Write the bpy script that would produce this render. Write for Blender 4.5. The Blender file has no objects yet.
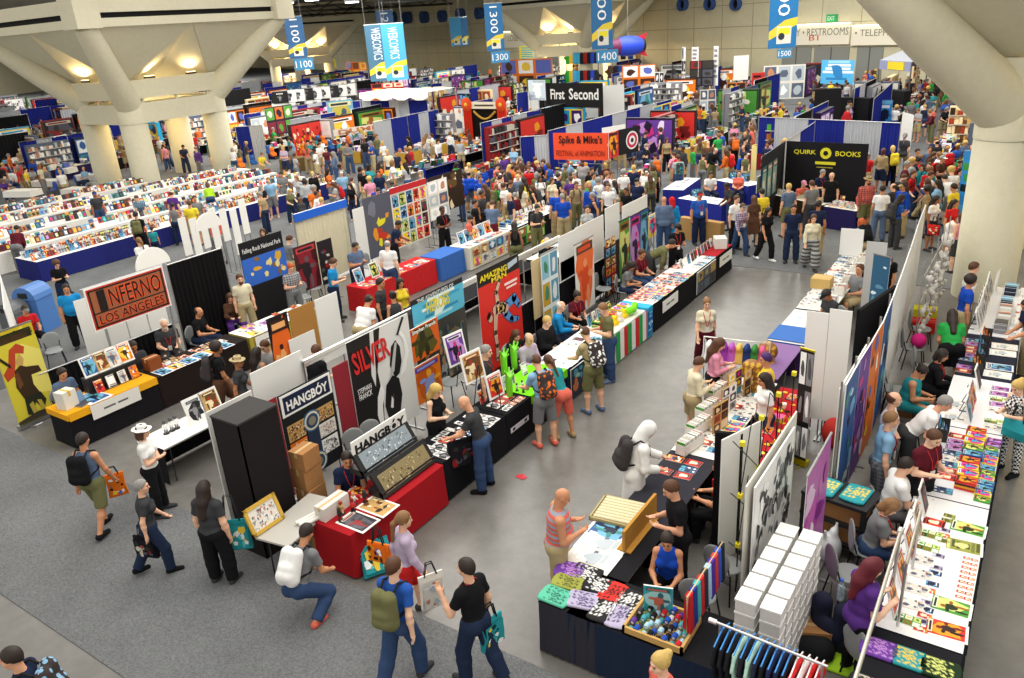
import bpy, math, random
import numpy as np
from mathutils import Vector, Matrix
C = bpy.context.scene.collection
PI = math.pi
sin, cos = math.sin, math.cos

# ---------------------------------------------------------------- camera, world, light, exposure
FOC, PITCH, ROLL, YAW, CAMH = 786.2748, .3838, .0738, -.6145, 7.2768
_F = np.array([sin(YAW)*cos(PITCH), cos(YAW)*cos(PITCH), -sin(PITCH)])
_R = np.array([cos(YAW), -sin(YAW), 0.])
_D = np.cross(_F, _R)
_X = _R*cos(ROLL)+_D*sin(ROLL)
_Y = -_R*sin(ROLL)+_D*cos(ROLL)
sc = bpy.context.scene
cd = bpy.data.cameras.new('camera'); cam = bpy.data.objects.new('camera', cd); C.objects.link(cam)
cd.sensor_width = 36; cd.lens = FOC/1024*36; cd.clip_start = .1; cd.clip_end = 400
cam.matrix_world = Matrix(((_X[0], -_Y[0], -_F[0], 0), (_X[1], -_Y[1], -_F[1], 0), (_X[2], -_Y[2], -_F[2], CAMH), (0, 0, 0, 1)))
sc.camera = cam
w = bpy.data.worlds.new('hall_ambient'); sc.world = w; w.use_nodes = True
w.node_tree.nodes['Background'].inputs[0].default_value = (1, .955, .88, 1)
w.node_tree.nodes['Background'].inputs[1].default_value = .8
for (lx, ly, lz, sx, sy, e) in ((-6, 10, 13.5, 16, 12, 1500), (-22, 22, 13.5, 16, 12, 2300), (-6, 34, 13.5, 16, 12, 2300), (-44, 40, 10.5, 18, 12, 3400), (-22, 56, 13.5, 20, 12, 3600), (-66, 50, 10.6, 18, 6, 3600), (-58, 76, 10.8, 16, 1.2, 3600), (-96, 74, 10.8, 8, 1, 4200), (-108, 46, 10.8, 8, 1, 3600), (-140, 100, 10.8, 8, 1, 5000), (-160, 70, 10.8, 8, 1, 4500)):
    ld = bpy.data.lights.new('ceiling_lamp_bank', 'AREA'); ld.shape = 'RECTANGLE'; ld.size = sx; ld.size_y = sy; ld.energy = e
    ld.color = (1, .965, .9)
    lo = bpy.data.objects.new('ceiling_lamp_bank', ld); lo.location = (lx, ly, lz); C.objects.link(lo)
sc.view_settings.view_transform = 'Standard'; sc.view_settings.look = 'None'
sc.view_settings.exposure = 0.28; sc.view_settings.gamma = 1; sc.view_settings.use_curve_mapping = False

def G(px, py, h=0.):
    """the point of the hall at height h seen at that place of the photograph"""
    a, b = (px-512)/FOC, (py-339)/FOC
    d = a*_X+b*_Y+_F
    t = (h-CAMH)/d[2]
    return (float(d[0]*t), float(d[1]*t))
def dist(x, y): return math.hypot(x, y)

# ---------------------------------------------------------------- colours and materials
def lin(c):
    if isinstance(c, str):
        c = c.lstrip('#'); c = c if len(c) == 6 else ''.join(q*2 for q in c); c = [int(c[i:i+2], 16)/255 for i in (0, 2, 4)]
    return tuple((v/12.92 if v <= .04045 else ((v+.055)/1.055)**2.4) for v in c[:3])
M = {}
def mat(name, rough=.8, src='attr', metal=0, spec=.3, emit=0, color=None, noise=0, nscale=6, alpha=1, bump=0):
    m = bpy.data.materials.new(name); m.use_nodes = True
    nt = m.node_tree; b = nt.nodes['Principled BSDF']
    b.inputs['Roughness'].default_value = rough; b.inputs['Metallic'].default_value = metal
    b.inputs['Specular IOR Level'].default_value = spec
    out = None
    if src == 'attr':
        a = nt.nodes.new('ShaderNodeAttribute'); a.attribute_name = 'Col'; out = a.outputs['Color']
    elif src == 'obj':
        a = nt.nodes.new('ShaderNodeObjectInfo'); out = a.outputs['Color']
    elif src == 'skin':
        a = nt.nodes.new('ShaderNodeObjectInfo'); t = nt.nodes.new('ShaderNodeAttribute'); t.attribute_name = 'Col'
        mx = nt.nodes.new('ShaderNodeMix'); mx.data_type = 'RGBA'; mx.blend_type = 'MULTIPLY'; mx.inputs[0].default_value = 1
        nt.links.new(a.outputs['Color'], mx.inputs[6]); nt.links.new(t.outputs['Color'], mx.inputs[7]); out = mx.outputs[2]
    if color is not None: b.inputs['Base Color'].default_value = (*lin(color), 1)
    if noise and out is not None or (noise and color is not None):
        n = nt.nodes.new('ShaderNodeTexNoise'); n.inputs['Scale'].default_value = nscale; n.inputs['Detail'].default_value = 4
        tc = nt.nodes.new('ShaderNodeTexCoord'); nt.links.new(tc.outputs['Object'], n.inputs['Vector'])
        r = nt.nodes.new('ShaderNodeMapRange'); r.inputs[3].default_value = 1-noise; r.inputs[4].default_value = 1+noise
        nt.links.new(n.outputs['Fac'], r.inputs[0])
        mx = nt.nodes.new('ShaderNodeMix'); mx.data_type = 'RGBA'; mx.blend_type = 'MULTIPLY'; mx.inputs[0].default_value = 1
        if out is not None: nt.links.new(out, mx.inputs[6])
        else: mx.inputs[6].default_value = (*lin(color), 1)
        nt.links.new(r.outputs[0], mx.inputs[7]); out = mx.outputs[2]
        if bump:
            bp = nt.nodes.new('ShaderNodeBump'); bp.inputs['Strength'].default_value = bump
            nt.links.new(n.outputs['Fac'], bp.inputs['Height']); nt.links.new(bp.outputs[0], b.inputs['Normal'])
    if out is not None: nt.links.new(out, b.inputs['Base Color'])
    if emit:
        if out is not None: nt.links.new(out, b.inputs['Emission Color'])
        else: b.inputs['Emission Color'].default_value = (*lin(color), 1)
        b.inputs['Emission Strength'].default_value = emit
    if alpha < 1: b.inputs['Alpha'].default_value = alpha
    M[name] = m; return m
mat('matte', .85); mat('print', .42, spec=.4); mat('plastic', .45, spec=.5); mat('metal', .35, metal=.9)
mat('cloth_print', .9, spec=.15, noise=.12, nscale=40)
mat('cardboard', .9, spec=.2, noise=.08, nscale=12)
mat('skin', .55, 'skin', spec=.35); mat('garment', .9, 'obj', spec=.12, noise=.16, nscale=9, bump=.25)
mat('hair', .6, 'obj', spec=.4, noise=.3, nscale=30, bump=.3)
mat('glow', .5, emit=3.0); mat('clear', .1, spec=.6, alpha=.35)

def patterned(name, kind):
    m = bpy.data.materials.new(name); m.use_nodes = True; nt = m.node_tree; b = nt.nodes['Principled BSDF']
    b.inputs['Roughness'].default_value = .9; b.inputs['Specular IOR Level'].default_value = .1
    oi = nt.nodes.new('ShaderNodeObjectInfo'); tc = nt.nodes.new('ShaderNodeTexCoord')
    def wave(ax, s):
        wv = nt.nodes.new('ShaderNodeTexWave'); wv.bands_direction = ax; wv.inputs['Scale'].default_value = s
        nt.links.new(tc.outputs['Object'], wv.inputs['Vector'])
        r = nt.nodes.new('ShaderNodeMath'); r.operation = 'GREATER_THAN'; r.inputs[1].default_value = .55
        nt.links.new(wv.outputs['Fac'], r.inputs[0]); return r.outputs[0]
    if kind == 'stripe': f = wave('Z', 4.2); dark = (.30, .34, .42)
    elif kind == 'greystripe': f = wave('Z', 2.6); dark = (.10, .10, .09)
    elif kind == 'chevron':
        ck = nt.nodes.new('ShaderNodeTexChecker'); ck.inputs['Scale'].default_value = 26; nt.links.new(tc.outputs['Object'], ck.inputs['Vector']); f = ck.outputs['Fac']; dark = (.02, .02, .025)
    elif kind == 'blotch':
        v = nt.nodes.new('ShaderNodeTexVoronoi'); v.inputs['Scale'].default_value = 16; nt.links.new(tc.outputs['Object'], v.inputs['Vector'])
        r = nt.nodes.new('ShaderNodeMath'); r.operation = 'GREATER_THAN'; r.inputs[1].default_value = .42; nt.links.new(v.outputs['Distance'], r.inputs[0]); f = r.outputs[0]; dark = (.05, .04, .04)
    else:
        a = nt.nodes.new('ShaderNodeMath'); a.operation = 'ADD'; nt.links.new(wave('Z', 5), a.inputs[0]); nt.links.new(wave('Y', 5), a.inputs[1])
        d = nt.nodes.new('ShaderNodeMath'); d.operation = 'MULTIPLY'; d.inputs[1].default_value = .45; nt.links.new(a.outputs[0], d.inputs[0]); f = d.outputs[0]; dark = (.06, .06, .08)
    mx = nt.nodes.new('ShaderNodeMix'); mx.data_type = 'RGBA'; nt.links.new(f, mx.inputs[0])
    nt.links.new(oi.outputs['Color'], mx.inputs[6]); mx.inputs[7].default_value = (*dark, 1)
    nt.links.new(mx.outputs[2], b.inputs['Base Color']); M[name] = m
patterned('plaid', 'plaid'); patterned('stripe', 'stripe'); patterned('greystripe', 'greystripe'); patterned('chevron', 'chevron'); patterned('blotch', 'blotch')

# ---------------------------------------------------------------- object helpers
def tag(o, label=None, cat=None, group=None, kind=None):
    if label: o['label'] = label
    if cat: o['category'] = cat
    if group: o['group'] = group
    if kind: o['kind'] = kind
    return o
def empty(name, loc=(0, 0, 0), rz=0., label=None, cat=None, group=None):
    o = bpy.data.objects.new(name, None); o.empty_display_size = .1
    o.location = loc; o.rotation_euler = (0, 0, rz); C.objects.link(o)
    return tag(o, label, cat, group)
def link(name, me, parent=None, loc=(0, 0, 0), rz=0.):
    o = bpy.data.objects.new(name, me); C.objects.link(o)
    o.location = loc; o.rotation_euler = (0, 0, rz)
    if parent is not None: o.parent = parent
    return o
class MB:
    """collects shapes with a colour per face; build() links them as ONE mesh"""
    def __init__(s): s.v = []; s.f = []; s.c = []; s.sm = []
    def add(s, vs, fs, col, smooth=False):
        n = len(s.v); s.v += [tuple(v) for v in vs]; col = lin(col)
        for f in fs: s.f.append(tuple(i+n for i in f)); s.c.append(col); s.sm.append(smooth)
        return s
    def box(s, x0, x1, y0, y1, z0, z1, col, tops=None, mtx=None):
        vs = [(x, y, z) for z in (z0, z1) for y in (y0, y1) for x in (x0, x1)]
        if mtx is not None: vs = [tuple(mtx @ Vector(v)) for v in vs]
        fs = [(0, 2, 3, 1), (4, 5, 7, 6), (0, 1, 5, 4), (2, 6, 7, 3), (0, 4, 6, 2), (1, 3, 7, 5)]
        if tops: s.add(vs, [fs[1]], tops); s.add(vs, fs[:1]+fs[2:], col)
        else: s.add(vs, fs, col)
        return s
    def tube(s, pts, r, col, n=6, caps=True, r1=None):
        pts = [Vector(p) for p in pts]; rings = []
        for i, p in enumerate(pts):
            t = (pts[min(i+1, len(pts)-1)]-pts[max(i-1, 0)]).normalized()
            a = t.cross(Vector((0, 0, 1)) if abs(t.z) < .9 else Vector((1, 0, 0))).normalized(); b = t.cross(a)
            rr = r if r1 is None else r+(r1-r)*i/(len(pts)-1)
            rings.append([p+a*rr*cos(2*PI*k/n)+b*rr*sin(2*PI*k/n) for k in range(n)])
        vs = [v for q in rings for v in q]
        fs = [(i*n+k, i*n+(k+1) % n, (i+1)*n+(k+1) % n, (i+1)*n+k) for i in range(len(pts)-1) for k in range(n)]
        s.add(vs, fs, col, True)
        if caps: s.add(rings[0], [tuple(range(n))[::-1]], col); s.add(rings[-1], [tuple(range(n))], col)
        return s
    def lathe(s, prof, col, n=16, c=(0, 0), z0=0):
        vs = [(c[0]+r*cos(2*PI*k/n), c[1]+r*sin(2*PI*k/n), z0+z) for r, z in prof for k in range(n)]
        fs = [(i*n+k, i*n+(k+1) % n, (i+1)*n+(k+1) % n, (i+1)*n+k) for i in range(len(prof)-1) for k in range(n)]
        return s.add(vs, fs, col, True)
    def poly(s, P0, U, V, pts, col, off=0.):
        """flat polygon in the plane P0+u*U+v*V, lifted by off along the normal"""
        P0, U, V = Vector(P0), Vector(U), Vector(V); N = U.cross(V).normalized()*off
        vs = [P0+U*u+V*v+N for u, v in pts]
        return s.add(vs, [tuple(range(len(vs)))], col)
    def mesh(s, name, m):
        me = bpy.data.meshes.new(name); me.from_pydata(s.v, [], s.f)
        a = me.attributes.new('Col', 'FLOAT_COLOR', 'CORNER')
        cs = np.ones((len(me.loops), 4), np.float32)
        cnt = np.array([len(f) for f in s.f]); cs[:, :3] = np.repeat(np.array(s.c, np.float32).reshape(-1, 3), cnt, 0)
        a.data.foreach_set('color', cs.ravel())
        me.polygons.foreach_set('use_smooth', s.sm); me.materials.append(M[m]); me.update(); return me
    def build(s, name, m='matte', parent=None, loc=(0, 0, 0), rz=0.):
        return link(name, s.mesh(name, m), parent, loc, rz)
def copy_tree(o, parent=None):
    c = o.copy(); C.objects.link(c)
    if parent is not None: c.parent = parent
    for ch in o.children: copy_tree(ch, c)
    return c
TXT = {}
def text_mesh(s, bold=0., ext=.002):
    k = (s, bold, ext)
    if k not in TXT:
        cu = bpy.data.curves.new('lettering', 'FONT'); cu.body = s; cu.extrude = ext; cu.offset = bold; cu.resolution_u = 2
        cu.align_x = 'CENTER'; cu.align_y = 'CENTER'
        o = bpy.data.objects.new('lettering', cu); C.objects.link(o)
        dg = bpy.context.evaluated_depsgraph_get()
        me = bpy.data.meshes.new_from_object(o.evaluated_get(dg)); bpy.data.objects.remove(o)
        n = len(me.vertices); co = np.zeros(n*3, np.float32); me.vertices.foreach_get('co', co); co = co.reshape(-1, 3)
        TXT[k] = (me, co[:, 0].min(), co[:, 0].max(), co[:, 1].min(), co[:, 1].max())
    return TXT[k]
def lettering(s, col, parent, o, U, V, width, height, bold=0., off=.004, m='print', name='lettering'):
    """writing centred at o (in the parent's frame), running along U, upward along V, fitted to width x height"""
    me0, x0, x1, y0, y1 = text_mesh(s, bold)
    me = me0.copy(); U = Vector(U).normalized(); V = Vector(V).normalized(); N = U.cross(V)
    sx, sy = width/(x1-x0), height/(y1-y0)
    mt = Matrix(((U.x*sx, V.x*sy, N.x, o[0]+N.x*off), (U.y*sx, V.y*sy, N.y, o[1]+N.y*off), (U.z*sx, V.z*sy, N.z, o[2]+N.z*off), (0, 0, 0, 1)))
    mt = mt @ Matrix.Translation((-(x0+x1)/2, -(y0+y1)/2, 0)); me.transform(mt)
    a = me.attributes.new('Col', 'FLOAT_COLOR', 'CORNER'); cs = np.ones((len(me.loops), 4), np.float32); cs[:, :3] = lin(col)
    a.data.foreach_set('color', cs.ravel()); me.materials.clear(); me.materials.append(M[m])
    return link(name, me, parent)

# ---------------------------------------------------------------- smooth-union modeller (figures, clothes, bags)
V3 = lambda *a: np.array(a, np.float64)
def cone(a, b, ra, rb, k=.03, cut=(0, 0)): return ('c', np.array(a, float), np.array(b, float), ra, rb, k, cut)
def ell(c, r, R=None, k=.03): return ('e', np.array(c, float), np.array(r, float), np.eye(3) if R is None else R, k)
def sdf_mesh(prims, vox, cuts=(), kmul=1.):
    lo = np.full(3, 9e9); hi = -lo; bb = []
    for p in prims:
        if p[0] == 'c': r = max(p[3], p[4]); l = np.minimum(p[1], p[2])-r; h = np.maximum(p[1], p[2])+r
        else: r = np.abs(p[3]) @ p[2]; l = p[1]-r; h = p[1]+r
        bb.append((l, h)); lo = np.minimum(lo, l); hi = np.maximum(hi, h)
    lo -= vox*2.1; hi += vox*2.1
    n = np.ceil((hi-lo)/vox).astype(int)+1
    F = np.full(n, 1., np.float32)
    ax = [np.arange(n[i])*vox+lo[i] for i in range(3)]
    for p, (l, h) in zip(prims, bb):
        k = (p[5] if p[0] == 'c' else p[4])*kmul; mg = k+vox*2
        i0 = np.maximum(((l-mg-lo)/vox).astype(int), 0); i1 = np.minimum(np.ceil((h+mg-lo)/vox).astype(int)+1, n)
        sl = tuple(slice(i0[i], i1[i]) for i in range(3))
        x = ax[0][sl[0]][:, None, None]; y = ax[1][sl[1]][None, :, None]; z = ax[2][sl[2]][None, None, :]
        if p[0] == 'c':
            a, b, ra, rb = p[1:5]; ba = b-a; L = ba@ba+1e-9
            t0 = ((x-a[0])*ba[0]+(y-a[1])*ba[1]+(z-a[2])*ba[2])/L
            t = np.clip(t0, 0, 1)
            d = np.sqrt((x-a[0]-t*ba[0])**2+(y-a[1]-t*ba[1])**2+(z-a[2]-t*ba[2])**2)-(ra+(rb-ra)*t)
            s = math.sqrt(L)
            if p[6][0]: d = np.maximum(d, -t0*s)
            if p[6][1]: d = np.maximum(d, (t0-1)*s)
        else:
            c, r, R = p[1], p[2], p[3]; X = x-c[0]; Y = y-c[1]; Z = z-c[2]
            q = [(X*R[0, i]+Y*R[1, i]+Z*R[2, i]) for i in range(3)]
            k0 = np.sqrt(sum((q[i]/r[i])**2 for i in range(3))); k1 = np.sqrt(sum((q[i]/r[i]**2)**2 for i in range(3)))+1e-6
            d = k0*(k0-1)/k1
        f = F[sl]; hh = np.maximum(k-np.abs(f-d), 0)/k
        F[sl] = np.minimum(f, d)-hh*hh*k*.25
    if len(cuts):
        x = ax[0][:, None, None]; y = ax[1][None, :, None]; z = ax[2][None, None, :]
        for (pt, nr) in cuts: F = np.maximum(F, ((x-pt[0])*nr[0]+(y-pt[1])*nr[1]+(z-pt[2])*nr[2]).astype(np.float32))
    return nets(F, lo, vox)
def nets(F, lo, vox):
    F = np.where(np.abs(F) < 1e-7, 1e-7, F)
    S = F < 0; nx, ny, nz = F.shape
    acc = np.zeros((nx-1, ny-1, nz-1, 3), np.float32); cnt = np.zeros((nx-1, ny-1, nz-1), np.float32)
    edges = []
    for axi in range(3):
        sh = [slice(None)]*3; sh2 = [slice(None)]*3; sh[axi] = slice(0, -1); sh2[axi] = slice(1, None)
        a = F[tuple(sh)]; b = F[tuple(sh2)]; cr = S[tuple(sh)] != S[tuple(sh2)]
        idx = np.argwhere(cr); fa = a[cr]; fb = b[cr]; t = fa/(fa-fb)
        pt = idx.astype(np.float32); pt[:, axi] += t
        edges.append((idx, S[tuple(sh)][cr]))
        o1, o2 = [i for i in range(3) if i != axi]
        for d1 in (0, 1):
            for d2 in (0, 1):
                c = idx.copy(); c[:, o1] -= d1; c[:, o2] -= d2
                ok = (c[:, o1] >= 0) & (c[:, o2] >= 0) & (c[:, o1] < F.shape[o1]-1) & (c[:, o2] < F.shape[o2]-1)
                c = c[ok]; fl = np.ravel_multi_index(c.T, cnt.shape)
                for q in range(3): acc[..., q] += np.bincount(fl, pt[ok, q], cnt.size).reshape(cnt.shape)
                cnt += np.bincount(fl, minlength=cnt.size).reshape(cnt.shape)
    act = cnt > 0; ids = np.full(cnt.shape, -1, np.int64); ids[act] = np.arange(act.sum())
    vs = acc[act]/cnt[act][:, None]*vox+lo
    fs = []
    for axi, (idx, ins) in enumerate(edges):
        o1, o2 = [(1, 2), (2, 0), (0, 1)][axi]
        ok = (idx[:, o1] > 0) & (idx[:, o2] > 0) & (idx[:, o1] < F.shape[o1]-1) & (idx[:, o2] < F.shape[o2]-1)
        idx = idx[ok]; ins = ins[ok]
        q = []
        for d1, d2 in ((1, 1), (0, 1), (0, 0), (1, 0)):
            c = idx.copy(); c[:, o1] -= d1; c[:, o2] -= d2; q.append(ids[c[:, 0], c[:, 1], c[:, 2]])
        q = np.stack(q, 1); q[~ins] = q[~ins][:, ::-1]; fs.append(q)
    return vs, np.concatenate(fs)
def np_mesh(name, vs, fs, m, col=None):
    me = bpy.data.meshes.new(name); me.vertices.add(len(vs)); me.vertices.foreach_set('co', vs.astype(np.float32).ravel())
    me.loops.add(len(fs)*4); me.loops.foreach_set('vertex_index', fs.astype(np.int32).ravel())
    me.polygons.add(len(fs)); me.polygons.foreach_set('loop_start', np.arange(len(fs), dtype=np.int32)*4)
    me.polygons.foreach_set('loop_total', np.full(len(fs), 4, np.int32))
    me.polygons.foreach_set('use_smooth', np.ones(len(fs), bool))
    me.update(calc_edges=True); me.validate()
    if col is not None:
        a = me.attributes.new('Col', 'FLOAT_COLOR', 'POINT'); c4 = np.ones((len(vs), 4), np.float32); c4[:, :3] = col
        a.data.foreach_set('color', c4.ravel())
    me.materials.append(M[m]); return me

# ---------------------------------------------------------------- people
# pose: lean, head pitch, head yaw, L/R (thigh, shin), L/R (upper arm, forearm); x forward, y outward, z up
D_ = (0, .1, -1)
POSES = {
 'stand': (2, 8, 0, ((0, .1, -1), (0, .02, -1)), ((.06, .08, -1), (-.04, .02, -1)), ((-.05, .22, -1), (.25, .05, -1)), ((-.05, .22, -1), (.2, .05, -1))),
 'hands': (4, 25, 0, ((.03, .1, -1), (-.03, .02, -1)), ((.03, .1, -1), (-.06, .02, -1)), ((.15, .2, -1), (1, -.45, .35)), ((.15, .2, -1), (1, -.45, .3))),
 'cross': (0, 5, 0, ((0, .12, -1), (0, .02, -1)), ((.03, .12, -1), (-.06, .02, -1)), ((.2, .25, -1), (.5, -1, .1)), ((.2, .25, -1), (.6, -1, .0))),
 'hip': (0, 5, 15, ((.02, .12, -1), (0, .0, -1)), ((.05, .16, -1), (-.02, .02, -1)), ((-.1, .75, -1), (.5, -.8, -.55)), ((0, .2, -1), (.2, .05, -1))),
 'walk': (4, 6, 0, ((.38, .06, -1), (.02, .0, -1)), ((-.25, .06, -1), (-.55, .0, -1)), ((-.35, .2, -1), (.1, .05, -1)), ((.3, .2, -1), (.6, .0, -1))),
 'walk2': (3, 4, -10, ((-.28, .06, -1), (-.6, .0, -1)), ((.36, .06, -1), (.0, .0, -1)), ((.3, .2, -1), (.9, -.1, -.8)), ((-.3, .2, -1), (.05, .05, -1))),
 'gesture': (2, 0, 10, ((.3, .06, -1), (.0, .0, -1)), ((-.2, .06, -1), (-.5, .0, -1)), ((.35, .3, -.85), (.55, -.1, .85)), ((-.1, .25, -1), (.25, .0, -1))),
 'reach': (14, 28, 0, ((.05, .1, -1), (-.03, .02, -1)), ((-.05, .1, -1), (-.06, .02, -1)), ((.75, .15, -.8), (1, -.1, -.15)), ((.25, .2, -1), (1, -.3, -.1))),
 'lean': (38, 10, 0, ((.15, .12, -1), (-.1, .02, -1)), ((.0, .12, -1), (-.18, .02, -1)), ((.5, .15, -1), (.85, -.5, -.6)), ((.5, .15, -1), (.85, -.5, -.6))),
 'bend': (62, 10, 0, ((.15, .12, -1), (-.2, .02, -1)), ((.0, .12, -1), (-.2, .02, -1)), ((.9, .1, -.5), (.9, -.1, -.6)), ((.8, .15, -.6), (.9, -.1, -.7))),
 'sit': (10, 15, 0, ((1, .18, -.05), (.05, .0, -1)), ((1, .18, -.05), (.1, .0, -1)), ((.55, .15, -1), (1, -.35, .12)), ((.55, .2, -1), (1, -.4, .15))),
 'sitback': (-8, 2, 10, ((1, .2, -.03), (.1, .0, -1)), ((1, .2, -.03), (.0, .0, -1)), ((.15, .2, -1), (.9, -.45, -.15)), ((.15, .2, -1), (.9, -.4, -.1))),
 'sitread': (12, 40, 0, ((1, .16, 0), (.0, .0, -1)), ((1, .16, 0), (.15, .0, -1)), ((.35, .15, -1), (.8, -.35, .15)), ((.35, .15, -1), (.8, -.35, .15))),
 'crouch': (30, 20, 0, ((.9, .25, .25), (-.55, .0, -.85)), ((.75, .3, -.55), (-.85, .0, -.55)), ((.6, .2, -.7), (.8, -.2, -.2)), ((.6, .2, -.7), (.9, -.2, -.1))),
}
def unit(v): v = np.array(v, float); return v/np.linalg.norm(v)
SKEL = {}
def skeleton(pose, build):
    k = (pose, build)
    if k in SKEL: return SKEL[k]
    lean, hp, hy, tL, tR, aL, aR = POSES[pose]; l = math.radians(lean)
    fem = 'f' in build
    T = np.array([[cos(l), 0, sin(l)], [0, 1, 0], [-sin(l), 0, cos(l)]])   # columns: fwd, left, up
    J = {'T': T}; P = V3(0, 0, 0); hw = .095 if not fem else .1
    sw = .165 if not fem else .148
    if 'h' in build: sw += .02
    up = T[:, 2]
    for s, tt, aa, n in ((1, tL, aL, 'L'), (-1, tR, aR, 'R')):
        f = lambda v: V3(v[0], v[1]*s, v[2])
        hj = P+V3(0, hw*s, -.03); kn = hj+unit(f(tt[0]))*.43; an = kn+unit(f(tt[1]))*.42
        J['hip'+n], J['kn'+n], J['an'+n] = hj, kn, an
        sj = P+T@V3(0, sw*s, .45); el = sj+T@(unit(f(aa[0]))*.29); wr = el+T@(unit(f(aa[1]))*.25)
        J['sh'+n], J['el'+n], J['wr'+n] = sj, el, wr; J['hd'+n] = T@unit(f(aa[1]))
        J['sd'+n] = s
    z = -min(J['anL'][2], J['anR'][2])+.075
    if pose.startswith('sit'): z = max(.55, z)
    off = V3(0, 0, z)
    for q in list(J):
        if isinstance(J[q], np.ndarray) and J[q].ndim == 1 and q not in ('hdL', 'hdR'): J[q] = J[q]+off
    J['P'] = P+off; J['N'] = J['P']+T@V3(.0, 0, .53)
    a = l*.45+math.radians(hp); y = math.radians(hy)
    Hm = np.array([[cos(a), 0, sin(a)], [0, 1, 0], [-sin(a), 0, cos(a)]]); Yw = np.array([[cos(y), -sin(y), 0], [sin(y), cos(y), 0], [0, 0, 1]])
    b = l*.6+math.radians(hp)*.35; nb = V3(sin(b), 0, cos(b))
    J['HR'] = Hm@Yw; J['H'] = J['N']+nb*.115+J['HR']@V3(.022, 0, .055)
    SKEL[k] = J; return J
def torso_prims(J, build, inf=0.):
    T, P = J['T'], J['P']; f = 'f' in build; h = 'h' in build; W = lambda *a: P+T@V3(*a); i = inf
    hx = .055 if h else 0; hyy = .05 if h else 0
    pr = [ell(W(0, 0, .0), (.115+i+hx*.6, (.175 if f else .165)+i+hyy*.6, .13+i), T),
          ell(W(.0+hx*.7, 0, .17), (.1+i+hx*1.2, (.125 if f else .145)+i+hyy, .17+i), T),
          ell(W(.0+hx*.3, 0, .34), (.118+i+hx*.5, (.142 if f else .158)+i+hyy*.6, .19+i), T),
          cone(J['shL']+T@V3(0, -.04, .0), J['shR']+T@V3(0, .04, 0), .06+i, .06+i)]
    for s in (1, -1): pr.append(ell(W(-.055, .075*s, -.03), (.085+i, .08+i, .1+i), T))
    if f:
        for s in (1, -1): pr.append(ell(W(.09+hx*.3, .075*s, .33), (.06+i, .07+i, .065+i), T, k=.02))
    return pr
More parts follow.
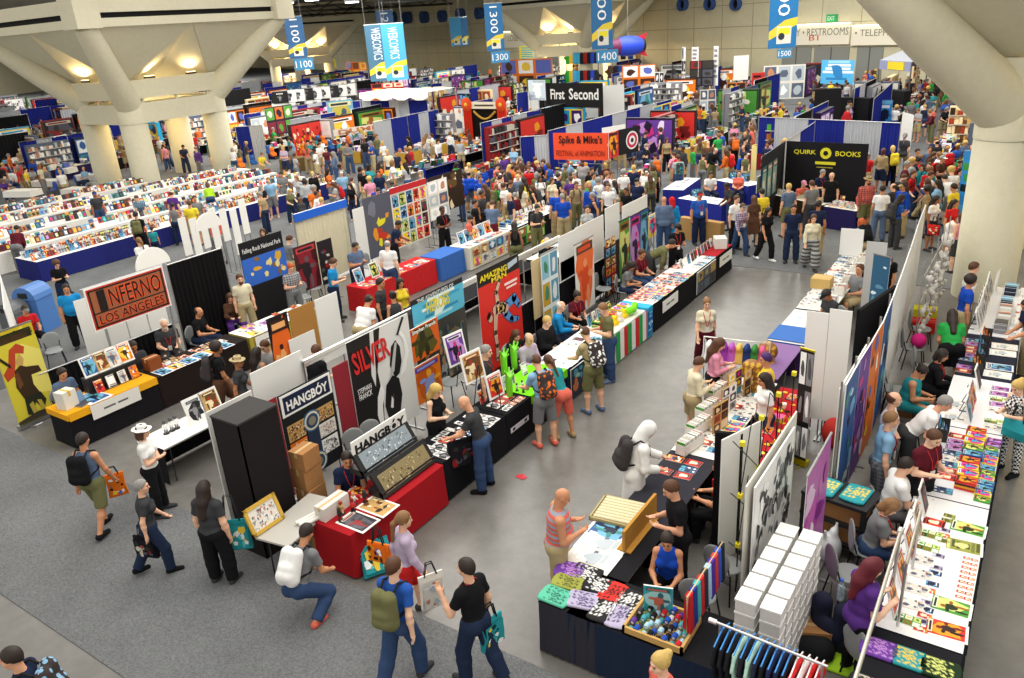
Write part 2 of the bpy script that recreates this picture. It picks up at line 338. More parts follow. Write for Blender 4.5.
def body_mesh(pose, build, lod):
    J = skeleton(pose, build); f = 'f' in build; h = 'h' in build; T = J['T']; g = .93 if f else 1.
    if h: g = 1.18
    pr = torso_prims(J, build)
    HR = J['HR']; H = J['H']; W = lambda *a: H+HR@V3(*a)
    pr += [cone(J['N']-T@V3(0, 0, .05), H+HR@V3(-.02, 0, -.06), .062*g, .052*g),
           ell(W(-.012, 0, .03), (.096, .076, .092), HR), ell(W(.022, 0, -.035), (.072, .058, .08), HR), ell(W(.06, 0, -.082), (.03, .034, .026), HR, k=.02)]
    if lod < 2:
        pr += [cone(W(.088, 0, .012), W(.108, 0, -.022), .009, .015, k=.012), ell(W(.078, 0, .032), (.02, .05, .012), HR, k=.015), ell(W(.084, 0, -.055), (.014, .024, .012), HR, k=.012)]
        for s in (1, -1): pr += [ell(W(-.012, .077*s, 0), (.02, .009, .031), HR, k=.008), ell(W(.05, .042*s, -.02), (.03, .026, .024), HR, k=.02)]
    for n in 'LR':
        s = J['sd'+n]; sh, el, wr, hip, kn, an = (J[q+n] for q in ('sh', 'el', 'wr', 'hip', 'kn', 'an'))
        pr += [ell(sh, (.052*g, .05*g, .055*g)), cone(sh, el, .05*g, .039*g), cone(el, el+(wr-el)*.35, .04*g, .041*g), cone(el+(wr-el)*.35, wr, .041*g, .026*g)]
        pr += [cone(hip, kn, .09*g, .055*g), cone(kn, kn+(an-kn)*.3, .053*g, .057*g), cone(kn+(an-kn)*.3, an, .057*g, .036*g)]
        hd = J['hd'+n]; ft = V3(1, .15*s, 0)
        a0 = an+V3(-.035, 0, -.03)
        pr += [cone(an, a0, .036, .034), cone(a0, V3(an[0]+.05, an[1], an[2]-.035), .034, .033), cone(V3(an[0]+.05, an[1], an[2]-.035), an+ft*.155-V3(0, 0, .048), .035, .024)]
        lat = unit(np.cross(hd, T@V3(0, 0, 1))+1e-6)*s; nrm = unit(np.cross(lat, hd))
        pm = wr+hd*.05
        pr += [cone(wr, pm, .025, .03, k=.02), cone(pm-lat*.018, pm-lat*.02+hd*.035, .018, .016, k=.012), cone(pm+lat*.018, pm+lat*.02+hd*.035, .018, .016, k=.012)]
        if lod < 2:
            if nrm@(T@V3(0, -s, .3)) < 0: nrm = -nrm
            for q, ln in ((-1.5, .058), (-.5, .072), (.5, .078), (1.5, .068)):
                b0 = pm+lat*.0185*q+hd*.035; b1 = b0+unit(hd+nrm*.25)*ln*.5; b2 = b1+unit(hd+nrm*.9)*ln*.5
                pr += [cone(b0, b1, .0095, .009, k=.004), cone(b1, b2, .009, .0078, k=.004)]
            t0 = wr+hd*.022+lat*.022; t1 = t0+unit(hd*.6+lat*.8+nrm*.3)*.038
            pr += [cone(t0, t1, .013, .0105, k=.006), cone(t1, t1+unit(hd+lat*.2+nrm*.4)*.03, .0105, .009, k=.004)]
        else: pr += [cone(pm, pm+hd*.09, .03, .018)]
    vs, fs = sdf_mesh(pr, (.0125, .02, .036)[lod])
    col = np.ones((len(vs), 3), np.float32)
    if lod < 2:
        q = (vs-H)@HR
        for s in (1, -1):
            d = np.sqrt((q[:, 0]-.086)**2+(q[:, 1]-.031*s)**2+((q[:, 2]-.008)*1.3)**2); col[d < .016] = (.12, .09, .08)
            d = np.sqrt(((q[:, 0]-.09)*.5)**2+((q[:, 1]-.03*s)*.6)**2+((q[:, 2]-.034)*1.5)**2); col[d < .014] = (.45, .35, .3)
        d = np.sqrt(((q[:, 0]-.093)*.6)**2+(q[:, 1]*.5)**2+((q[:, 2]+.055)*1.3)**2); col[d < .0125] = (.85, .45, .42)
    return np_mesh('body', vs, fs, 'skin', col)
def garment(kind, pose, build, lod):
    J = skeleton(pose, build); T, P, N = J['T'], J['P'], J['N']; up = T[:, 2]; W = lambda *a: P+T@V3(*a)
    f = 'f' in build; g = .93 if f else 1.
    if 'h' in build: g = 1.18
    vox = (.014, .022, .036)[lod]; e = (0, .003, .008)[lod]; cuts = []; m = 'garment'; pr = []
    if kind in ('tee', 'longsleeve', 'tank', 'dress', 'jacket', 'vest', 'robe'):
        i = .016+e+(.012 if kind in ('jacket', 'robe') else 0)
        pr = torso_prims(J, build, i)
        if kind in ('tank',): pr[3] = cone(J['shL']+T@V3(0, -.07, -.02), J['shR']+T@V3(0, .07, -.02), .062+i, .062+i)
        lowz = -.11
        if kind in ('dress', 'robe') and not pose.startswith('sit'):
            kz = (J['knL']+J['knR'])/2; b = kz if kind == 'dress' else (J['anL']+J['anR'])/2+V3(0, 0, .12)
            pr += [cone(W(0, 0, .02), V3(b[0], b[1], b[2]+(.02 if kind == 'dress' else 0)), .15, .21, cut=(0, 1))]
            for n in 'LR':
                pr += [cone(J['hip'+n], J['kn'+n], .11, .1, cut=(0, 1))]
                if kind == 'robe': pr += [cone(J['kn'+n], J['kn'+n]+(J['an'+n]-J['kn'+n])*.85, .1, .1, cut=(0, 1))]
            lowz = None
        if lowz is not None: cuts.append((W(0, 0, lowz), -up))
        cuts.append((W(.0, 0, .545), T@V3(.3, 0, 1)))
        for n in 'LR':
            sh, el, wr = J['sh'+n], J['el'+n], J['wr'+n]
            if kind in ('tee', 'dress'): pr += [ell(sh, (.052*g+i,)*3), cone(sh, sh+(el-sh)*.62, .048*g+i, .05*g+i, cut=(0, 1))]
            elif kind in ('longsleeve', 'jacket', 'robe'): pr += [ell(sh, (.052*g+i,)*3), cone(sh, el, .048*g+i, .042*g+i), cone(el, el+(wr-el)*.93, .046*g+i, .034*g+i, cut=(0, 1))]
    elif kind in ('trousers', 'shorts', 'leggings', 'skirt', 'longskirt'):
        i = .012+e+(.008 if kind != 'leggings' else 0)
        Tn = T if not pose.startswith('sit') else T
        pr = [ell(W(0, 0, -.01), (.115+i+(.03 if 'h' in build else 0), (.175 if f else .165)+i+(.03 if 'h' in build else 0), .12+i), T)]
        for s in (1, -1): pr.append(ell(W(-.055, .075*s, -.03), (.085+i, .08+i, .1+i), T))
        for n in 'LR':
            hip, kn, an = J['hip'+n], J['kn'+n], J['an'+n]
            if kind == 'shorts': pr += [cone(hip, hip+(kn-hip)*.96, .093*g+i, .078*g+i, cut=(0, 1))]
            elif kind in ('trousers', 'leggings'):
                q = .0 if kind == 'leggings' else .012
                pr += [cone(hip, kn, .09*g+i, .058*g+i+q), cone(kn, kn+(an-kn)*.35, .058*g+i+q, .058*g+i+q), cone(kn+(an-kn)*.35, kn+(an-kn)*.97, .058*g+i+q, .043*g+i+q*1.6, cut=(0, 1))]
            elif kind == 'skirt': pr += [cone(hip, hip+(kn-hip)*.8, .12*g, .12*g, cut=(0, 1), k=.08)]
            else: pr += [cone(hip, kn, .12*g, .12, k=.08), cone(kn, kn+(an-kn)*.85, .12, .14, k=.1, cut=(0, 1))]
        cuts.append((W(0, 0, .085), up))
    elif kind == 'shoe':
        out = []
        for n in 'LR':
            an = J['an'+n]; s = J['sd'+n]; ft = V3(1, .15*s, 0); i = .012+e; o = an-V3(0, 0, 0)
            pr = [cone(o, an+V3(-.035, 0, -.028), .038+i*.6, .036+i), cone(an+V3(-.035, 0, -.03), V3(an[0]+.05, an[1], an[2]-.035), .034+i, .035+i), cone(V3(an[0]+.05, an[1], an[2]-.035), an+ft*.165-V3(0, 0, .044), .036+i, .028+i)]
            vs, fs = sdf_mesh(pr, vox, [((0, 0, an[2]-.074), (0, 0, -1)), ((0, 0, an[2]+.02), (0, 0, 1))]); out.append(np_mesh('shoe', vs, fs, m))
        return out
    vs, fs = sdf_mesh(pr, vox, cuts); return np_mesh(kind, vs, fs, m)
def headwear(kind, pose, build, lod):
    J = skeleton(pose, build); H, HR, T = J['H'], J['HR'], J['T']; W = lambda *a: H+HR@V3(*a)
    vox = (.012, .019, .034)[lod]; i = .012+.004*lod; m = 'hair'; cuts = []
    base = [ell(W(-.014, 0, .034), (.096+i, .077+i, .094+i), HR)]
    R3 = lambda v: HR@V3(*v)
    if kind == 'short': cuts = [(W(.05, 0, .05), R3((1, 0, -.75))), (W(-.03, 0, -.02), R3((.55, 0, -1)))]; pr = base+[cone(W(-.06, 0, .0), W(-.062, 0, -.05), .05, .042)]
    elif kind == 'fringe': cuts = [(W(.0, 0, .0), R3((1, 0, 0))), (W(0, 0, -.06), R3((0, 0, -1))), (W(0, 0, .05), R3((.4, 0, 1)))]; pr = base
    elif kind in ('long', 'pony', 'bun', 'bob'):
        pr = list(base)
        if kind == 'long':
            e = J['P']+T@V3(-.135, 0, .3)
            pr += [cone(W(-.07, 0, .0), J['N']+T@V3(-.085, 0, .0), .085, .085, k=.05), cone(J['N']+T@V3(-.085, 0, 0), e, .085, .06, k=.05)]
            for s in (1, -1): pr += [cone(W(-.02, .07*s, .02), W(-.01, .078*s, -.13), .03, .028)]
        elif kind == 'bob':
            for s in (1, -1): pr += [cone(W(-.02, .072*s, .02), W(.0, .08*s, -.1), .035, .03)]
            pr += [cone(W(-.07, 0, .0), W(-.075, 0, -.1), .07, .06)]
        elif kind == 'pony': pr += [cone(W(-.1, 0, .03), W(-.15, 0, -.04), .03, .035), cone(W(-.15, 0, -.04), J['P']+T@V3(-.15, 0, .34), .036, .018)]
        else: pr += [ell(W(-.11, 0, .08), (.045, .045, .045), HR)]
        fc = W(.055, 0, .03)
        if kind in ('pony', 'bun'): cuts = [(fc, R3((1, 0, -.6)))]
        else: cuts = [(W(.07, 0, .02), R3((1, 0, -.25)))]
    elif kind == 'afro': pr = [ell(W(-.03, 0, .05), (.125, .125, .125), HR)]; cuts = [(W(.06, 0, .03), R3((1, 0, -.5)))]
    elif kind == 'cap':
        m = 'garment'; pr = [ell(W(-.01, 0, .045), (.105, .09, .09), HR), ell(W(.115, 0, .052), (.075, .07, .012), HR, k=.01)]; cuts = [(W(0, 0, .035), R3((.0, 0, -1)))]
    elif kind == 'brim': m = 'garment'; pr = [cone(W(-.01, 0, .05), W(-.01, 0, .135), .088, .078, k=.01, cut=(0, 1)), ell(W(-.01, 0, .055), (.17, .155, .014), HR, k=.01)]; cuts = [(W(0, 0, .04), R3((.0, 0, -1)))]
    elif kind == 'hood': m = 'garment'; pr = [ell(W(-.02, 0, .035), (.125, .105, .125), HR), cone(W(-.05, 0, -.05), J['N']+T@V3(-.04, 0, 0), .1, .11), ]; cuts = [(W(.085, 0, .0), R3((1, 0, -.25)))]
    elif kind == 'beard': pr = [ell(W(.055, 0, -.075), (.045, .058, .065), HR)]; cuts = [(W(0, 0, -.03), R3((0, 0, 1)))]
    vs, fs = sdf_mesh(pr, vox, cuts); return np_mesh(kind, vs, fs, m)
def lanyard_mesh(pose, build, col):
    J = skeleton(pose, build); P, T = J['P'], J['T']; d = .05 if 'h' in build else (.03 if 'f' in build else 0)
    W = lambda *a: tuple(P+T@V3(*a)); b = MB()
    for s in (1, -1): b.tube([W(-.05, .07*s, .545), W(.07, .075*s, .5), W(.15+d, .05*s, .38), W(.145+d*1.3, .008*s, .2)], .008, col, 4)
    mt = Matrix([[*T[i], (P+T@V3(.15+d*1.5, 0, .15))[i]] for i in range(3)]+[[0, 0, 0, 1]])
    b.box(-.006, .006, -.04, .04, -.06, .055, '#e8e6df', mtx=mt)
    return b.mesh('lanyard', 'print')
PC = {}
def pc(key, fn, *a):
    if key not in PC: PC[key] = fn(*a)
    return PC[key]
SKIN = ['#e8b595', '#dfa684', '#c98d68', '#f0c4a6', '#a56d4a', '#754a33', '#d89c7a']
NAMES = {'tee': 'shirt', 'longsleeve': 'shirt', 'tank': 'tank_top', 'dress': 'dress', 'jacket': 'jacket', 'robe': 'robe', 'vest': 'vest', 'cap': 'cap', 'brim': 'hat', 'hood': 'hood', 'beard': 'beard', 'longskirt': 'skirt'}
def person(x, y, face, label, pose='stand', build='m', skin=0, hair=('short', '#2a1c14'), top=('tee', '#222222'), bottom=('trousers', '#2d3a55'), shoes='#2b2b2b',
           hat=None, beard=None, lanyard=None, size=None, group=None, z=0., lod=None, pat=None, bpat=None, world=False):
    """face: heading in degrees; 0 = towards the right of the photo, 90 = away, 270 = towards the camera"""
    if lod is None: d = dist(x, y); lod = 0 if d < 17.5 else (1 if d < 33 else 2)
    s = size or (.945 if 'f' in build else 1.0)
    r = empty('person', (x, y, z), math.radians(face if world else face+35), label, 'person', group); r.scale = (s, s, s)
    o = link('body', pc(('b', pose, build, lod), body_mesh, pose, build, lod), r); o.color = (*lin(SKIN[skin] if isinstance(skin, int) else skin), 1)
    def cl(kind, col, pt=None, nm=None):
        o = link(nm or NAMES.get(kind, kind), pc((kind, pose, build, lod), garment, kind, pose, build, lod), r); o.color = (*lin(col), 1)
        if pt: o.material_slots[0].link = 'OBJECT'; o.material_slots[0].material = M[pt]
        return o
    if hair:
        o = link('hair', pc((hair[0], pose, build, lod), headwear, hair[0], pose, build, lod), r); o.color = (*lin(hair[1]), 1)
    for h in (hat, beard):
        if h: o = link(NAMES.get(h[0], h[0]), pc((h[0], pose, build, lod), headwear, h[0], pose, build, lod), r); o.color = (*lin(h[1]), 1)
    if top: cl(top[0], top[1], pat)
    if bottom: cl(bottom[0], bottom[1], bpat)
    if shoes and lod < 2:
        for me in pc(('shoe', pose, build, lod), garment, 'shoe', pose, build, lod): o = link('shoe', me, r); o.color = (*lin(shoes), 1)
    if lanyard and lod < 2: link('lanyard', pc(('ly', pose, build, lanyard), lanyard_mesh, pose, build, lanyard), r)
    return r
def backpack_mesh(lod, kind):
    v = (.016, .026, .04)[lod]
    pr = [cone((0, -.07, -.17), (0, -.07, .15), .1, .09), cone((0, .07, -.17), (0, .07, .15), .1, .09), cone((-.06, -.05, -.13), (-.06, .05, -.13), .09, .09), cone((-.06, -.05, -.03), (-.06, .05, -.03), .075, .075)]
    vs, fs = sdf_mesh(pr, v, [((.06, 0, 0), (1, 0, 0))]); return np_mesh('backpack', vs, fs, 'garment')
def backpack(p, pose, build, col, label, pat=None, z=.3, side=0.):
    J = skeleton(pose, build); P, T = J['P'], J['T']; s = p.scale[0]; a = p.rotation_euler[2]
    off = P+T@V3(-.22-(.03 if 'h' in build else 0), side, z)
    mt = Matrix.Translation(p.location) @ Matrix.Rotation(a, 4, 'Z') @ Matrix.Scale(s, 4)
    d = dist(p.location.x, p.location.y); lod = 0 if d < 17.5 else (1 if d < 33 else 2)
    r = empty('backpack', (0, 0, 0), 0, label, 'backpack')
    loc = mt @ Vector(off); Rm = Matrix.Rotation(a, 4, 'Z') @ Matrix([[*T[i], 0] for i in range(3)]+[[0, 0, 0, 1]])
    r.matrix_world = Matrix.Translation(loc) @ Rm
    o = link('pack', pc(('bp', lod), backpack_mesh, lod, 0), r); o.color = (*lin(col), 1)
    if pat: o.material_slots[0].link = 'OBJECT'; o.material_slots[0].material = M[pat]
    if lod < 2:
        for q in (1, -1):
            b = MB(); b.tube([(.05, .09*q, .16), (.16, .1*q, .26), (.3, .11*q, .2), (.34, .13*q, .06), (.24, .16*q, -.08), (.07, .11*q, -.16)], .016, '#1c1c1e', 5); b.build('strap', 'matte', r)
    return r
# ---------------------------------------------------------------- kit: surface art
PALS = {'hot': ['#d8322a', '#f0a020', '#301418', '#f4e6c8', '#7a1c1c'], 'cool': ['#2a5a9c', '#6fb4d8', '#12203c', '#e6eef2', '#3c8a88'],
        'dark': ['#1a1a20', '#50505c', '#8c2020', '#c8c0b0', '#34302c'], 'pop': ['#f2d21e', '#e0308a', '#20a0d0', '#ffffff', '#3a1c6a'],
        'green': ['#4c9a3a', '#d8e080', '#183018', '#f0f0e0', '#a06020'], 'pale': ['#e8e4da', '#b8c4cc', '#5a6478', '#ffffff', '#c88a6a'],
        'bw': ['#f2f2f0', '#202022', '#8c8c90', '#ffffff', '#505054'], 'sepia': ['#c8a060', '#6a4420', '#f0dcb0', '#301c10', '#a03820'],
        'purple': ['#6a3c9c', '#c890d8', '#201030', '#f0e0f8', '#d03080'], 'orange': ['#e87820', '#f8d040', '#40200c', '#5c6cc0', '#ffffff'],
        'teal': ['#2c98a0', '#e8c840', '#103c44', '#e8f0f0', '#58c0c8'], 'mint': ['#5cbc9c', '#2c6458', '#183430', '#e0f0e8', '#88d8b8'], 'moss': ['#9ca048', '#54582c', '#2c3018', '#d8d890', '#787c40'], 'lavender': ['#b4acc8', '#48406c', '#302c44', '#e0dcec', '#8c84a8']}
def art(b, P0, U, V, w_, h_, rng, pal='pop', style=None, bg=None, off=.0015):
    """a printed picture on the plane P0 + u*U + v*V"""
    U = Vector(U).normalized(); V = Vector(V).normalized(); c = PALS[pal] if isinstance(pal, str) else pal
    st = style or rng.choice(['figure', 'collage', 'panels', 'abstract', 'figure'])
    b.poly(P0, U, V, [(0, 0), (w_, 0), (w_, h_), (0, h_)], bg or c[0], off)
    def blob(cx, cy, rx, ry, col, k, n=9, j=.25, a=0):
        pts = []
        for i in range(n):
            t = 2*PI*i/n+a; q = 1+rng.uniform(-j, j)
            pts.append((min(max(cx+cos(t)*rx*q, w_*.01), w_*.99), min(max(cy+sin(t)*ry*q, h_*.01), h_*.99)))
        b.poly(P0, U, V, pts, col, off*k)
    def bar(x0, y0, x1, y1, col, k): b.poly(P0, U, V, [(x0*w_, y0*h_), (x1*w_, y0*h_), (x1*w_, y1*h_), (x0*w_, y1*h_)], col, off*k)
    m = min(w_, h_)
    if st == 'figure':
        blob(w_*.5, h_*.5, w_*.46, h_*.42, c[1], 2, 11, .35)
        x = w_*rng.uniform(.4, .6); lx = rng.uniform(-.15, .15)*w_
        blob(x, h_*.45, w_*.2, h_*.2, c[2], 3, 8, .2); blob(x+lx*.5, h_*.68, w_*.1, w_*.12, c[4], 4, 8, .1)
        blob(x-w_*.12+lx, h_*.2, w_*.07, h_*.2, c[2], 5, 6, .2); blob(x+w_*.12, h_*.2, w_*.08, h_*.19, c[4], 6, 6, .2)
        blob(x+w_*.27, h_*.5, w_*.15, h_*.06, c[4], 7, 6, .2); blob(x-w_*.25, h_*.56, w_*.14, h_*.06, c[2], 8, 6, .2)
        bar(.08, .84, .92, .96, c[3] if rng.random() < .6 else c[4], 9); bar(.15, .87, .8, .93, c[2], 10)
    elif st == 'collage':
        for i in range(int(10+14*rng.random())): blob(rng.uniform(.1, .9)*w_, rng.uniform(.08, .92)*h_, m*rng.uniform(.06, .2), m*rng.uniform(.06, .2), rng.choice(c), 2+i*.5, rng.choice([4, 5, 7, 9]), .3, rng.random()*3)
    elif st == 'panels':
        ny = 3 if h_ > w_ else 2; nx = 2 if h_ > w_ else 3
        for i in range(nx):
            for j in range(ny):
                bar((i+.08)/nx, (j+.08)/ny, (i+.92)/nx, (j+.92)/ny, rng.choice(c[1:]), 2)
                blob((i+.5)/nx*w_, (j+.5)/ny*h_, w_/nx*.25, h_/ny*.28, rng.choice(c), 3, 8, .3)
    elif st == 'abstract':
        for i in range(7):
            y = i/7; bar(rng.uniform(0, .3), y+.02, rng.uniform(.6, 1), y+.12, rng.choice(c), 2)
        blob(w_*.5, h_*.5, m*.3, m*.35, rng.choice(c[1:]), 4, 10, .4)
    elif st == 'text':
        for i in range(6): bar(.12, .85-i*.13, rng.uniform(.6, .9), .92-i*.13, c[2], 2)
    elif st == 'crowd':
        for i in range(60):
            x = rng.uniform(.06, .94)*w_; y = rng.uniform(.06, .9)*h_; r = m*rng.uniform(.03, .07)
            blob(x, y, r, r, rng.choice(c), 2+i*.1, 6, .35); blob(x, y-r, r*.7, r*1.2, rng.choice(c[1:]), 2.05+i*.1, 5, .3)
    return b
# ---------------------------------------------------------------- kit: furniture
BLK = set()
def block(x0, y0, x1, y1, r=.45):
    n = int(math.hypot(x1-x0, y1-y0)/.25)+1
    for i in range(n+1):
        x, y = x0+(x1-x0)*i/n, y0+(y1-y0)*i/n
        for dx in (-r, 0, r):
            for dy in (-r, 0, r): BLK.add((round((x+dx)*2), round((y+dy)*2)))
def rot2(x, y, rz): return (x*cos(rz)-y*sin(rz), x*sin(rz)+y*cos(rz))
def table(cx, cy, L, D, rz, cloth, label, legs=True, h=.74, top=None, group=None, pleat=True, drop=None, colour_word=None, wave=.012, clothname='tablecloth', tlabel=None):
    """length along local x; the public side is local -y"""
    u_, v_ = rot2(L/2, 0, rz); block(cx-u_, cy-v_, cx+u_, cy+v_, .5)
    r = empty('folding_table', (cx, cy, 0), rz, tlabel or ' '.join(('folding table under '+label).split()[:16]), 'table', group)
    b = MB(); b.box(-L/2, L/2, -D/2, D/2, h-.03, h, '#b9b6ae'); b.build('tabletop', 'plastic', r)
    if legs:
        for sx in (-1, 1):
            for sy in (-1, 1): b = MB(); b.tube([(sx*(L/2-.15), sy*(D/2-.08), h-.03), (sx*(L/2-.13), sy*(D/2-.08), 0)], .014, '#55565a', 5); b.build('leg', 'metal', r)
    if cloth:
        b = MB(); e = .012; top = top or cloth; Z = h+.006; zb = .03 if drop is None else h-drop
        b.box(-L/2-e, L/2+e, -D/2-e, D/2+e, h+.001, Z, top)
        n = max(8, int(L/.05)); m_ = max(6, int(D/.05)); path = []
        for i in range(m_+1): path.append((-L/2-e, D/2-(D)*i/m_, -1, 0))
        for i in range(n+1): path.append((-L/2+L*i/n, -D/2-e, 0, -1))
        for i in range(m_+1): path.append((L/2+e, -D/2+D*i/m_, 1, 0))
        rng = random.Random(int(cx*100+cy*31)); vs = []
        for k, (x, y, nx, ny) in enumerate(path):
            a = (wave if pleat else wave*.35)*(1 if k % 2 else -.3)*rng.uniform(.6, 1.3)+.01
            vs += [(x, y, Z), (x+nx*(a*.6+.004), y+ny*(a*.6+.004), (Z+zb)/2), (x+nx*(a+.02), y+ny*(a+.02), zb)]
        fs = []
        for k in range(len(path)-1): fs += [(k*3, k*3+1, k*3+4, k*3+3), (k*3+1, k*3+2, k*3+5, k*3+4)]
        b.add(vs, [f[::-1] for f in fs], cloth, not pleat)
        o = b.build(clothname, 'cloth_print', None, (cx, cy, 0), rz); tag(o, label, 'tablecloth', group)
    return (cx, cy, rz, L, D, h+.007)
def on(t, u, v): x, y = rot2(u, v, t[2]); return (t[0]+x, t[1]+y, t[5])
CHAIRM = {}
def chair(x, y, face, label, group='grey plastic chairs', col='#8f9293'):
    r = empty('chair', (x, y, 0), math.radians(face), label, 'chair', group)
    if col not in CHAIRM:
        vs, fs = sdf_mesh([ell((-.235, 0, .68), (.022, .215, .2)), ell((-.235, 0, .52), (.02, .17, .1))], .018); a = np_mesh('backrest', vs, fs, 'plastic', np.array(lin(col)))
        vs, fs = sdf_mesh([ell((0, 0, .44), (.22, .22, .024)), ell((-.19, 0, .46), (.05, .18, .03))], .018); s = np_mesh('seat', vs, fs, 'plastic', np.array(lin(col)))
        lg = []
        for sx in (-1, 1):
            for sy in (-1, 1): b = MB(); b.tube([(sx*.15, sy*.16, .43), (sx*.22, sy*.21, .0)], .012, '#303236', 5); lg.append(b.mesh('leg', 'metal'))
        b = MB()
        b.tube([(-.225, .17, .62), (-.17, .16, .42), (-.17, -.16, .42), (-.225, -.17, .62)], .012, '#303236', 5)
        lg.append(b.mesh('back_frame', 'metal')); CHAIRM[col] = (a, s, lg)
    a, s, lg = CHAIRM[col]; link('backrest', a, r); link('seat', s, r)
    for m_ in lg: link(m_.name.split('.')[0], m_, r)
    return r
def drape(x0, y0, x1, y1, h, col, label, group=None, z0=.05, pipe='#c8c8ca', name='curtain'):
    L = math.hypot(x1-x0, y1-y0); a = math.atan2(y1-y0, x1-x0); block(x0, y0, x1, y1)
    r = empty('pipe_and_drape', (x0, y0, 0), a, label, 'curtain', group)
    for u in (0, L): b = MB(); b.tube([(u, 0, 0), (u, 0, h+.05)], .022, pipe, 6); b.lathe([(.0, .012), (.16, .012), (.16, 0)], '#9a9a9c', 10, (u, 0)); b.build('upright', 'metal', r)
    b = MB(); b.tube([(0, 0, h), (L, 0, h)], .018, pipe, 6); b.build('crossbar', 'metal', r)
    rng = random.Random(int(x0*77+y0*13)); n = int(L/.07)+2; b = MB()
    vs = []; cols = col if isinstance(col, (list, tuple)) else [col]
    for i in range(n+1):
        u = L*i/n; d = .035*(1 if i % 2 else -1)*rng.uniform(.5, 1.2)
        vs += [(u, .02+d*.5, h-.015), (u, .02+d, (h+z0)/2), (u, .02+d*1.2, z0)]
    for i in range(n):
        c = cols[min(int(i/n*len(cols)), len(cols)-1)]
        q = [vs[i*3+j] for j in range(3)]+[vs[i*3+3+j] for j in range(3)]
        b.add(q, [(0, 1, 4, 3), (1, 2, 5, 4)], c)
    b.build(name, 'cloth_print', r); return r
def board(x0, y0, x1, y1, z0, z1, label, paint=None, col='#e6e6e2', edge='#bfbfbd', thick=.02, frame=None, name='display_board', cat='board', group=None, feet=True, back=None):
    """upright board from (x0,y0) to (x1,y1); its face is to the left when walking backwards, i.e. local -y"""
    L = math.hypot(x1-x0, y1-y0); a = math.atan2(y1-y0, x1-x0); block(x0, y0, x1, y1)
    r = empty(name, (x0, y0, 0), a, label, cat, group)
    b = MB(); b.box(0, L, -thick/2, thick/2, z0, z1, col); b.build('board', 'matte', r)
    if frame:
        b = MB(); t = .035
        b.box(-t, L+t, -thick/2-.01, thick/2+.01, z1, z1+t, frame); b.box(-t, 0, -thick/2-.01, thick/2+.01, z0-t, z1, frame); b.box(L, L+t, -thick/2-.01, thick/2+.01, z0-t, z1, frame)
        b.box(0, L, -thick/2-.01, thick/2+.01, z0-t, z0, frame); b.build('frame', 'plastic', r)
    if feet:
        b = MB()
        for u in (L*.08, L*.92): b.tube([(u, thick, z1*.98), (u, thick, .01)], .012, '#8a8a8c', 5); b.box(u-.02, u+.02, -.18, .2, 0, .02, '#8a8a8c')
        b.tube([(L*.08, thick, z1*.6), (L*.92, thick, z1*.6)], .01, '#8a8a8c', 5); b.build('stand', 'metal', r)
    if paint:
        b = MB(); paint(b, (0, -thick/2, z0), (1, 0, 0), (0, 0, 1), L, z1-z0); b.build('printed_art', 'print', r)
    return r
def artp(seed, pal, style=None, bg=None):
    rng = random.Random(seed); return lambda b, P, U, V, w_, h_: art(b, P, U, V, w_, h_, rng, pal, style, bg)
def rollup(x0, y0, x1, y1, h, label, paint, base='#a8a8aa', z0=.06, group=None):
    L = math.hypot(x1-x0, y1-y0); a = math.atan2(y1-y0, x1-x0)
    r = empty('banner_stand', (x0, y0, 0), a, label, 'banner', group)
    b = MB(); b.box(-.02, L+.02, -.06, .08, .02, .1, base); b.box(L*.2, L*.25, -.2, .22, 0, .02, base); b.box(L*.75, L*.8, -.2, .22, 0, .02, base); b.build('base', 'metal', r)
    b = MB(); b.tube([(L/2, .05, .1), (L/2, .03, h)], .012, base, 5); b.build('pole', 'metal', r)
    b = MB(); b.box(0, L, -.004, .004, .1, h, '#dddddb'); paint(b, (0, -.004, .1), (1, 0, 0), (0, 0, 1), L, h-.1); b.build('banner', 'print', r)
    b = MB(); b.box(-.01, L+.01, -.012, .012, h-.01, h+.02, base); b.build('top_rail', 'metal', r)
    return r
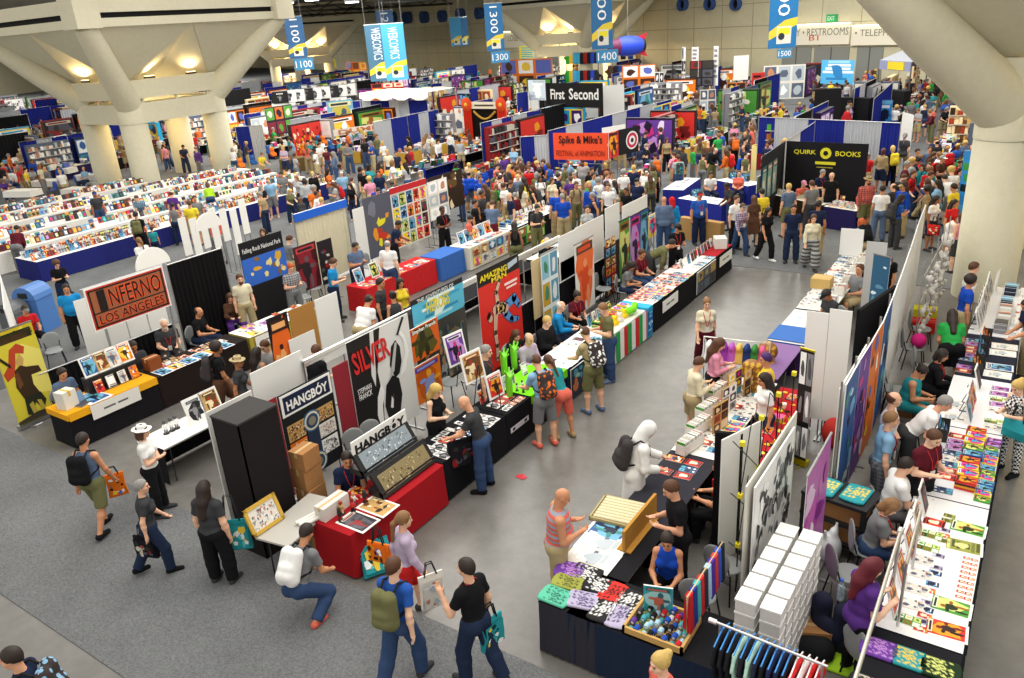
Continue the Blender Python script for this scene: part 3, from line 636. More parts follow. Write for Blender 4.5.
# ---------------------------------------------------------------- kit: goods
RG = random.Random(5)
PALN = list(PALS)[:10]
PALW = {'hot': 'red and orange', 'cool': 'blue', 'dark': 'dark', 'pop': 'yellow and pink', 'green': 'green', 'pale': 'pale grey', 'bw': 'black and white', 'sepia': 'tan', 'purple': 'purple', 'orange': 'orange', 'teal': 'teal', 'mint': 'mint green', 'moss': 'moss green', 'lavender': 'lavender'}
GM = {}
def gm(kind, pal):
    """shared meshes of small goods; returns [(part name or None, mesh)]"""
    k = (kind, pal)
    if k in GM: return GM[k]
    rng = random.Random(hash_(kind+pal)); c = PALS[pal]; b = MB(); out = None
    if kind == 'comic_book': b.box(-.085, .085, -.13, .13, 0, .008, '#efece4'); art(b, (-.085, -.13, .008), (1, 0, 0), (0, 1, 0), .17, .26, rng, pal, off=.0008)
    elif kind == 'art_print': b.box(-.15, .15, -.22, .22, 0, .006, '#f2f1ec'); art(b, (-.125, -.19, .006), (1, 0, 0), (0, 1, 0), .25, .38, rng, pal, off=.0008)
    elif kind == 'paperback': b.box(-.065, .065, -.1, .1, 0, .028, '#eae4d2'); b.box(-.068, -.064, -.1, .1, 0, .03, c[0]); art(b, (-.066, -.1, .028), (1, 0, 0), (0, 1, 0), .132, .2, rng, pal, 'figure', off=.0008)
    elif kind == 'book_stack':
        z = 0
        for i in range(4): a = rng.uniform(-.01, .01); b.box(-.085+a, .085+a, -.13, .13, z+.002, z+.03, '#eee8da'); b.box(-.087+a, .087+a, -.132, .132, z+.03, z+.034, c[i % 3]); b.box(-.087+a, -.083+a, -.13, .13, z, z+.034, c[i % 3]); z += .035
        art(b, (-.085, -.13, z), (1, 0, 0), (0, 1, 0), .17, .26, rng, pal, off=.0008)
    elif kind == 'postcard': b.box(-.05, .05, -.075, .075, 0, .006, '#f4f3ee'); art(b, (-.046, -.07, .006), (1, 0, 0), (0, 1, 0), .092, .14, rng, pal, 'abstract', off=.0008)
    elif kind == 'framed_print':
        mt = Matrix.Rotation(-.28, 4, 'X')
        b2 = MB(); art(b2, (-.13, -.013, .04), (1, 0, 0), (0, 0, 1), .26, .36, rng, pal, 'figure', off=.001)
        b.box(-.16, .16, -.01, .01, 0, .43, '#f3f2ee'); b.v += b2.v[:]; n = len(b.v)-len(b2.v); b.f += [tuple(i+n for i in f) for f in b2.f]; b.c += b2.c; b.sm += b2.sm
        b.v = [tuple(mt @ Vector(v)) for v in b.v]; e = MB(); e.box(-.012, .012, .1, .2, 0, .012, '#333333'); e.tube([(0, .1, .3), (0, .2, 0)], .006, '#333333', 4)
        out = [('picture', b.mesh(kind, 'print')), ('easel', e.mesh('easel', 'plastic'))]
    elif kind == 'upright_book':
        mt = Matrix.Rotation(-.25, 4, 'X'); b.box(-.085, .085, 0, .015, 0, .26, '#eee8da'); art(b, (-.085, 0, 0), (1, 0, 0), (0, 0, 1), .17, .26, rng, pal, off=.001); b.v = [tuple(mt @ Vector(v)) for v in b.v]
    elif kind == 'folded_shirt':
        vs, fs = sdf_mesh([cone((-.11, -.14, .018), (-.11, .14, .018), .024, .024, k=.05), cone((.11, -.14, .018), (.11, .14, .018), .024, .024, k=.05), cone((0, -.15, .02), (0, .15, .02), .03, .03, k=.06), cone((-.055, -.15, .02), (-.055, .15, .02), .028, .028, k=.05), cone((.055, -.15, .02), (.055, .15, .02), .028, .028, k=.05)], .016, [((0, 0, 0), (0, 0, -1)), ((0, 0, .034), (0, 0, 1))])
        col = np.tile(np.array(lin(c[{'bw': 1, 'pale': 1, 'pop': 4, 'green': 2, 'cool': 2}.get(pal, 0)])), (len(vs), 1)); x, y = vs[:, 0], vs[:, 1]; q = np.sin(x*70+np.sin(y*45)*2)*np.sin(y*55+np.sin(x*60)*2); t = (q > .05) & (np.abs(x) < .1) & (np.abs(y) < .12) & (vs[:, 2] > .02)
        col[t] = lin(c[{'bw': 0, 'hot': 2, 'pale': 2, 'dark': 3, 'pop': 1, 'green': 1, 'cool': 1}.get(pal, 1)]); out = [(None, np_mesh(kind, vs, fs, 'matte', col))]
    elif kind == 'comic_box':
        b.box(-.1, .1, -.3, .3, 0, .01, '#e4e2dc'); 
        for a_ in ((-.1, -.094, -.3, .3), (.094, .1, -.3, .3), (-.1, .1, -.3, -.294), (-.1, .1, .294, .3)): b.box(*a_, 0, .2, '#e4e2dc')
        e = MB()
        for i in range(22): cc = rng.choice(sum(PALS.values(), [])); y = -.28+i*.025; e.box(-.088, .088, y, y+.012, .01, .25+rng.uniform(-.01, .012), '#f0eee6'); e.box(-.088, .088, y-.002, y, .01, .25, cc, tops=cc)
        out = [('carton', b.mesh('carton', 'cardboard')), ('comics', e.mesh('comics', 'print'))]
    elif kind == 'figurine':
        b.lathe([(.0, 0), (.035, 0), (.035, .012), (0, .013)], '#222222', 10)
        for s in (-1, 1): b.tube([(0, .013*s, .01), (0, .013*s, .06)], .011, c[2], 6); b.tube([(0, .028*s, .11), (.02, .04*s, .075)], .008, c[0], 5)
        b.lathe([(.018, .055), (.028, .085), (.026, .115), (.01, .125)], c[0], 8); b.lathe([(.0, .12), (.018, .128), (.024, .147), (.016, .165), (0, .172)], c[4], 8)
    elif kind == 'plush_toy':
        vs, fs = sdf_mesh([ell((0, 0, .07), (.06, .065, .07)), ell((.01, 0, .17), (.055, .06, .055)), ell((0, .05, .22), (.02, .02, .03)), ell((0, -.05, .22), (.02, .02, .03)), cone((.03, .05, .09), (.07, .07, .06), .022, .02), cone((.03, -.05, .09), (.07, -.07, .06), .022, .02), cone((.03, .03, .03), (.09, .04, .02), .026, .024), cone((.03, -.03, .03), (.09, -.04, .02), .026, .024)], .014)
        out = [(None, np_mesh(kind, vs, fs, 'matte', np.array(lin(c[0]))))]
    elif kind == 'laptop': b.box(-.16, .16, -.11, .11, 0, .018, '#9a9ca0', tops='#404246'); mt = Matrix.Translation((0, .11, .018)) @ Matrix.Rotation(-.3, 4, 'X'); b.box(-.16, .16, -.004, .004, 0, .21, '#8a8c90', mtx=mt); b.box(-.15, .15, -.006, -.004, .01, .2, '#6c8cb0', mtx=mt)
    elif kind == 'bottle': b.lathe([(0, 0), (.032, 0), (.033, .12), (.03, .15), (.013, .185), (.013, .205)], '#bcd4e4', 10); e = MB(); e.lathe([(.014, .2), (.016, .205), (.016, .222), (0, .223)], '#2a60c8', 8); out = [('body', b.mesh('bottle', 'clear')), ('cap', e.mesh('cap', 'plastic'))]
    elif kind == 'cup': b.lathe([(0, 0), (.028, 0), (.038, .1), (.036, .1), (.03, .01)], '#f2efe8', 12); b.lathe([(.0295, .02), (.036, .075)], c[0], 12)
    elif kind == 'card_stand':
        for i in range(3):
            y = -.05+i*.05; z = i*.08; mt = Matrix.Translation((0, y, z)) @ Matrix.Rotation(-.25, 4, 'X')
            for j in range(4): b.box(-.2+j*.1, -.115+j*.1, -.004, .004, .01, .13, rng.choice(c), mtx=mt); b.box(-.19+j*.1, -.125+j*.1, -.006, -.004, .03, .09, rng.choice(c), mtx=mt)
            b.box(-.21, .21, -.02+y, .03+y, z, z+.01, '#2a2a2a')
        b.box(-.21, -.2, -.07, .09, 0, .22, '#2a2a2a'); b.box(.2, .21, -.07, .09, 0, .22, '#2a2a2a')
    elif kind == 'storage_tin': b.box(-.12, .12, -.09, .09, 0, .07, c[0], tops=c[1]); b.box(-.03, .03, -.094, -.09, .03, .05, '#d0d0d0')
    elif kind == 'wire_basket':
        for x in (-.18, .18):
            for y in (-.13, .13): b.tube([(x, y, 0), (x, y, .2)], .005, '#d8d8d8', 4)
        for z in (.01, .1, .2): b.tube([(-.18, -.13, z), (.18, -.13, z), (.18, .13, z), (-.18, .13, z), (-.18, -.13, z)], .004, '#d8d8d8', 4)
        for i in range(7): b.box(-.15+i*.045, -.125+i*.045, -.11, .11, .01, .22, rng.choice(c))
    GM[k] = out or [(None, b.mesh(kind, 'print'))]
    return GM[k]
def hash_(s):
    v = 7
    for ch in s: v = (v*131+ord(ch)) % 1000003
    return v
NICE = {'comic_book': 'comic', 'art_print': 'art print', 'paperback': 'paperback book', 'book_stack': 'stack of books', 'postcard': 'small card', 'framed_print': 'white-matted picture on an easel', 'upright_book': 'book propped upright',
        'folded_shirt': 'folded shirt', 'comic_box': 'white carton of upright comics', 'figurine': 'small figurine', 'plush_toy': 'plush toy', 'card_stand': 'tiered card stand', 'storage_tin': 'small storage tin', 'wire_basket': 'wire basket of booklets', 'cup': 'paper cup', 'laptop': 'open laptop', 'bottle': 'clear water bottle'}
CATS = {'comic_book': 'comic', 'art_print': 'print', 'paperback': 'book', 'book_stack': 'book', 'postcard': 'card', 'framed_print': 'picture', 'upright_book': 'book', 'folded_shirt': 'shirt', 'comic_box': 'box', 'figurine': 'figurine', 'plush_toy': 'toy',
        'card_stand': 'card stand', 'storage_tin': 'tin', 'wire_basket': 'basket', 'cup': 'cup', 'laptop': 'laptop', 'bottle': 'bottle'}
COUNT = {}
def good(kind, pal, p, rz, place, scale=1., group=None):
    COUNT[kind] = COUNT.get(kind, 0)+1
    ms = gm(kind, pal); cw = [PALW[pal]+' '] if kind not in ('laptop', 'bottle', 'comic_box', 'cup') else ['']
    if len((cw[0]+NICE[kind]+' '+place).split()) > 16: cw = ['']
    lab = cw[0]+NICE[kind]+' '+place; lab = ' '.join(lab.split()[:16])
    if ms[0][0] is None: o = link(kind, ms[0][1], None, p, rz)
    else:
        o = empty(kind, p, rz)
        for nm, me in ms: link(nm, me, o)
    o.scale = (scale,)*3
    return tag(o, lab, CATS[kind], group or (NICE[kind]+'s '+place))
def spread(t, place, spec, seed=0, u0=None, u1=None):
    """rows of goods on a table: spec = [(kind, v, spacing, palettes, probability)]; v measured from the table's middle, negative = public side"""
    rng = random.Random(seed)
    u0 = -t[3]/2+.12 if u0 is None else u0; u1 = t[3]/2-.12 if u1 is None else u1
    for kind, v, sp, pals, pr in spec:
        u = u0+sp*.4
        while u < u1-sp*.2:
            if rng.random() < pr:
                p = on(t, u+rng.uniform(-.01, .01), v+rng.uniform(-.015, .015)); good(kind, rng.choice(pals), p, t[2]+rng.uniform(-.06, .06), place)
            u += sp
def sign_card(p, rz, w_, h_, col, label, text=None, tcol='#222222', tilt=.0, lines=1):
    o = empty('table_sign', p, rz, label, 'sign'); b = MB(); b.box(-w_/2, w_/2, -.004, .004, 0, h_, col); b.build('card', 'print', o)
    if text: lettering(text, tcol, o, (0, -.005, h_*.5), (1, 0, 0), (0, 0, 1), w_*.85, h_*.5, off=.0005)
    else:
        b = MB()
        for a_, c_ in ((-.26, -.02), (.03, .24)): b.box(w_*a_, w_*c_, -.006, -.004, h_*.44, h_*.56, tcol)
        b.build('printed_line', 'print', o)
    return o
def carton(x, y, z, sx, sy, sz, rz, label, col='#a8794c', group=None, tape='#c8a878', name='cardboard_box'):
    r = empty(name, (x, y, z), rz, label, 'box', group)
    b = MB(); b.box(-sx/2, sx/2, -sy/2, sy/2, 0, sz, col); b.build('carton', 'cardboard', r)
    b = MB(); b.box(-sx/2-.002, sx/2+.002, -.025, .025, sz*.7, sz+.003, tape); b.build('tape', 'print', r); return r
# ---------------------------------------------------------------- where things stand
def ray(px, py):
    a, b = (px-512)/FOC, (py-339)/FOC
    return a*_X+b*_Y+_F
def PX(px, py, X): d = ray(px, py); t = X/d[0]; return (float(d[1]*t), float(CAMH+d[2]*t))        # (y, z) on the plane x = X
def PY(px, py, Y): d = ray(px, py); t = Y/d[1]; return (float(d[0]*t), float(CAMH+d[2]*t))        # (x, z) on the plane y = Y
def AT(px, py, dd): d = ray(px, py); t = dd/math.hypot(d[0], d[1]); return (float(d[0]*t), float(d[1]*t), float(CAMH+d[2]*t))

# ---------------------------------------------------------------- the hall
def ground_mat(name, c0, c1, scale, rough, bump, spec=.4, patch=None, var=.13):
    m = bpy.data.materials.new(name); m.use_nodes = True; nt = m.node_tree; b = nt.nodes['Principled BSDF']
    tc = nt.nodes.new('ShaderNodeTexCoord'); n = nt.nodes.new('ShaderNodeTexNoise'); n.inputs['Scale'].default_value = scale; n.inputs['Detail'].default_value = 6; n.inputs['Roughness'].default_value = .65
    nt.links.new(tc.outputs['Object'], n.inputs['Vector'])
    cr = nt.nodes.new('ShaderNodeValToRGB'); cr.color_ramp.elements[0].position = .35; cr.color_ramp.elements[1].position = .65
    cr.color_ramp.elements[0].color = (*lin(c0), 1); cr.color_ramp.elements[1].color = (*lin(c1), 1); nt.links.new(n.outputs['Fac'], cr.inputs[0])
    n2 = nt.nodes.new('ShaderNodeTexNoise'); n2.inputs['Scale'].default_value = patch or .5; n2.inputs['Detail'].default_value = 5; nt.links.new(tc.outputs['Object'], n2.inputs['Vector'])
    r = nt.nodes.new('ShaderNodeMapRange'); r.inputs[1].default_value = .3; r.inputs[2].default_value = .7; r.inputs[3].default_value = 1-var; r.inputs[4].default_value = 1+var; nt.links.new(n2.outputs['Fac'], r.inputs[0])
    mx = nt.nodes.new('ShaderNodeMix'); mx.data_type = 'RGBA'; mx.blend_type = 'MULTIPLY'; mx.inputs[0].default_value = 1; nt.links.new(cr.outputs[0], mx.inputs[6]); nt.links.new(r.outputs[0], mx.inputs[7])
    nt.links.new(mx.outputs[2], b.inputs['Base Color']); b.inputs['Roughness'].default_value = rough; b.inputs['Specular IOR Level'].default_value = spec
    bp = nt.nodes.new('ShaderNodeBump'); bp.inputs['Strength'].default_value = bump; bp.inputs['Distance'].default_value = .02; nt.links.new(n.outputs['Fac'], bp.inputs['Height']); nt.links.new(bp.outputs[0], b.inputs['Normal'])
    M[name] = m
ground_mat('concrete', '#6a6864', '#777571', 3, .3, .02, .45, None, .1)
ground_mat('carpet', '#5e6062', '#7d7f80', 42, .98, .6, .05, .8)
ground_mat('cast_concrete', '#cbc6ae', '#d0cbb3', 5, .85, .02, .2, .3, .03)
ground_mat('wall_tile', '#cdc7a8', '#d2ccb0', 2, .8, .02, .2, .2, .04)
def slab(name, x0, x1, y0, y1, z0, z1, m):
    o = MB().box(x0, x1, y0, y1, z0, z1, '#ffffff').build(name, m); o['kind'] = 'structure'; return o
slab('floor', -200, 45, -6, 230, -.2, 0, 'concrete')
slab('trim_1', -90, 12, 3.3, 6.02, .001, .012, 'carpet'); slab('trim_2', -195, -19.9, 6.02, 220, .001, .012, 'carpet'); slab('trim_3', -19.9, 40, 22.35, 220, .001, .012, 'carpet')
# back wall: a local frame along the wall
W0 = Vector((-15, 75, 0)); WU = Vector((60, -27, 0)).normalized(); WN = Vector((WU.y, -WU.x, 0))  # faces the hall
wa = math.atan2(WU.y, WU.x)
def WH(px, py):
    d = Vector(ray(px, py)); c = Vector((0, 0, CAMH)); t = (W0-c).dot(WN)/d.dot(WN); p = c+d*t; return ((p-W0).dot(WU), p.z)
b = MB(); b.box(-240, 60, 0, .6, 0, 13, '#ffffff'); wl = b.build('wall_back', 'wall_tile', None, W0, wa); wl['kind'] = 'structure'
b = MB()
for i in range(-60, 16): b.box(i*3.9, i*3.9+.06, -.012, 0, 0, 12, '#9c967c')
for z in (3.2, 5.2, 7.2, 9.2): b.box(-240, 60, -.012, 0, z, z+.06, '#9c967c')
o = b.build('trim_4', 'matte', wl); 
for px, py in ((685, 4.5), (712, 4), (738, 4), (395, 18), (410, 17.5), (427, 17), (445, 16), (463, 14), (482, 13)):
    u, z = WH(px, py); d = Vector(ray(px, py)); r_ = 5.2/FOC*((W0+WU*u).length)
    dd = empty('air_duct', W0+WU*u+Vector((0, 0, z)), wa, 'round blue-lined air duct opening in the back wall at the right' if px > 600 else 'round blue-lined air duct opening in the far left part of the back wall', 'air duct', 'round ducts on the back wall right' if px > 600 else 'round ducts on the back wall left')
    mt = Matrix.Rotation(PI/2, 4, 'X')
    b = MB(); b.lathe([(r_*.95, 0), (r_, r_*1.1), (r_*.86, r_*1.1), (r_*.82, .1)], '#3c5890', 20); b.v = [tuple(mt @ Vector(v)) for v in b.v]; b.build('sleeve', 'matte', dd)
    b = MB(); b.lathe([(0, .12), (r_*.84, .12)], '#0e0f12', 20); b.v = [tuple(mt @ Vector(v)) for v in b.v]; b.build('opening', 'matte', dd)
def wallsign(px0, py0, px1, py1, label, words):
    u0, zt = WH(px0, py0); u1, z2 = WH(px1, py0); _, zb = WH((px0+px1)/2, py1); zt = (zt+z2)/2
    o = empty('wall_sign', W0+WU*u0, wa, label, 'sign'); b = MB(); b.box(0, u1-u0, -.35, 0, zb, zt, '#f4efdc'); b.build('panel', 'matte', o)
    b = MB(); b.box(0, u1-u0, -.5, -.36, zt-.06, zt, '#fff4d0'); b.build('light_strip', 'glow', o)
    for s, a, c, y0, y1, col in words:
        ua, za = WH(a, y0); ub, zb2 = WH(c, y1); lettering(s, col, o, ((ua+ub)/2-u0, -.36, (za+zb2)/2), (1, 0, 0), (0, 0, 1), ub-ua, za-zb2)
    return u0, u1, zb
wallsign(780, 23.5, 853, 44.5, 'long cream overhead wall sign reading lobby and restrooms behind the blue banner', [('LOBBY \u2022 RESTROOMS', 783, 851, 29.5, 34.5, '#8a8672'), ('B1', 812, 821, 35, 40, '#d84038')])
wallsign(855, 23.5, 935, 44.5, 'cream overhead wall sign about telephones cut off by the sloping column', [('\u2022 TELEPHONES', 858, 915, 29.5, 34.5, '#8a8672')])
wallsign(505, 30, 562, 47, 'distant cream lobby and restrooms sign left of the t-shirt column', [('LOBBY \u2022 RESTROOMS', 510, 555, 35, 39.5, '#a49a78'), ('B1', 546, 552, 39, 43, '#d84038')])
for i, (a, c) in enumerate(((783, 812), (815, 850), (858, 884), (520, 558))):
    u0, z = WH(a, 47); u1, _ = WH(c, 47); b = MB(); b.box(u0, u1, -.08, 0, 0, z, '#8e918c'); b.box((u0+u1)/2-.05, (u0+u1)/2+.05, -.1, -.08, 0, z, '#5c5f5c'); o = b.build('door_%d' % (i+1), 'matte', None, W0, wa); o['kind'] = 'structure'
u0, z = WH(833, 18); o = empty('exit_sign', W0+WU*u0+Vector((0, 0, z)), wa, 'small green exit sign high on the back wall', 'sign'); b = MB(); b.box(-.5, .5, -.25, 0, -.3, .3, '#2fae6a'); b.build('sign_box', 'plastic', o); lettering('EXIT', '#f2fff4', o, (0, -.25, 0), (1, 0, 0), (0, 0, 1), .7, .32)
# ceiling beyond the near roof opening
def poly_slab(name, pts, z0, z1, m, col='#b8b4a4'):
    n = len(pts); b = MB(); b.add([(x, y, z0) for x, y in pts]+[(x, y, z1) for x, y in pts], [tuple(range(n))[::-1], tuple(range(n, 2*n))]+[(i, (i+1) % n, n+(i+1) % n, n+i) for i in range(n)], col)
    o = b.build(name, m); o['kind'] = 'structure'; return o
poly_slab('ceiling', [(-60, 20), (-152, 24), (-242, 178), (-15, 78), (-30, 74)], 11, 11.4, 'matte', '#a39f90')
b = MB(); b.box(0, 172, 0, .5, 0, 12, '#ffffff'); o = b.build('wall_left', 'wall_tile', None, (-236, 174, 0), math.atan2(-146, 86)); o['kind'] = 'structure'
for k in range(7):
    b = MB(); p0 = Vector((-66-14*k, 50, 10.3)); p1 = Vector((-40-20*k, 88+8*k, 10.3))
    b.tube([p0, p1], .16, '#3c3a36', 5); b.tube([p0+Vector((0, 0, .7)), p1+Vector((0, 0, .7))], .12, '#3c3a36', 5)
    for j in range(12): q = p0.lerp(p1, j/12); q2 = p0.lerp(p1, (j+.5)/12)+Vector((0, 0, .7)); q3 = p0.lerp(p1, (j+1)/12); b.tube([q, q2, q3], .07, '#3c3a36', 4)
    o = b.build('trim_%d' % (k+10), 'matte'); o['kind'] = 'structure'
for px, py in ((287, 4), (312, 1), (352, 3)):
    p = AT(px, py, 78); o = empty('ceiling_lamp', p, 0, 'small white ceiling lamp glowing above the left banners', 'lamp', 'ceiling lamps above the left banners'); b = MB(); b.box(-.6, .6, -.25, .25, 0, .12, '#ffffff'); b.build('diffuser', 'glow', o)
    b = MB(); b.box(-.65, .65, -.3, .3, .12, .3, '#8c8c8a'); b.tube([(0, 0, .3), (0, 0, max(.6, 11-p[2]))], .03, '#555555', 4); b.build('housing', 'metal', o)

def column_tree(x0, x1, y0, y1, n0, a=3.2, hn=8.3, lamps=True, legs_h=3.65, r=.7, light=210, ring=(3.6, 4.6)):
    """four round legs, a ring beam, and four round struts spreading to a square of roof beams, with sloping shells between"""
    cs = [(x1, y0), (x1, y1), (x0, y1), (x0, y0)]; cx, cy = (x0+x1)/2, (y0+y1)/2
    sg = [(1, -1), (1, 1), (-1, 1), (-1, -1)]; idx = n0
    def S(b, m='cast_concrete'):
        nonlocal idx
        o = b.build('trim_%d' % idx, m); o['kind'] = 'structure'; idx += 1
    b = MB()
    for (x, y) in cs: b.lathe([(r, 0), (r, legs_h), (r*.98, legs_h)], '#ffffff', 28, (x, y))
    S(b)
    rg0, rg1 = ring; b = MB(); w_ = r*.95
    for i in range(4):
        (xa, ya), (xb, yb) = cs[i], cs[(i+1) % 4]; d = Vector((xb-xa, yb-ya, 0)).normalized(); n = Vector((d.y, -d.x, 0))
        A = Vector((xa, ya, 0)); B = Vector((xb, yb, 0))
        pr = [A+n*w_, B+n*w_, B-n*w_, A-n*w_]
        b.add([(p.x, p.y, rg0) for p in pr]+[(p.x, p.y, rg1) for p in pr], [(3, 2, 1, 0), (4, 5, 6, 7), (0, 1, 5, 4), (1, 2, 6, 5), (2, 3, 7, 6), (3, 0, 4, 7)], '#ffffff')
    for (x, y) in cs: b.lathe([(r*1.03, rg0-.02), (r*1.03, rg1+.02), (0, rg1+.02)], '#ffffff', 24, (x, y))
    S(b)
    b = MB(); p0, p1 = rg1+.22, rg1+1.15
    for i in range(4):
        (xa, ya), (xb, yb) = cs[i], cs[(i+1) % 4]; d = Vector((xb-xa, yb-ya, 0)).normalized(); n = Vector((d.y, -d.x, 0)); A = Vector((xa, ya, 0))-d*.3; B = Vector((xb, yb, 0))+d*.3
        pr = [A+n*w_*.95, B+n*w_*.95, B+n*w_*.6, A+n*w_*.6]
        b.add([(p.x, p.y, p0) for p in pr]+[(p.x, p.y, p1) for p in pr], [(3, 2, 1, 0), (4, 5, 6, 7), (0, 1, 5, 4), (1, 2, 6, 5), (2, 3, 7, 6), (3, 0, 4, 7)], '#ffffff')
        for t in (.15, .5, .85): q = A.lerp(B, t)+n*w_*.7; b.box(q.x-.06, q.x+.06, q.y-.06, q.y+.06, rg1, p0, '#ffffff')
    S(b)
    b = MB(); nodes = []
    for (x, y), (sx, sy) in zip(cs, sg):
        p = Vector((x+sx*a, y+sy*a, hn+.2)); nodes.append(p)
        b.tube([(x, y, rg1-.1), (x+sx*a*.5, y+sy*a*.5, (rg1+hn)/2), p], r*.98, '#ffffff', 28, r1=r*.72)
    S(b)
    b = MB()                                                       # sloping shells, folded inwards between the struts
    for i in range(4):
        A = Vector((*cs[i], p1-.2)); B = Vector((*cs[(i+1) % 4], p1-.2)); NA, NB = nodes[i].copy(), nodes[(i+1) % 4].copy(); NA.z = NB.z = hn+.1
        mid = (A+B)/2; inn = Vector((cx, cy, 0))-Vector((mid.x, mid.y, 0)); inn.normalize(); Mb = mid+inn*1.85; Mt = (NA+NB)/2
        A2 = A.lerp(NA, .02); B2 = B.lerp(NB, .02)
        for tri in ((A2, NA, Mt), (A2, Mt, Mb), (B2, Mt, NB), (B2, Mb, Mt)):
            nn = (tri[1]-tri[0]).cross(tri[2]-tri[0]).normalized()*.06
            v = [q+nn for q in tri]+[q-nn for q in tri]; b.add(v, [(0, 1, 2), (5, 4, 3), (0, 3, 4, 1), (1, 4, 5, 2), (2, 5, 3, 0)], '#ffffff')
    S(b)
    b = MB(); k = MB()
    for i in range(4):
        A, B = nodes[i], nodes[(i+1) % 4]; d = (B-A).normalized(); n = Vector((d.y, -d.x, 0))
        for (o0, o1, za, zb, col) in ((-.5, .25, hn, hn+.38, 0), (-.5, .1, hn+.38, hn+.62, 1), (-.5, .25, hn+.62, hn+1.2, 0)):
            pr = [A+n*o1, B+n*o1, B+n*o0, A+n*o0]; bb = k if col else b
            bb.add([(p.x, p.y, za) for p in pr]+[(p.x, p.y, zb) for p in pr], [(3, 2, 1, 0), (4, 5, 6, 7), (0, 1, 5, 4), (1, 2, 6, 5), (2, 3, 7, 6), (3, 0, 4, 7)], '#0c0c0c' if col else '#ffffff')
    for p in nodes: b.box(p.x-.6, p.x+.6, p.y-.6, p.y+.6, hn-.05, hn+1.25, '#ffffff')
    S(b); S(k, 'matte')
    if lamps:
        for i in range(4):
            (xa, ya), (xb, yb) = cs[i], cs[(i+1) % 4]; m_ = Vector(((xa+xb)/2, (ya+yb)/2, 0)); inn = (Vector((cx, cy, 0))-m_).normalized(); d = Vector((xb-xa, yb-ya, 0)).normalized()
            for t in (-.5, .5):
                q = m_+d*t*(Vector((xb-xa, yb-ya, 0)).length/2)+inn*-.42
                o = empty('column_uplight', (q.x, q.y, p1+.02), math.atan2(d.y, d.x), 'glowing uplight on the parapet of the spreading concrete column', 'lamp', 'uplights on the concrete columns')
                MB().box(-.28, .28, -.1, .1, 0, .1, '#55504a').build('housing', 'metal', o); MB().box(-.25, .25, -.08, .08, .1, .13, '#ffd9a0').build('lens', 'glow', o)
                ld = bpy.data.lights.new('uplight_lamp', 'SPOT'); ld.energy = light; ld.color = (1, .72, .36); ld.shadow_soft_size = .15; ld.spot_size = 2.3; ld.spot_blend = .8
                lo = bpy.data.objects.new('uplight_lamp', ld); lo.parent = o; lo.location = (0, 0, .2); lo.rotation_euler = (PI, 0, 0); C.objects.link(lo)
            ld = bpy.data.lights.new('downlight_lamp', 'POINT'); ld.energy = light*.3; ld.color = (1, .75, .4); ld.shadow_soft_size = .1
            lo = bpy.data.objects.new('downlight_lamp', ld); q = m_+inn*1.0; lo.location = (q.x, q.y, rg0-.1); C.objects.link(lo)
column_tree(-44.6, -40.8, 24.5, 29.6, 30)
column_tree(-.95, 3.2, 22.2, 27, 40, a=3.5, legs_h=3.95, ring=(3.95, 4.6), light=200)
column_tree(-45.5, -40.2, 73.2, 78.5, 50, light=1100)
column_tree(-92, -87, 78, 83.5, 60, light=1500)

# hanging aisle banners
def hang(px0, py0, px1, py1, dd, label, words, col, plate=None, h_up=6):
    p = AT((px0+px1)/2, py1, dd); w_ = (px1-px0)/FOC*dd*1.03; top = AT((px0+px1)/2, py0, dd)[2]
    o = empty('aisle_banner', (p[0], p[1], p[2]), -YAW*.98+0.05, label, 'banner'); H_ = top-p[2]
    b = MB(); b.box(-w_/2, w_/2, -.02, .02, 0, H_, col); b.build('cloth', 'print', o)
    b = MB()
    b.poly((-w_/2, -.022, 0), (1, 0, 0), (0, 0, 1), [(0, H_*.1), (w_, H_*.27), (w_, H_*.36), (w_*.55, H_*.33), (0, H_*.2)], '#e2c83a', .002)
    b.poly((-w_/2, -.024, 0), (1, 0, 0), (0, 0, 1), [(w_*.28, H_*.05), (w_*.8, H_*.05), (w_*.8, H_*.26), (w_*.28, H_*.26)], '#d8d8d0', .003)
    b.poly((-w_/2, -.026, 0), (1, 0, 0), (0, 0, 1), [(w_*.33, H_*.16), (w_*.75, H_*.16), (w_*.75, H_*.24), (w_*.33, H_*.24)], '#e8dc30', .004)
    b.poly((-w_/2, -.028, 0), (1, 0, 0), (0, 0, 1), [(w_*.45+w_*.12*cos(t*PI/4), H_*.14+H_*.045*sin(t*PI/4)) for t in range(8)], '#26303c', .005)
    b.build('emblem', 'print', o)
    if words:
        lettering(words, '#eef2f4', o, (0, -.024, H_*.66), (0, 0, -1), (1, 0, 0), H_*.56, w_*.42, off=.006)
    b = MB()
    for s in (-1, 1): b.tube([(s*w_*.45, 0, H_), (s*w_*.45, 0, H_+h_up)], .012, '#aaaaaa', 4)
    b.tube([(-w_*.52, 0, H_), (w_*.52, 0, H_)], .03, '#cccccc', 6); b.build('hanger', 'metal', o)
    if plate:
        k = .5 if dd < 45 else 1; b = MB(); b.box(-w_*.3*k, w_*.75*k, -.02, .02, -w_*.6*k-.05, -.05, '#3c88b8'); b.tube([(0, 0, .02), (0, 0, -.06)], .02, '#888', 4); b.build('plate', 'print', o); lettering(plate, '#f4f8fa', o, (w_*.22*k, -.022, -w_*.3*k-.05), (1, 0, 0), (0, 0, 1), w_*.9*k, w_*.36*k)
hang(769.5, -38, 794, 48, 40, 'tall blue 1500 aisle banner hanging at the right before the cream wall', '1500', '#2272ae', '1500')
hang(593, -28, 612, 49, 50, 'tall blue 1400 aisle banner hanging over the t-shirt booth', '1400', '#256a9e', '1400')
hang(488, 3, 504, 51, 62, 'blue 1300 aisle banner with yellow swoosh and 1300 plate', '1300', '#256a9e', '1300')
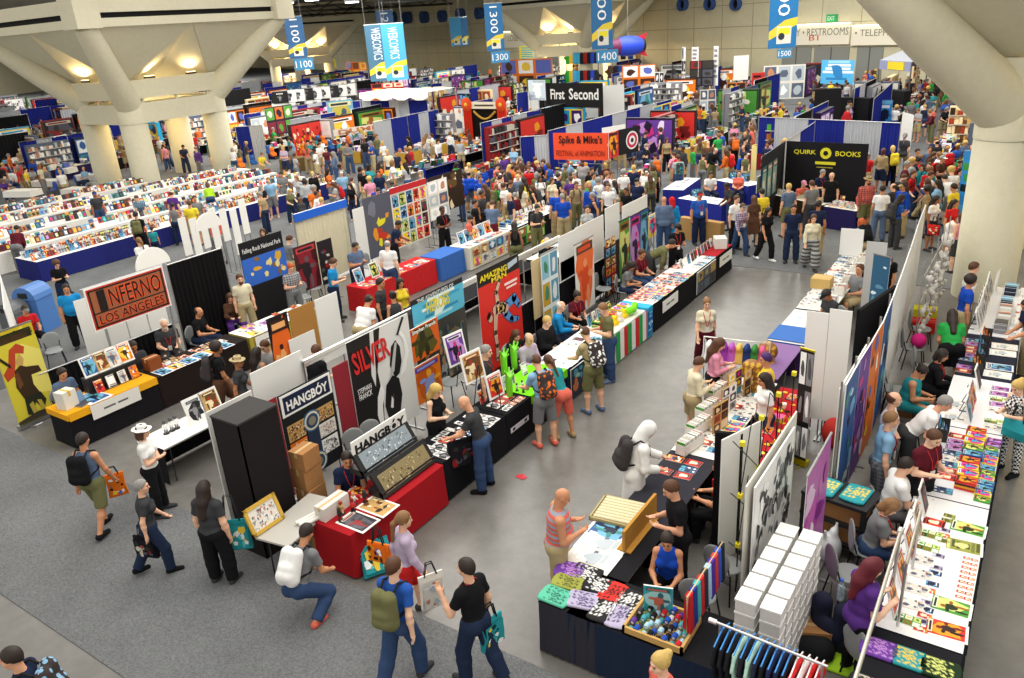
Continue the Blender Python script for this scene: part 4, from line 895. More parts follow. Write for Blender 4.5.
hang(291, 16, 307, 58, 72, 'blue 1100 aisle banner in front of the far left column', '1100', '#2a5f92', '1100')
hang(381, 10, 396, 50, 78, 'far blue 1200 aisle banner behind the webcomics banners', '1200', '#2c5f92', None)
hang(452, 17, 462, 46, 90, 'light blue hanging banner left of the 1300 banner', None, '#3a9ad0', None)
hang(461, 17, 469, 46, 93, 'small dark blue hanging banner beside a light blue one', None, '#2a5a80', None)
hang(372, 24, 391, 81, 60, 'slate blue webcomics banner, left face of the pair', 'WEBCOMICS', '#44708c', None)
hang(388, 23, 408, 80, 59, 'bright sky blue webcomics banner, right one of the pair', 'WEBCOMICS', '#4aa8dc', None)
# ---------------------------------------------------------------- near and middle booths
R9 = PI/2
def xt(xf, y0, y1, cloth, label, D=.76, side=1, **k):
    """a table along the aisle; xf = x of its public edge; side=1 faces +x, side=-1 faces -x"""
    return table(xf-side*D/2, (y0+y1)/2, y1-y0, D, R9*side, cloth, label, **k)
def bX(X, pl, pr, zb, label, paint=None, fr=None, **k):
    """board in the plane x = X whose top corners the photo shows at pl and pr"""
    (y0, z0), (y1, z1) = PX(*pl, X), PX(*pr, X); o = board(X, y0, X, y1, zb, (z0+z1)/2, label, paint, **k)
    if fr: word(o, fr, '#f4f0e8', .08, y1-y0-.08, (z0+z1)/2-.13, (z0+z1)/2-.03, -.02, .02, .012)
    return o
def rX(X, pl, pr, label, paint, **k):
    (y0, z0), (y1, z1) = PX(*pl, X), PX(*pr, X); return rollup(X, y0, X, y1, (z0+z1)/2, label, paint, **k)
def shapes(b, P, U, V, w_, h_, items, off=.002):
    for i, (col, pts) in enumerate(items): b.poly(P, U, V, [(x*w_, y*h_) for x, y in pts], col, off*(i+1))
def word(o, s, col, x0, x1, z0, z1, y=-.015, bold=0, off=.006, U=(1, 0, 0), V=(0, 0, 1)): return lettering(s, col, o, ((x0+x1)/2, y, (z0+z1)/2), U, V, x1-x0, z1-z0, bold, off)

# ---- row facing the left aisle, from the front corner back
A = -15.15
t = xt(A, 6.32, 8.2, '#17161a', 'black tablecloth with a yellow top, nearest table under the red inferno sign', top='#e0a020', pleat=False)
b = MB()
for k in range(24):
    pass
y_ = MB(); y_.box(A-.78, A+.02, 6.3, 8.22, .756, .764, '#e3a31e'); y_.add([(A+.03, 6.3, .76), (A+.03, 8.22, .76), (A+.045, 8.22, .62), (A+.045, 6.3, .62)], [(0, 3, 2, 1)], '#e3a31e'); y_.box(A-.78, A+.03, 6.27, 6.3, .64, .764, '#e3a31e')
tag(y_.build('table_runner', 'cloth_print'), 'yellow table runner over the black cloth under the inferno sign', 'table runner')
pl_ = 'on the yellow-topped table under the inferno sign'
sign_card((A+.06, 7.25, .46), R9, 1.05, .3, '#e9e7e0', 'white name sign hanging from the front of the yellow-topped table', None, '#5a5a60')
for i in range(2):
    for j in range(4):
        o = good('framed_print' if i else 'upright_book', ('hot', 'bw', 'pale', 'orange', 'cool', 'sepia', 'pale', 'orange')[i*4+j], (A-.38-.16*i+.03, 7.22+j*.26, .77+.02+.33*i), R9, 'in the rack '+pl_, 1.0)
b = MB(); b.box(-.55, .55, -.02, .3, 0, .02, '#222222'); b.box(-.55, .55, .1, .3, .0, .33, '#222222'); tag(b.build('display_rack', 'plastic', None, (A-.4, 7.6, .768), R9), 'two-tier black rack of pictures on the yellow-topped table', 'rack')
carton(A-.35, 6.52, .768, .26, .3, .36, .2, 'white print box with a yellow cover standing at the end of the yellow-topped table', '#dcdad0', None, '#d8b030', 'print_box')
good('laptop', 'dark', (A-.2, 6.75, .768), R9+.3, 'beside the print box '+pl_)
for i, c in enumerate(('pale', 'cool')): good('art_print', c, (A-.3, 6.98+.02*i, .768+.007*i), R9+.1*i, 'lying flat '+pl_, 1.5)
t = xt(A, 8.25, 10.6, '#221a18', 'black tablecloth on the table in front of the white-bearded man', pleat=False)
spread(t, 'on the black table before the white-bearded man', [('art_print', -.2, .32, ['orange', 'sepia', 'orange', 'cool'], .95), ('comic_book', .08, .2, ['orange', 'hot', 'sepia', 'pale'], .9), ('postcard', .25, .16, ['orange', 'sepia'], .6)], 3)
carton(A-.5, 8.5, .75, .3, .25, .28, R9, 'brown wooden-look display box at the left end of the black table', '#8a4a24')
t = xt(A, 10.7, 12.9, '#b0a040', 'yellow patterned tablecloth on the white-topped table left of the flame picture', top='#eceae2')
spread(t, 'on the yellow-skirted table left of the flame picture', [('art_print', -.2, .33, ['pale', 'pop', 'purple', 'pale'], .9), ('comic_book', .1, .21, ['pop', 'pale', 'purple', 'green'], .9), ('paperback', .28, .2, ['pop', 'hot'], .4)], 4)
sign_card((A+.07, 11.3, .42), R9, 1.0, .3, '#efeee8', 'white name sign on the yellow patterned table skirt', None, '#888888')
t = xt(A+.1, 14.6, 17.6, '#c02428', 'red tablecloth behind the three white and brown boards')
spread(t, 'on the red-clothed table behind the pale boards', [('comic_book', -.2, .21, ['hot', 'pop', 'cool', 'pale'], .9), ('framed_print', .15, .6, ['green', 'cool'], .8), ('postcard', 0, .14, ['pop', 'pale'], .8)], 5)
t = xt(A+.2, 17.7, 18.9, '#3a66b0', 'bright blue tablecloth at the end of the red-clothed table')
t = xt(A+.35, 19.0, 21.3, '#d8d4c4', 'cream cloth with small prints pinned on it, beside the man in white braces shirt', top='#efeee8', pleat=False)
spread(t, 'on the cream-clothed table by the yellow star posters', [('framed_print', .05, .36, ['hot', 'pop', 'cool', 'orange'], .95), ('comic_book', -.22, .2, ['pop', 'orange', 'cool'], .9), ('postcard', .25, .15, ['hot', 'pop'], .8)], 6)
b = MB()
for i in range(5):
    for j in range(2): art(b, (A+.4, 19.12+i*.44, .1+j*.32), (0, 1, 0), (0, 0, 1), .38, .28, RG, RG.choice(['cool', 'sepia', 'pop', 'pale']), 'abstract')
tag(b.build('pinned_prints', 'print'), 'rows of small prints pinned to the front of the cream cloth', 'prints')
t = xt(A+.35, 21.4, 24.9, '#16161a', 'long black tablecloth with white top where the blue-shirted browser stands', top='#e8e8e4')
spread(t, 'on the long black table by the man in maroon shorts', [('comic_book', -.2, .2, ['pale', 'cool', 'bw'], .85), ('book_stack', .1, .35, ['pop', 'pale', 'cool'], .7), ('upright_book', .28, .3, ['pale', 'bw', 'pop'], .8)], 7)
board(A+.42, 21.6, A+.42, 23.4, .08, .7, 'green comic art panel on the front of the long black table', artp(8, 'green', 'panels'), feet=False, name='table_front_panel')
# backs of that row
B_ = -17.3
def gridpanels(X, specs, zb, name='display_board', group=None, labels=None):
    for i, (pl, pr) in enumerate(specs): bX(X, pl, pr, zb, labels[i] if labels else 'pale grey display board', group=group)
(y0, z0), (y1, z1) = PX(76, 315, B_), PX(160, 283, B_)
ys = [y0+(y1-y0)*i/4 for i in range(5)]
for i in range(4): board(B_, ys[i]+.02, B_, ys[i+1]-.02, .55, 2.25, ['first white board behind the inferno sign, at its left end', 'second white board behind the inferno sign', 'third white board behind the inferno sign', 'last white board behind the inferno sign, next to the black curtain'][i])
drape(B_+.1, 6.5, B_+.1, ys[4], 1.0, '#151417', 'low black curtain under the white boards behind the inferno sign')
(y2, z2), (y3, z3) = PX(166, 266, B_), PX(222, 248, B_)
drape(B_, y2, B_, y3, 2.4, '#121113', 'wide black curtain behind the white-bearded man')
o = empty('half_round_sign', (B_-.1, y2-.25, 2.45), R9, 'white half-round sign top over the black curtain, left one', 'sign', None)
def halfround(o): mt = Matrix.Rotation(PI/2, 4, 'X'); b = MB(); n = 14; pts = [(.45*cos(PI*i/n), .45*sin(PI*i/n)) for i in range(n+1)]; b.add([(x, -.02, z) for x, z in pts]+[(x, .02, z) for x, z in pts], [tuple(range(n+1)), tuple(range(n+1, 2*n+2))[::-1]]+[(i, n+1+i, n+2+i, i+1) for i in range(n)], '#f4f3ee'); b.build('board', 'matte', o); b = MB(); b.tube([(0, .03, .3), (0, .03, -2.43)], .02, '#999999'); b.build('pole', 'metal', o)
halfround(o)
o = empty('half_round_sign', (*G(207, 218, 2.6), 2.3), R9, 'white half-round sign top beside the white slats, right one', 'sign'); halfround(o)
for i in range(7):
    x, y = G(178+i*10, 222-i*3.2, 2.2); board(x, y, x, y+.27, .5 if i % 2 else 1.1, 2.3-(i % 3)*.12, ['white slat of the slatted display, leftmost', 'second white slat of the slatted display', 'third white slat of the slatted display', 'fourth white slat of the slatted display', 'fifth white slat of the slatted display', 'sixth white slat of the slatted display', 'white slat of the slatted display, rightmost'][i], col='#eeede8')
# red inferno sign on its pole
(ya, za), (yb, zb_) = PX(87, 293, -15.9), PX(160, 268, -15.9); (yc, zc) = PX(97, 329, -15.9)
r = empty('hanging_sign', (-15.9, ya, 0), R9, 'black and orange inferno los angeles sign with white edge on a pole', 'sign')
L = yb-ya; zt = (za+zb_)/2; z0 = zc
b = MB(); b.box(-.06, L+.06, 0, .03, z0-.06, zt+.06, '#eceae6'); b.box(-.03, L+.03, -.004, 0, z0-.03, zt+.03, '#c03020'); b.box(0, L, -.008, -.003, z0, zt, '#9c5c3c'); b.build('board', 'print', r)
h_ = zt-z0; b = MB()
for q in ((0, .035, 0, h_), (L-.035, L, 0, h_), (0, L, 0, .03), (0, L, h_-.03, h_), (0, L, h_*.36, h_*.36+.025)): b.box(q[0], q[1], -.012, -.008, z0+q[2], z0+q[3], '#1c1414')
b.build('border', 'print', r)
for s, x0_, x1_, a0, a1 in (('NFERNO', L*.25, L*.95, .44, .92), ('LOS ANGELES', L*.06, L*.95, .07, .31)):
    word(r, s, '#e8582c', x0_-.02, x1_+.02, z0+h_*(a0-.015), z0+h_*(a1+.015), -.009, .05, .003); word(r, s, '#1a1212', x0_, x1_, z0+h_*a0, z0+h_*a1, -.009, .0, .008)
b = MB(); b.box(L*.1, L*.2, -.02, -.009, z0+h_*.4, z0+h_*.95, '#1a1212'); b.build('letter_i_block', 'print', r)
b = MB(); b.tube([(L*.12, .06, 0), (L*.12, .06, zt)], .022, '#b8b8ba'); b.tube([(L*1.02, .06, 0), (L*1.02, .06, zt+.05)], .022, '#b8b8ba'); b.tube([(-.1, .06, zt+.06), (L+.1, .06, zt+.06)], .016, '#b8b8ba'); b.build('pole', 'metal', r)
# native drums banner stand
x0, y0 = G(20, 428, 0.06); x1, y1 = G(59, 410, .06)
rl = rollup(x0, y0, x1, y1, 2.15, 'tall yellow painted native drums banner stand at the far left', artp(11, ['#c8b428', '#e0d050', '#4a3018', '#282a18', '#b04820'], 'figure'))
L = math.hypot(x1-x0, y1-y0); word(rl, 'Native Drums', '#3a3414', .05, L-.05, 1.93, 2.08, -.02)
b = MB(); shapes(b, (0, -.022, .12), (1, 0, 0), (0, 0, 1), L, 1.75, [('#d4c63c', [(0, 0), (1, 0), (1, 1), (0, 1)]), ('#e8dc70', [(.55, .3), (1, .25), (1, .8), (.6, .95), (.4, .7)]), ('#b84428', [(.18, .74), (.3, .92), (.5, .97), (.66, .9), (.6, .82), (.42, .86), (.34, .72), (.24, .6), (.06, .56), (.02, .66)]),
 ('#c8a060', [(.36, .76), (.5, .84), (.56, .76), (.5, .68), (.38, .68)]), ('#3c2c1c', [(.28, .66), (.44, .7), (.56, .66), (.84, .62), (.88, .54), (.62, .54), (.6, .42), (.68, .3), (.3, .28), (.2, .46)]), ('#6c4424', [(.24, .6), (.34, .64), (.38, .46), (.26, .42)]), ('#282c20', [(.3, .3), (.7, .3), (.78, .18), (.66, .06), (.52, .2), (.4, .06), (.26, .08)]),
 ('#b8a444', [(.36, .2), (.46, .22), (.5, .08), (.4, .04)]), ('#b8a444', [(.56, .22), (.66, .2), (.72, .06), (.62, .05)]), ('#2c2414', [(.02, .9), (.24, .74), (.22, .7), (0, .86)]), ('#3c382c', [(0, 0), (1, 0), (1, .05), (.5, .08), (0, .04)])], .0012); b.build('printed_art', 'print', rl)
board(*G(0, 275, 2.1), *G(11, 330, 1.6), .4, 2.1, 'pale board at the left edge above the yellow banner', feet=False)
# falling rock banner and the red monster banner
(y0, _), (y1, _) = PX(238, 246, -17.2), PX(281, 233, -17.2)
o = board(-17.2, y0, -17.2, y1, 1.15, 2.4, 'dark banner with yellow hills and a title strip beside the black curtain', None, col='#16161a', feet=True)
L = y1-y0; b = MB(); art(b, (0, -.012, 1.2), (1, 0, 0), (0, 0, 1), L, .75, random.Random(4), ['#3468c8', '#d8a830', '#6a4a10', '#e8d890', '#8a6420'], 'collage'); b.build('printed_art', 'print', o); word(o, 'Falling Rock National Park', '#f0f0f0', .08, L-.08, 2.06, 2.22, -.012)
b = MB(); b.box(0, L, -.03, .03, .02, 1.15, '#121114'); tag(b.build('table_skirt', 'matte', None, (-17.2, y0, 0), R9), 'black cloth hanging under the yellow hills banner', 'curtain')
bX(-17.2, (292, 246), (315, 243), .5, 'dark red monster poster behind the ginger-haired man', artp(15, ['#4a2024', '#8a2430', '#2c2428', '#c84048', '#6a5458'], 'figure'), col='#3a2a2c')
bX(-17.1, (317, 246), (330, 234), .5, 'tall narrow dark collage banner right of the red monster poster', artp(16, 'dark', 'collage'), col='#3a2a2c')
(y0, _), (y1, _) = PX(292, 212, -18.6), PX(345, 200, -18.6)
r = drape(-18.6, y0, -18.6, y1, 2.35, '#ddd6bc', 'large cream sheet curtain with a blue top edge'); b = MB(); b.box(0, y1-y0, -.07, -.04, 2.12, 2.36, '#2c66d0'); b.build('blue_edge', 'cloth_print', r)
# fire picture and the boards in front of it
bX(-11.9, (266, 320), (286, 311), .35, 'dark poster of a tall orange flame', artp(17, ['#1c1a20', '#e86820', '#f0b070', '#f8e0b0', '#3a1c14'], 'figure', '#15141a'), col='#15141a', edge='#111')
bX(-11.9, (288, 311), (313, 301), 1.32, 'brown cardboard-coloured board between the flame poster and a white board', col='#a9783c')
bX(-11.85, (288, 339), (314, 331), .8, 'narrow white board below the brown board', feet=False)
bX(-11.9, (314, 301), (336, 291), .95, 'large white board right of the brown board')
drape(-11.95, PX(300, 345, -11.9)[0], -11.95, PX(316, 340, -11.9)[0], .95, '#2a5cc0', 'bright blue cloth strip under the white boards')
# comic poster wall of the middle left booth (star posters)
X_ = -17.9
bX(X_, (352, 210), (364, 206), .4, 'tall plain white board left of the yellow star posters', feet=False)
bX(X_, (362, 200), (389, 190), .4, 'grey banner with yellow star shapes and orange flowers', artp(21, ['#585a68', '#e8e030', '#c83828', '#e89830', '#787a88'], 'collage'), col='#585a68')
(y0, _), (y1, _) = PX(389, 192, X_), PX(425, 176, X_); zt = 2.45
o = board(X_, y0, X_, y1, .4, zt, 'wide poster wall under a red strip covered with comic pictures', None, col='#e0ddd0'); L = y1-y0; b = MB()
for i in range(5):
    for j in range(4): art(b, (.08+i*(L-.1)/5, -.012, .45+j*.45), (1, 0, 0), (0, 0, 1), (L-.1)/5-.07, .4, RG, RG.choice(['pop', 'hot', 'cool', 'dark', 'green']))
b.box(0, L, -.02, -.01, zt-.2, zt, '#c42830'); b.build('printed_art', 'print', o)
bX(X_, (427, 185), (446, 175), .9, 'tall white-edged panel with small pictures beside the poster wall', artp(23, 'pale', 'panels'))
bX(X_-.5, (428, 180), (461, 167), .9, 'dark yellow and brown action poster behind the standing dark-shirted man', artp(24, ['#2c2018', '#e0a020', '#a85018', '#e8d8b0', '#604828'], 'collage'), col='#222')

# ---- middle row, its wall line and the tables facing the shiny aisle
W_ = -9.6; F_ = -7.42
bX(-9.75, (205, 412), (251, 391), .02, 'tall plain white panel at the front corner of the middle row')
bX(-10.2, (250, 376), (300, 348), .9, 'white double board above the hangboy banner')
(y0, z0), (y1, z1) = PX(277, 397, W_), PX(329, 370, W_)
o = board(W_, y0, W_, y1, .35, z0, 'black hangboy banner with a white-framed name strip and square pictures', None, col='#15161a'); L = y1-y0; b = MB()
b.box(.02, L-.02, -.02, -.01, z0-.4, z0-.02, '#f2f2ee'); b.box(.07, L-.07, -.024, -.02, z0-.36, z0-.06, '#142040')
for i, (u, z, w1, h1, pal) in enumerate(((.06, 1.15, .36, .3, 'sepia'), (.06, .82, .36, .3, 'orange'), (.06, .5, .36, .3, 'hot'), (L-.44, 1.22, .38, .26, 'sepia'), (L-.44, .92, .38, .26, 'pale'), (L-.44, .6, .38, .28, 'bw'))): art(b, (u, -.012, z), (1, 0, 0), (0, 0, 1), w1, h1, random.Random(60+i), pal, 'crowd')
b.box(L*.4, L*.62, -.014, -.01, .4, 1.5, '#26344a')
for z in (1.33, .55):
    for k, (rr, cc) in enumerate(((.19, '#3c6c94'), (.165, '#dcd8c4'), (.13, '#2c4868'), (.08, '#8a8470'))): b.poly((0, -.016, 0), (1, 0, 0), (0, 0, 1), [(L*.51+rr*cos(PI*q/10), z+rr*sin(PI*q/10)) for q in range(20)], cc, .002*(k+1))
b.build('printed_art', 'print', o); word(o, 'HANGB\u00d3Y', '#f4f4f0', .12, L-.12, z0-.31, z0-.1, -.026, .03)
for pl, pr, lab, pal in (((260, 407), (275, 399), 'red strip banner with three square pictures left of the hangboy banner', 1), ((331, 370), (346, 361), 'plain dark red textured strip right of the hangboy banner', 0)):
    (y0, z0), (y1, z1) = PX(*pl, W_), PX(*pr, W_); o = board(W_+.03, y0, W_+.03, y1, .25, 2.05, lab, None, col='#8c2430'); b = MB(); L = y1-y0
    if pal:
        for j, p_ in enumerate(('pale', 'cool', 'pale')): art(b, (.05, -.012, .5+j*.48), (1, 0, 0), (0, 0, 1), L-.1, .42, random.Random(j), ['#efe2dc', '#e8cfc8', '#9c2c34', '#ffffff', '#b06060'] if p_ == 'pale' else ['#7cb8e0', '#e8d8c8', '#7a2420', '#ffffff', '#d08060'], 'figure')
        b.build('printed_art', 'print', o)
# black curtained tower with cartons
r = empty('storage_tower', (-9.2, 6.15, 0), R9, 'black fabric-sided storage tower open on its right side', 'shelf')
b = MB(); b.box(-.35, .35, -.3, -.28, 0, 2.28, '#171214'); b.box(-.35, -.33, -.3, .3, 0, 2.28, '#1b1516'); b.box(-.35, .35, .28, .3, 0, 2.28, '#171214'); b.build('side_cloth', 'matte', r)
MB().box(-.36, .36, -.31, .31, 2.28, 2.31, '#3a3838').build('top', 'matte', r)
for i, z in enumerate((0, .38, .74, 1.1)): carton(-8.93+.02*(i % 2), 6.83, z, .36, .3, .35 if i < 3 else .3, R9+.1*(i % 2), ['bottom carton of the stack beside the black tower', 'second carton from the floor beside the black tower', 'third carton from the floor beside the black tower', 'top carton of the stack beside the black tower'][i])
# silver banner
(y0, z0), (y1, z1) = PX(343, 343, W_), PX(405, 313, W_); zt = (z0+z1)/2; L = y1-y0
o = board(W_+.05, y0, W_+.05, y1, .25, zt, 'tall black and white silver banner with a leaping figure holding a sword', None, col='#dcdcda'); H_ = zt-.25; b = MB()
S_ = [('#1c1a1c', [(0, 0), (.38, 0), (.43, .35), (.4, .62), (.52, 1), (0, 1)]), ('#dcdcda', [(.30, .62), (.36, 1), (.42, 1), (.37, .62), (.34, .5)]),
      ('#18181a', [(.60, .62), (.66, .78), (.74, .82), (.80, .74), (.80, .6), (.74, .5), (.66, .48)]), ('#18181a', [(.48, .12), (.44, .28), (.50, .46), (.62, .52), (.72, .46), (.74, .3), (.68, .16), (.58, .08)]),
      ('#b8b8b6', [(.56, .5), (.66, .55), (.76, .8), (.72, .8), (.6, .56)]), ('#f0f0ee', [(.74, .46), (.84, .5), (.94, .66), (.9, .82), (.82, .9), (.8, .87), (.87, .78), (.87, .66), (.8, .56)]),
      ('#f0f0ee', [(.3, .24), (.34, .4), (.42, .5), (.46, .42), (.4, .3), (.38, .12), (.48, .06), (.44, 0.02), (.34, .08)]), ('#18181a', [(.76, .86), (.79, .85), (.92, .985), (.89, 1.0)]), ('#e8e8e6', [(.52, .24), (.56, .34), (.58, .3), (.6, .36), (.56, .22)])]
shapes(b, (0, -.012, .25), (1, 0, 0), (0, 0, 1), L, H_, S_, .0015); b.build('printed_art', 'print', o)
lettering('SILVER', '#d02c2c', o, (L*.33, -.014, .25+H_*.8), (1, 0, .03), (-.12, 0, 1), L*.58, H_*.2, .02, .02)
word(o, 'STEPHAN', '#f0f0f0', L*.05, L*.26, .25+H_*.52, .25+H_*.565, -.03); word(o, 'FRANCK', '#f0f0f0', L*.06, L*.26, .25+H_*.46, .25+H_*.51, -.03)
# narrow orange posters and heroes banner
bX(W_, (407, 328), (437, 320), 1.3, 'orange poster with a green creature below a red name strip', artp(31, ['#e06018', '#5c5420', '#3a3414', '#e8a020', '#2a2410'], 'figure'), feet=False, fr='Stephan Franck')
bX(W_+.02, (411, 366), (439, 357), .4, 'orange poster with a blue cartoon cat shape', artp(32, ['#e87818', '#c85c10', '#8c9cd8', '#5c3c9c', '#f0a830'], 'figure'), feet=False)
(y0, z0), (y1, z1) = PX(412, 316, W_-.25), PX(463, 291, W_-.25); o = board(W_-.25, y0, W_-.25, y1, .35, 2.4, 'wide banner with cloudy blue top above a crowd of painted heroes', None, col='#28282c'); L = y1-y0; b = MB()
art(b, (0, -.012, 1.75), (1, 0, 0), (0, 0, 1), L, .55, random.Random(2), ['#58b8d8', '#a8e0e8', '#2c88b8', '#e8f4f4', '#3c9cc8'], 'abstract', '#58b8d8'); art(b, (0, -.012, .4), (1, 0, 0), (0, 0, 1), L, 1.4, random.Random(6), ['#3a3a34', '#6a6048', '#20303c', '#98785c', '#4c7078'], 'crowd'); b.build('printed_art', 'print', o)
word(o, 'HEROES', '#e0d030', L*.25, L*.7, 2.0, 2.25, -.02, .02); word(o, 'THE ADVENTURES OF', '#e8e8e8', L*.1, L*.8, 2.3, 2.38, -.02)
# amazing banner, red
(y0, z0), (y1, z1) = PX(476, 272, W_), PX(518, 256, W_); L = y1-y0; zt = (z0+z1)/2
rl = rollup(W_, y0, W_, y1, zt, 'tall red banner stand with an acrobatic hero under a black and yellow title', lambda b, P, U, V, w_, h_: b.poly(P, U, V, [(0, 0), (w_, 0), (w_, h_), (0, h_)], '#e02c22', .002), base='#333333')
H_ = zt-.1; b = MB()
def limb(b, L, H_, z0, col, pts, wd, k, y=-.006):
    """a jointed limb drawn flat: round joints joined by tapering strokes"""
    for n, (px_, py_) in enumerate(pts):
        r_ = wd[n]; b.poly((0, y, z0), (1, 0, 0), (0, 0, 1), [(px_*L+r_*cos(q*PI/5), py_*H_+r_*sin(q*PI/5)) for q in range(10)], col, .0012*k)
        if n:
            ax_, ay = pts[n-1][0]*L, pts[n-1][1]*H_; bx_, by = px_*L, py_*H_; d = math.hypot(bx_-ax_, by-ay); nx, ny = -(by-ay)/d, (bx_-ax_)/d; ra = wd[n-1]
            b.poly((0, y, z0), (1, 0, 0), (0, 0, 1), [(ax_-nx*ra, ay-ny*ra), (bx_-nx*r_, by-ny*r_), (bx_+nx*r_, by+ny*r_), (ax_+nx*ra, ay+ny*ra)], col, .0012*k)
shapes(b, (0, -.006, .1), (1, 0, 0), (0, 0, 1), L, H_, [('#1a1412', [(0, .86), (1, .86), (1, 1), (0, 1)]), ('#b8c8d8', [(.72, .9), (.96, .93), (.96, .98), (.72, .96)])], .0015)
SKN, OUT = '#dcb49c', '#2c1c18'
for off_, colr, g_ in ((2, OUT, .014), (4, None, 0)):
    for col, pts, wd, kk in ((SKN, [(.36, .56), (.31, .36), (.33, .22), (.31, .09)], [.085, .06, .055, .05], 0), ('#5c98d8', [(.6, .56), (.82, .6), (.93, .5)], [.11, .1, .07], 1), ('#5c98d8', [(.58, .5), (.72, .4), (.88, .37)], [.1, .08, .05], 1), (SKN, [(.36, .58), (.5, .57), (.6, .54)], [.12, .13, .11], 2), (SKN, [(.42, .62), (.4, .74), (.5, .84), (.46, .91)], [.075, .055, .05, .045], 3), ('#e8c078', [(.44, .57), (.52, .56)], [.07, .07], 4), (SKN, [(.22, .52)], [.085], 4), ('#3a2418', [(.18, .54), (.21, .565)], [.05, .05], 5)):
        limb(b, L, H_, .1, colr or col, pts, [q+g_ for q in wd], off_+kk*.3+(2 if not colr else 0))
b.build('printed_art', 'print', rl)
word(rl, 'AMAZING', '#f0d828', L*.04, L*.68, .1+H_*.905, .1+H_*.965, -.02, .03); word(rl, 'MAN', '#f0d828', L*.3, L*.66, .1+H_*.85, .1+H_*.9, -.02, .03)
b = MB(); b.box(L*.6, L*.92, -.022, -.02, .1+H_*.76, .1+H_*.785, '#f8e8e0'); b.box(L*.64, L*.9, -.022, -.02, .1+H_*.72, .1+H_*.74, '#f8e8e0'); b.build('caption_lines', 'print', rl)
# blue-white banner stand and its cream neighbour
rX(W_, (540, 254), (557, 249), 'white and light blue banner stand with small leafy drawings', artp(35, ['#e4eef0', '#8cc4d8', '#3c8a68', '#c8a030', '#5c98b8'], 'panels'))
bX(W_-.1, (531, 262), (541, 256), .6, 'narrow cream framed board left of the light blue banner stand', col='#cdb88c')
# grey white panels behind (tall)
for i, (a, c) in enumerate((((558, 236), (575, 231)), ((575, 231), (603, 212)), ((605, 211), (619, 200)), ((622, 206), (647, 195)), ((560, 262), (574, 256)))):
    bX(-9.95, a, c, .9 if i < 4 else .5, ['tall white panel left of the orange banner', 'wide white panel behind the orange banner', 'white panel left of the green and purple banners', 'long white panel above the purple banner', 'low white panel beside the light blue banner'][i], feet=False)
(y0, _), (y1, _) = PX(520, 335, -9.75), PX(650, 225, -9.75); drape(-9.85, y0, -9.85, y1, 1.05, '#141316', 'long low black curtain behind the middle row of tables')
rl = rX(W_, (574, 244), (593, 237), 'white banner stand with an orange desert figure', artp(36, ['#eeece6', '#f07038', '#e05028', '#5c3c2c', '#f8a070'], 'figure', '#eeece6'))
o = bX(-9.5, (604, 246), (619, 240), .1, 'dark wooden slanted comic rack', None, col='#2c1a14', name='comic_rack', cat='rack'); b = MB()
for i in range(2):
    for j in range(6): art(b, (.06+i*.32, -.014, .15+j*.27), (1, 0, 0), (0, 0, 1), .26, .23, random.Random(i*7+j), RG.choice(['hot', 'sepia', 'orange', 'cool']), 'figure')
b.build('displayed_comics', 'print', o)
for i, (a, c, pal, lab) in enumerate((((619, 222), (629, 217), 'green', 'green fantasy banner stand nearest the wooden comic rack'), ((630, 217), (640, 212), 'purple', 'grey purple warrior banner stand, second of three'), ((640, 212), (648, 207), 'cool', 'teal blue banner stand, third of three'))): rX(W_, a, c, lab, artp(40+i, pal, 'figure'), base='#222222')
bX(W_, (648, 217), (655, 212), 1.0, 'small magenta and yellow poster at the end of the white panels', artp(44, 'pop', 'figure'))
# tables of the middle row
t = xt(F_+.05, 6.15, 8.25, '#a01820', 'dark red tablecloth on the table nearest the kneeling man', pleat=False)
pl_ = 'on the dark red table'
for i in range(2):
    x, y, z = on(t, .45-.0*i, -.22+.34*i); mt = Matrix.Rotation(-.55, 4, 'X')
    r = empty('light_box', (x, y, z+.02+.28*i), R9, ['lower black light box with an engraved golden crowd picture', 'upper black light box with a silver grey crowd picture'][i], 'display')
    b = MB(); b.box(-.62, .62, -.03, .03, 0, .42, '#141416', mtx=mt); b.box(-.62, .62, .0, .3, -.0, .1, '#141416'); b.build('case', 'plastic', r)
    b = MB(); art(b, (-.54, -.035, .05), (1, 0, 0), (0, 0, 1), 1.08, .3, random.Random(90+i), ['#8a7c58', '#b0a070', '#4c4028', '#c8bc90', '#6c5c38'] if i == 0 else ['#8c98a0', '#c0ccd0', '#50585c', '#e0e8ec', '#707c84'], 'crowd'); b.v = [tuple(mt @ Vector(v)) for v in b.v]; b.build('picture', 'print', r)
o = empty('name_sign', (*on(t, .45, .3)[:2], 1.33), R9, 'white cut-out hangboy name sign above the light boxes', 'sign'); b = MB(); b.box(-.62, .62, -.01, .01, 0, .27, '#f2f2ee'); b.tube([(-.4, .03, .1), (-.4, .03, -.57)], .012, '#222'); b.tube([(.4, .03, .1), (.4, .03, -.57)], .012, '#222'); b.build('board', 'print', o); word(o, 'HANGB\u00d3Y', '#161618', -.56, .56, .04, .23, -.012, .04)
for i in range(5): x, y, z = on(t, -.85+i*.13, .0+.1*(i % 2)); good('figurine', ('dark', 'sepia', 'hot', 'pale', 'dark')[i], (x, y, z), R9, pl_, 1.3)
for i in range(2): good('art_print', ('dark', 'sepia')[i], on(t, -.75+i*.42, -.25), R9, 'lying at the front '+pl_, 1.25)
carton(*on(t, -.75, .25), .5, .2, .22, R9, 'white box with pictures at the back of the dark red table', '#d8d6d0', name='product_box')
good('paperback', 'hot', on(t, -.2, .28), R9, pl_, 1.4)
r = table(-8.35, 6.1, 1.2, .6, R9+.15, None, '', tlabel='small white folding table with a gilt-framed picture, left of the dark red table')
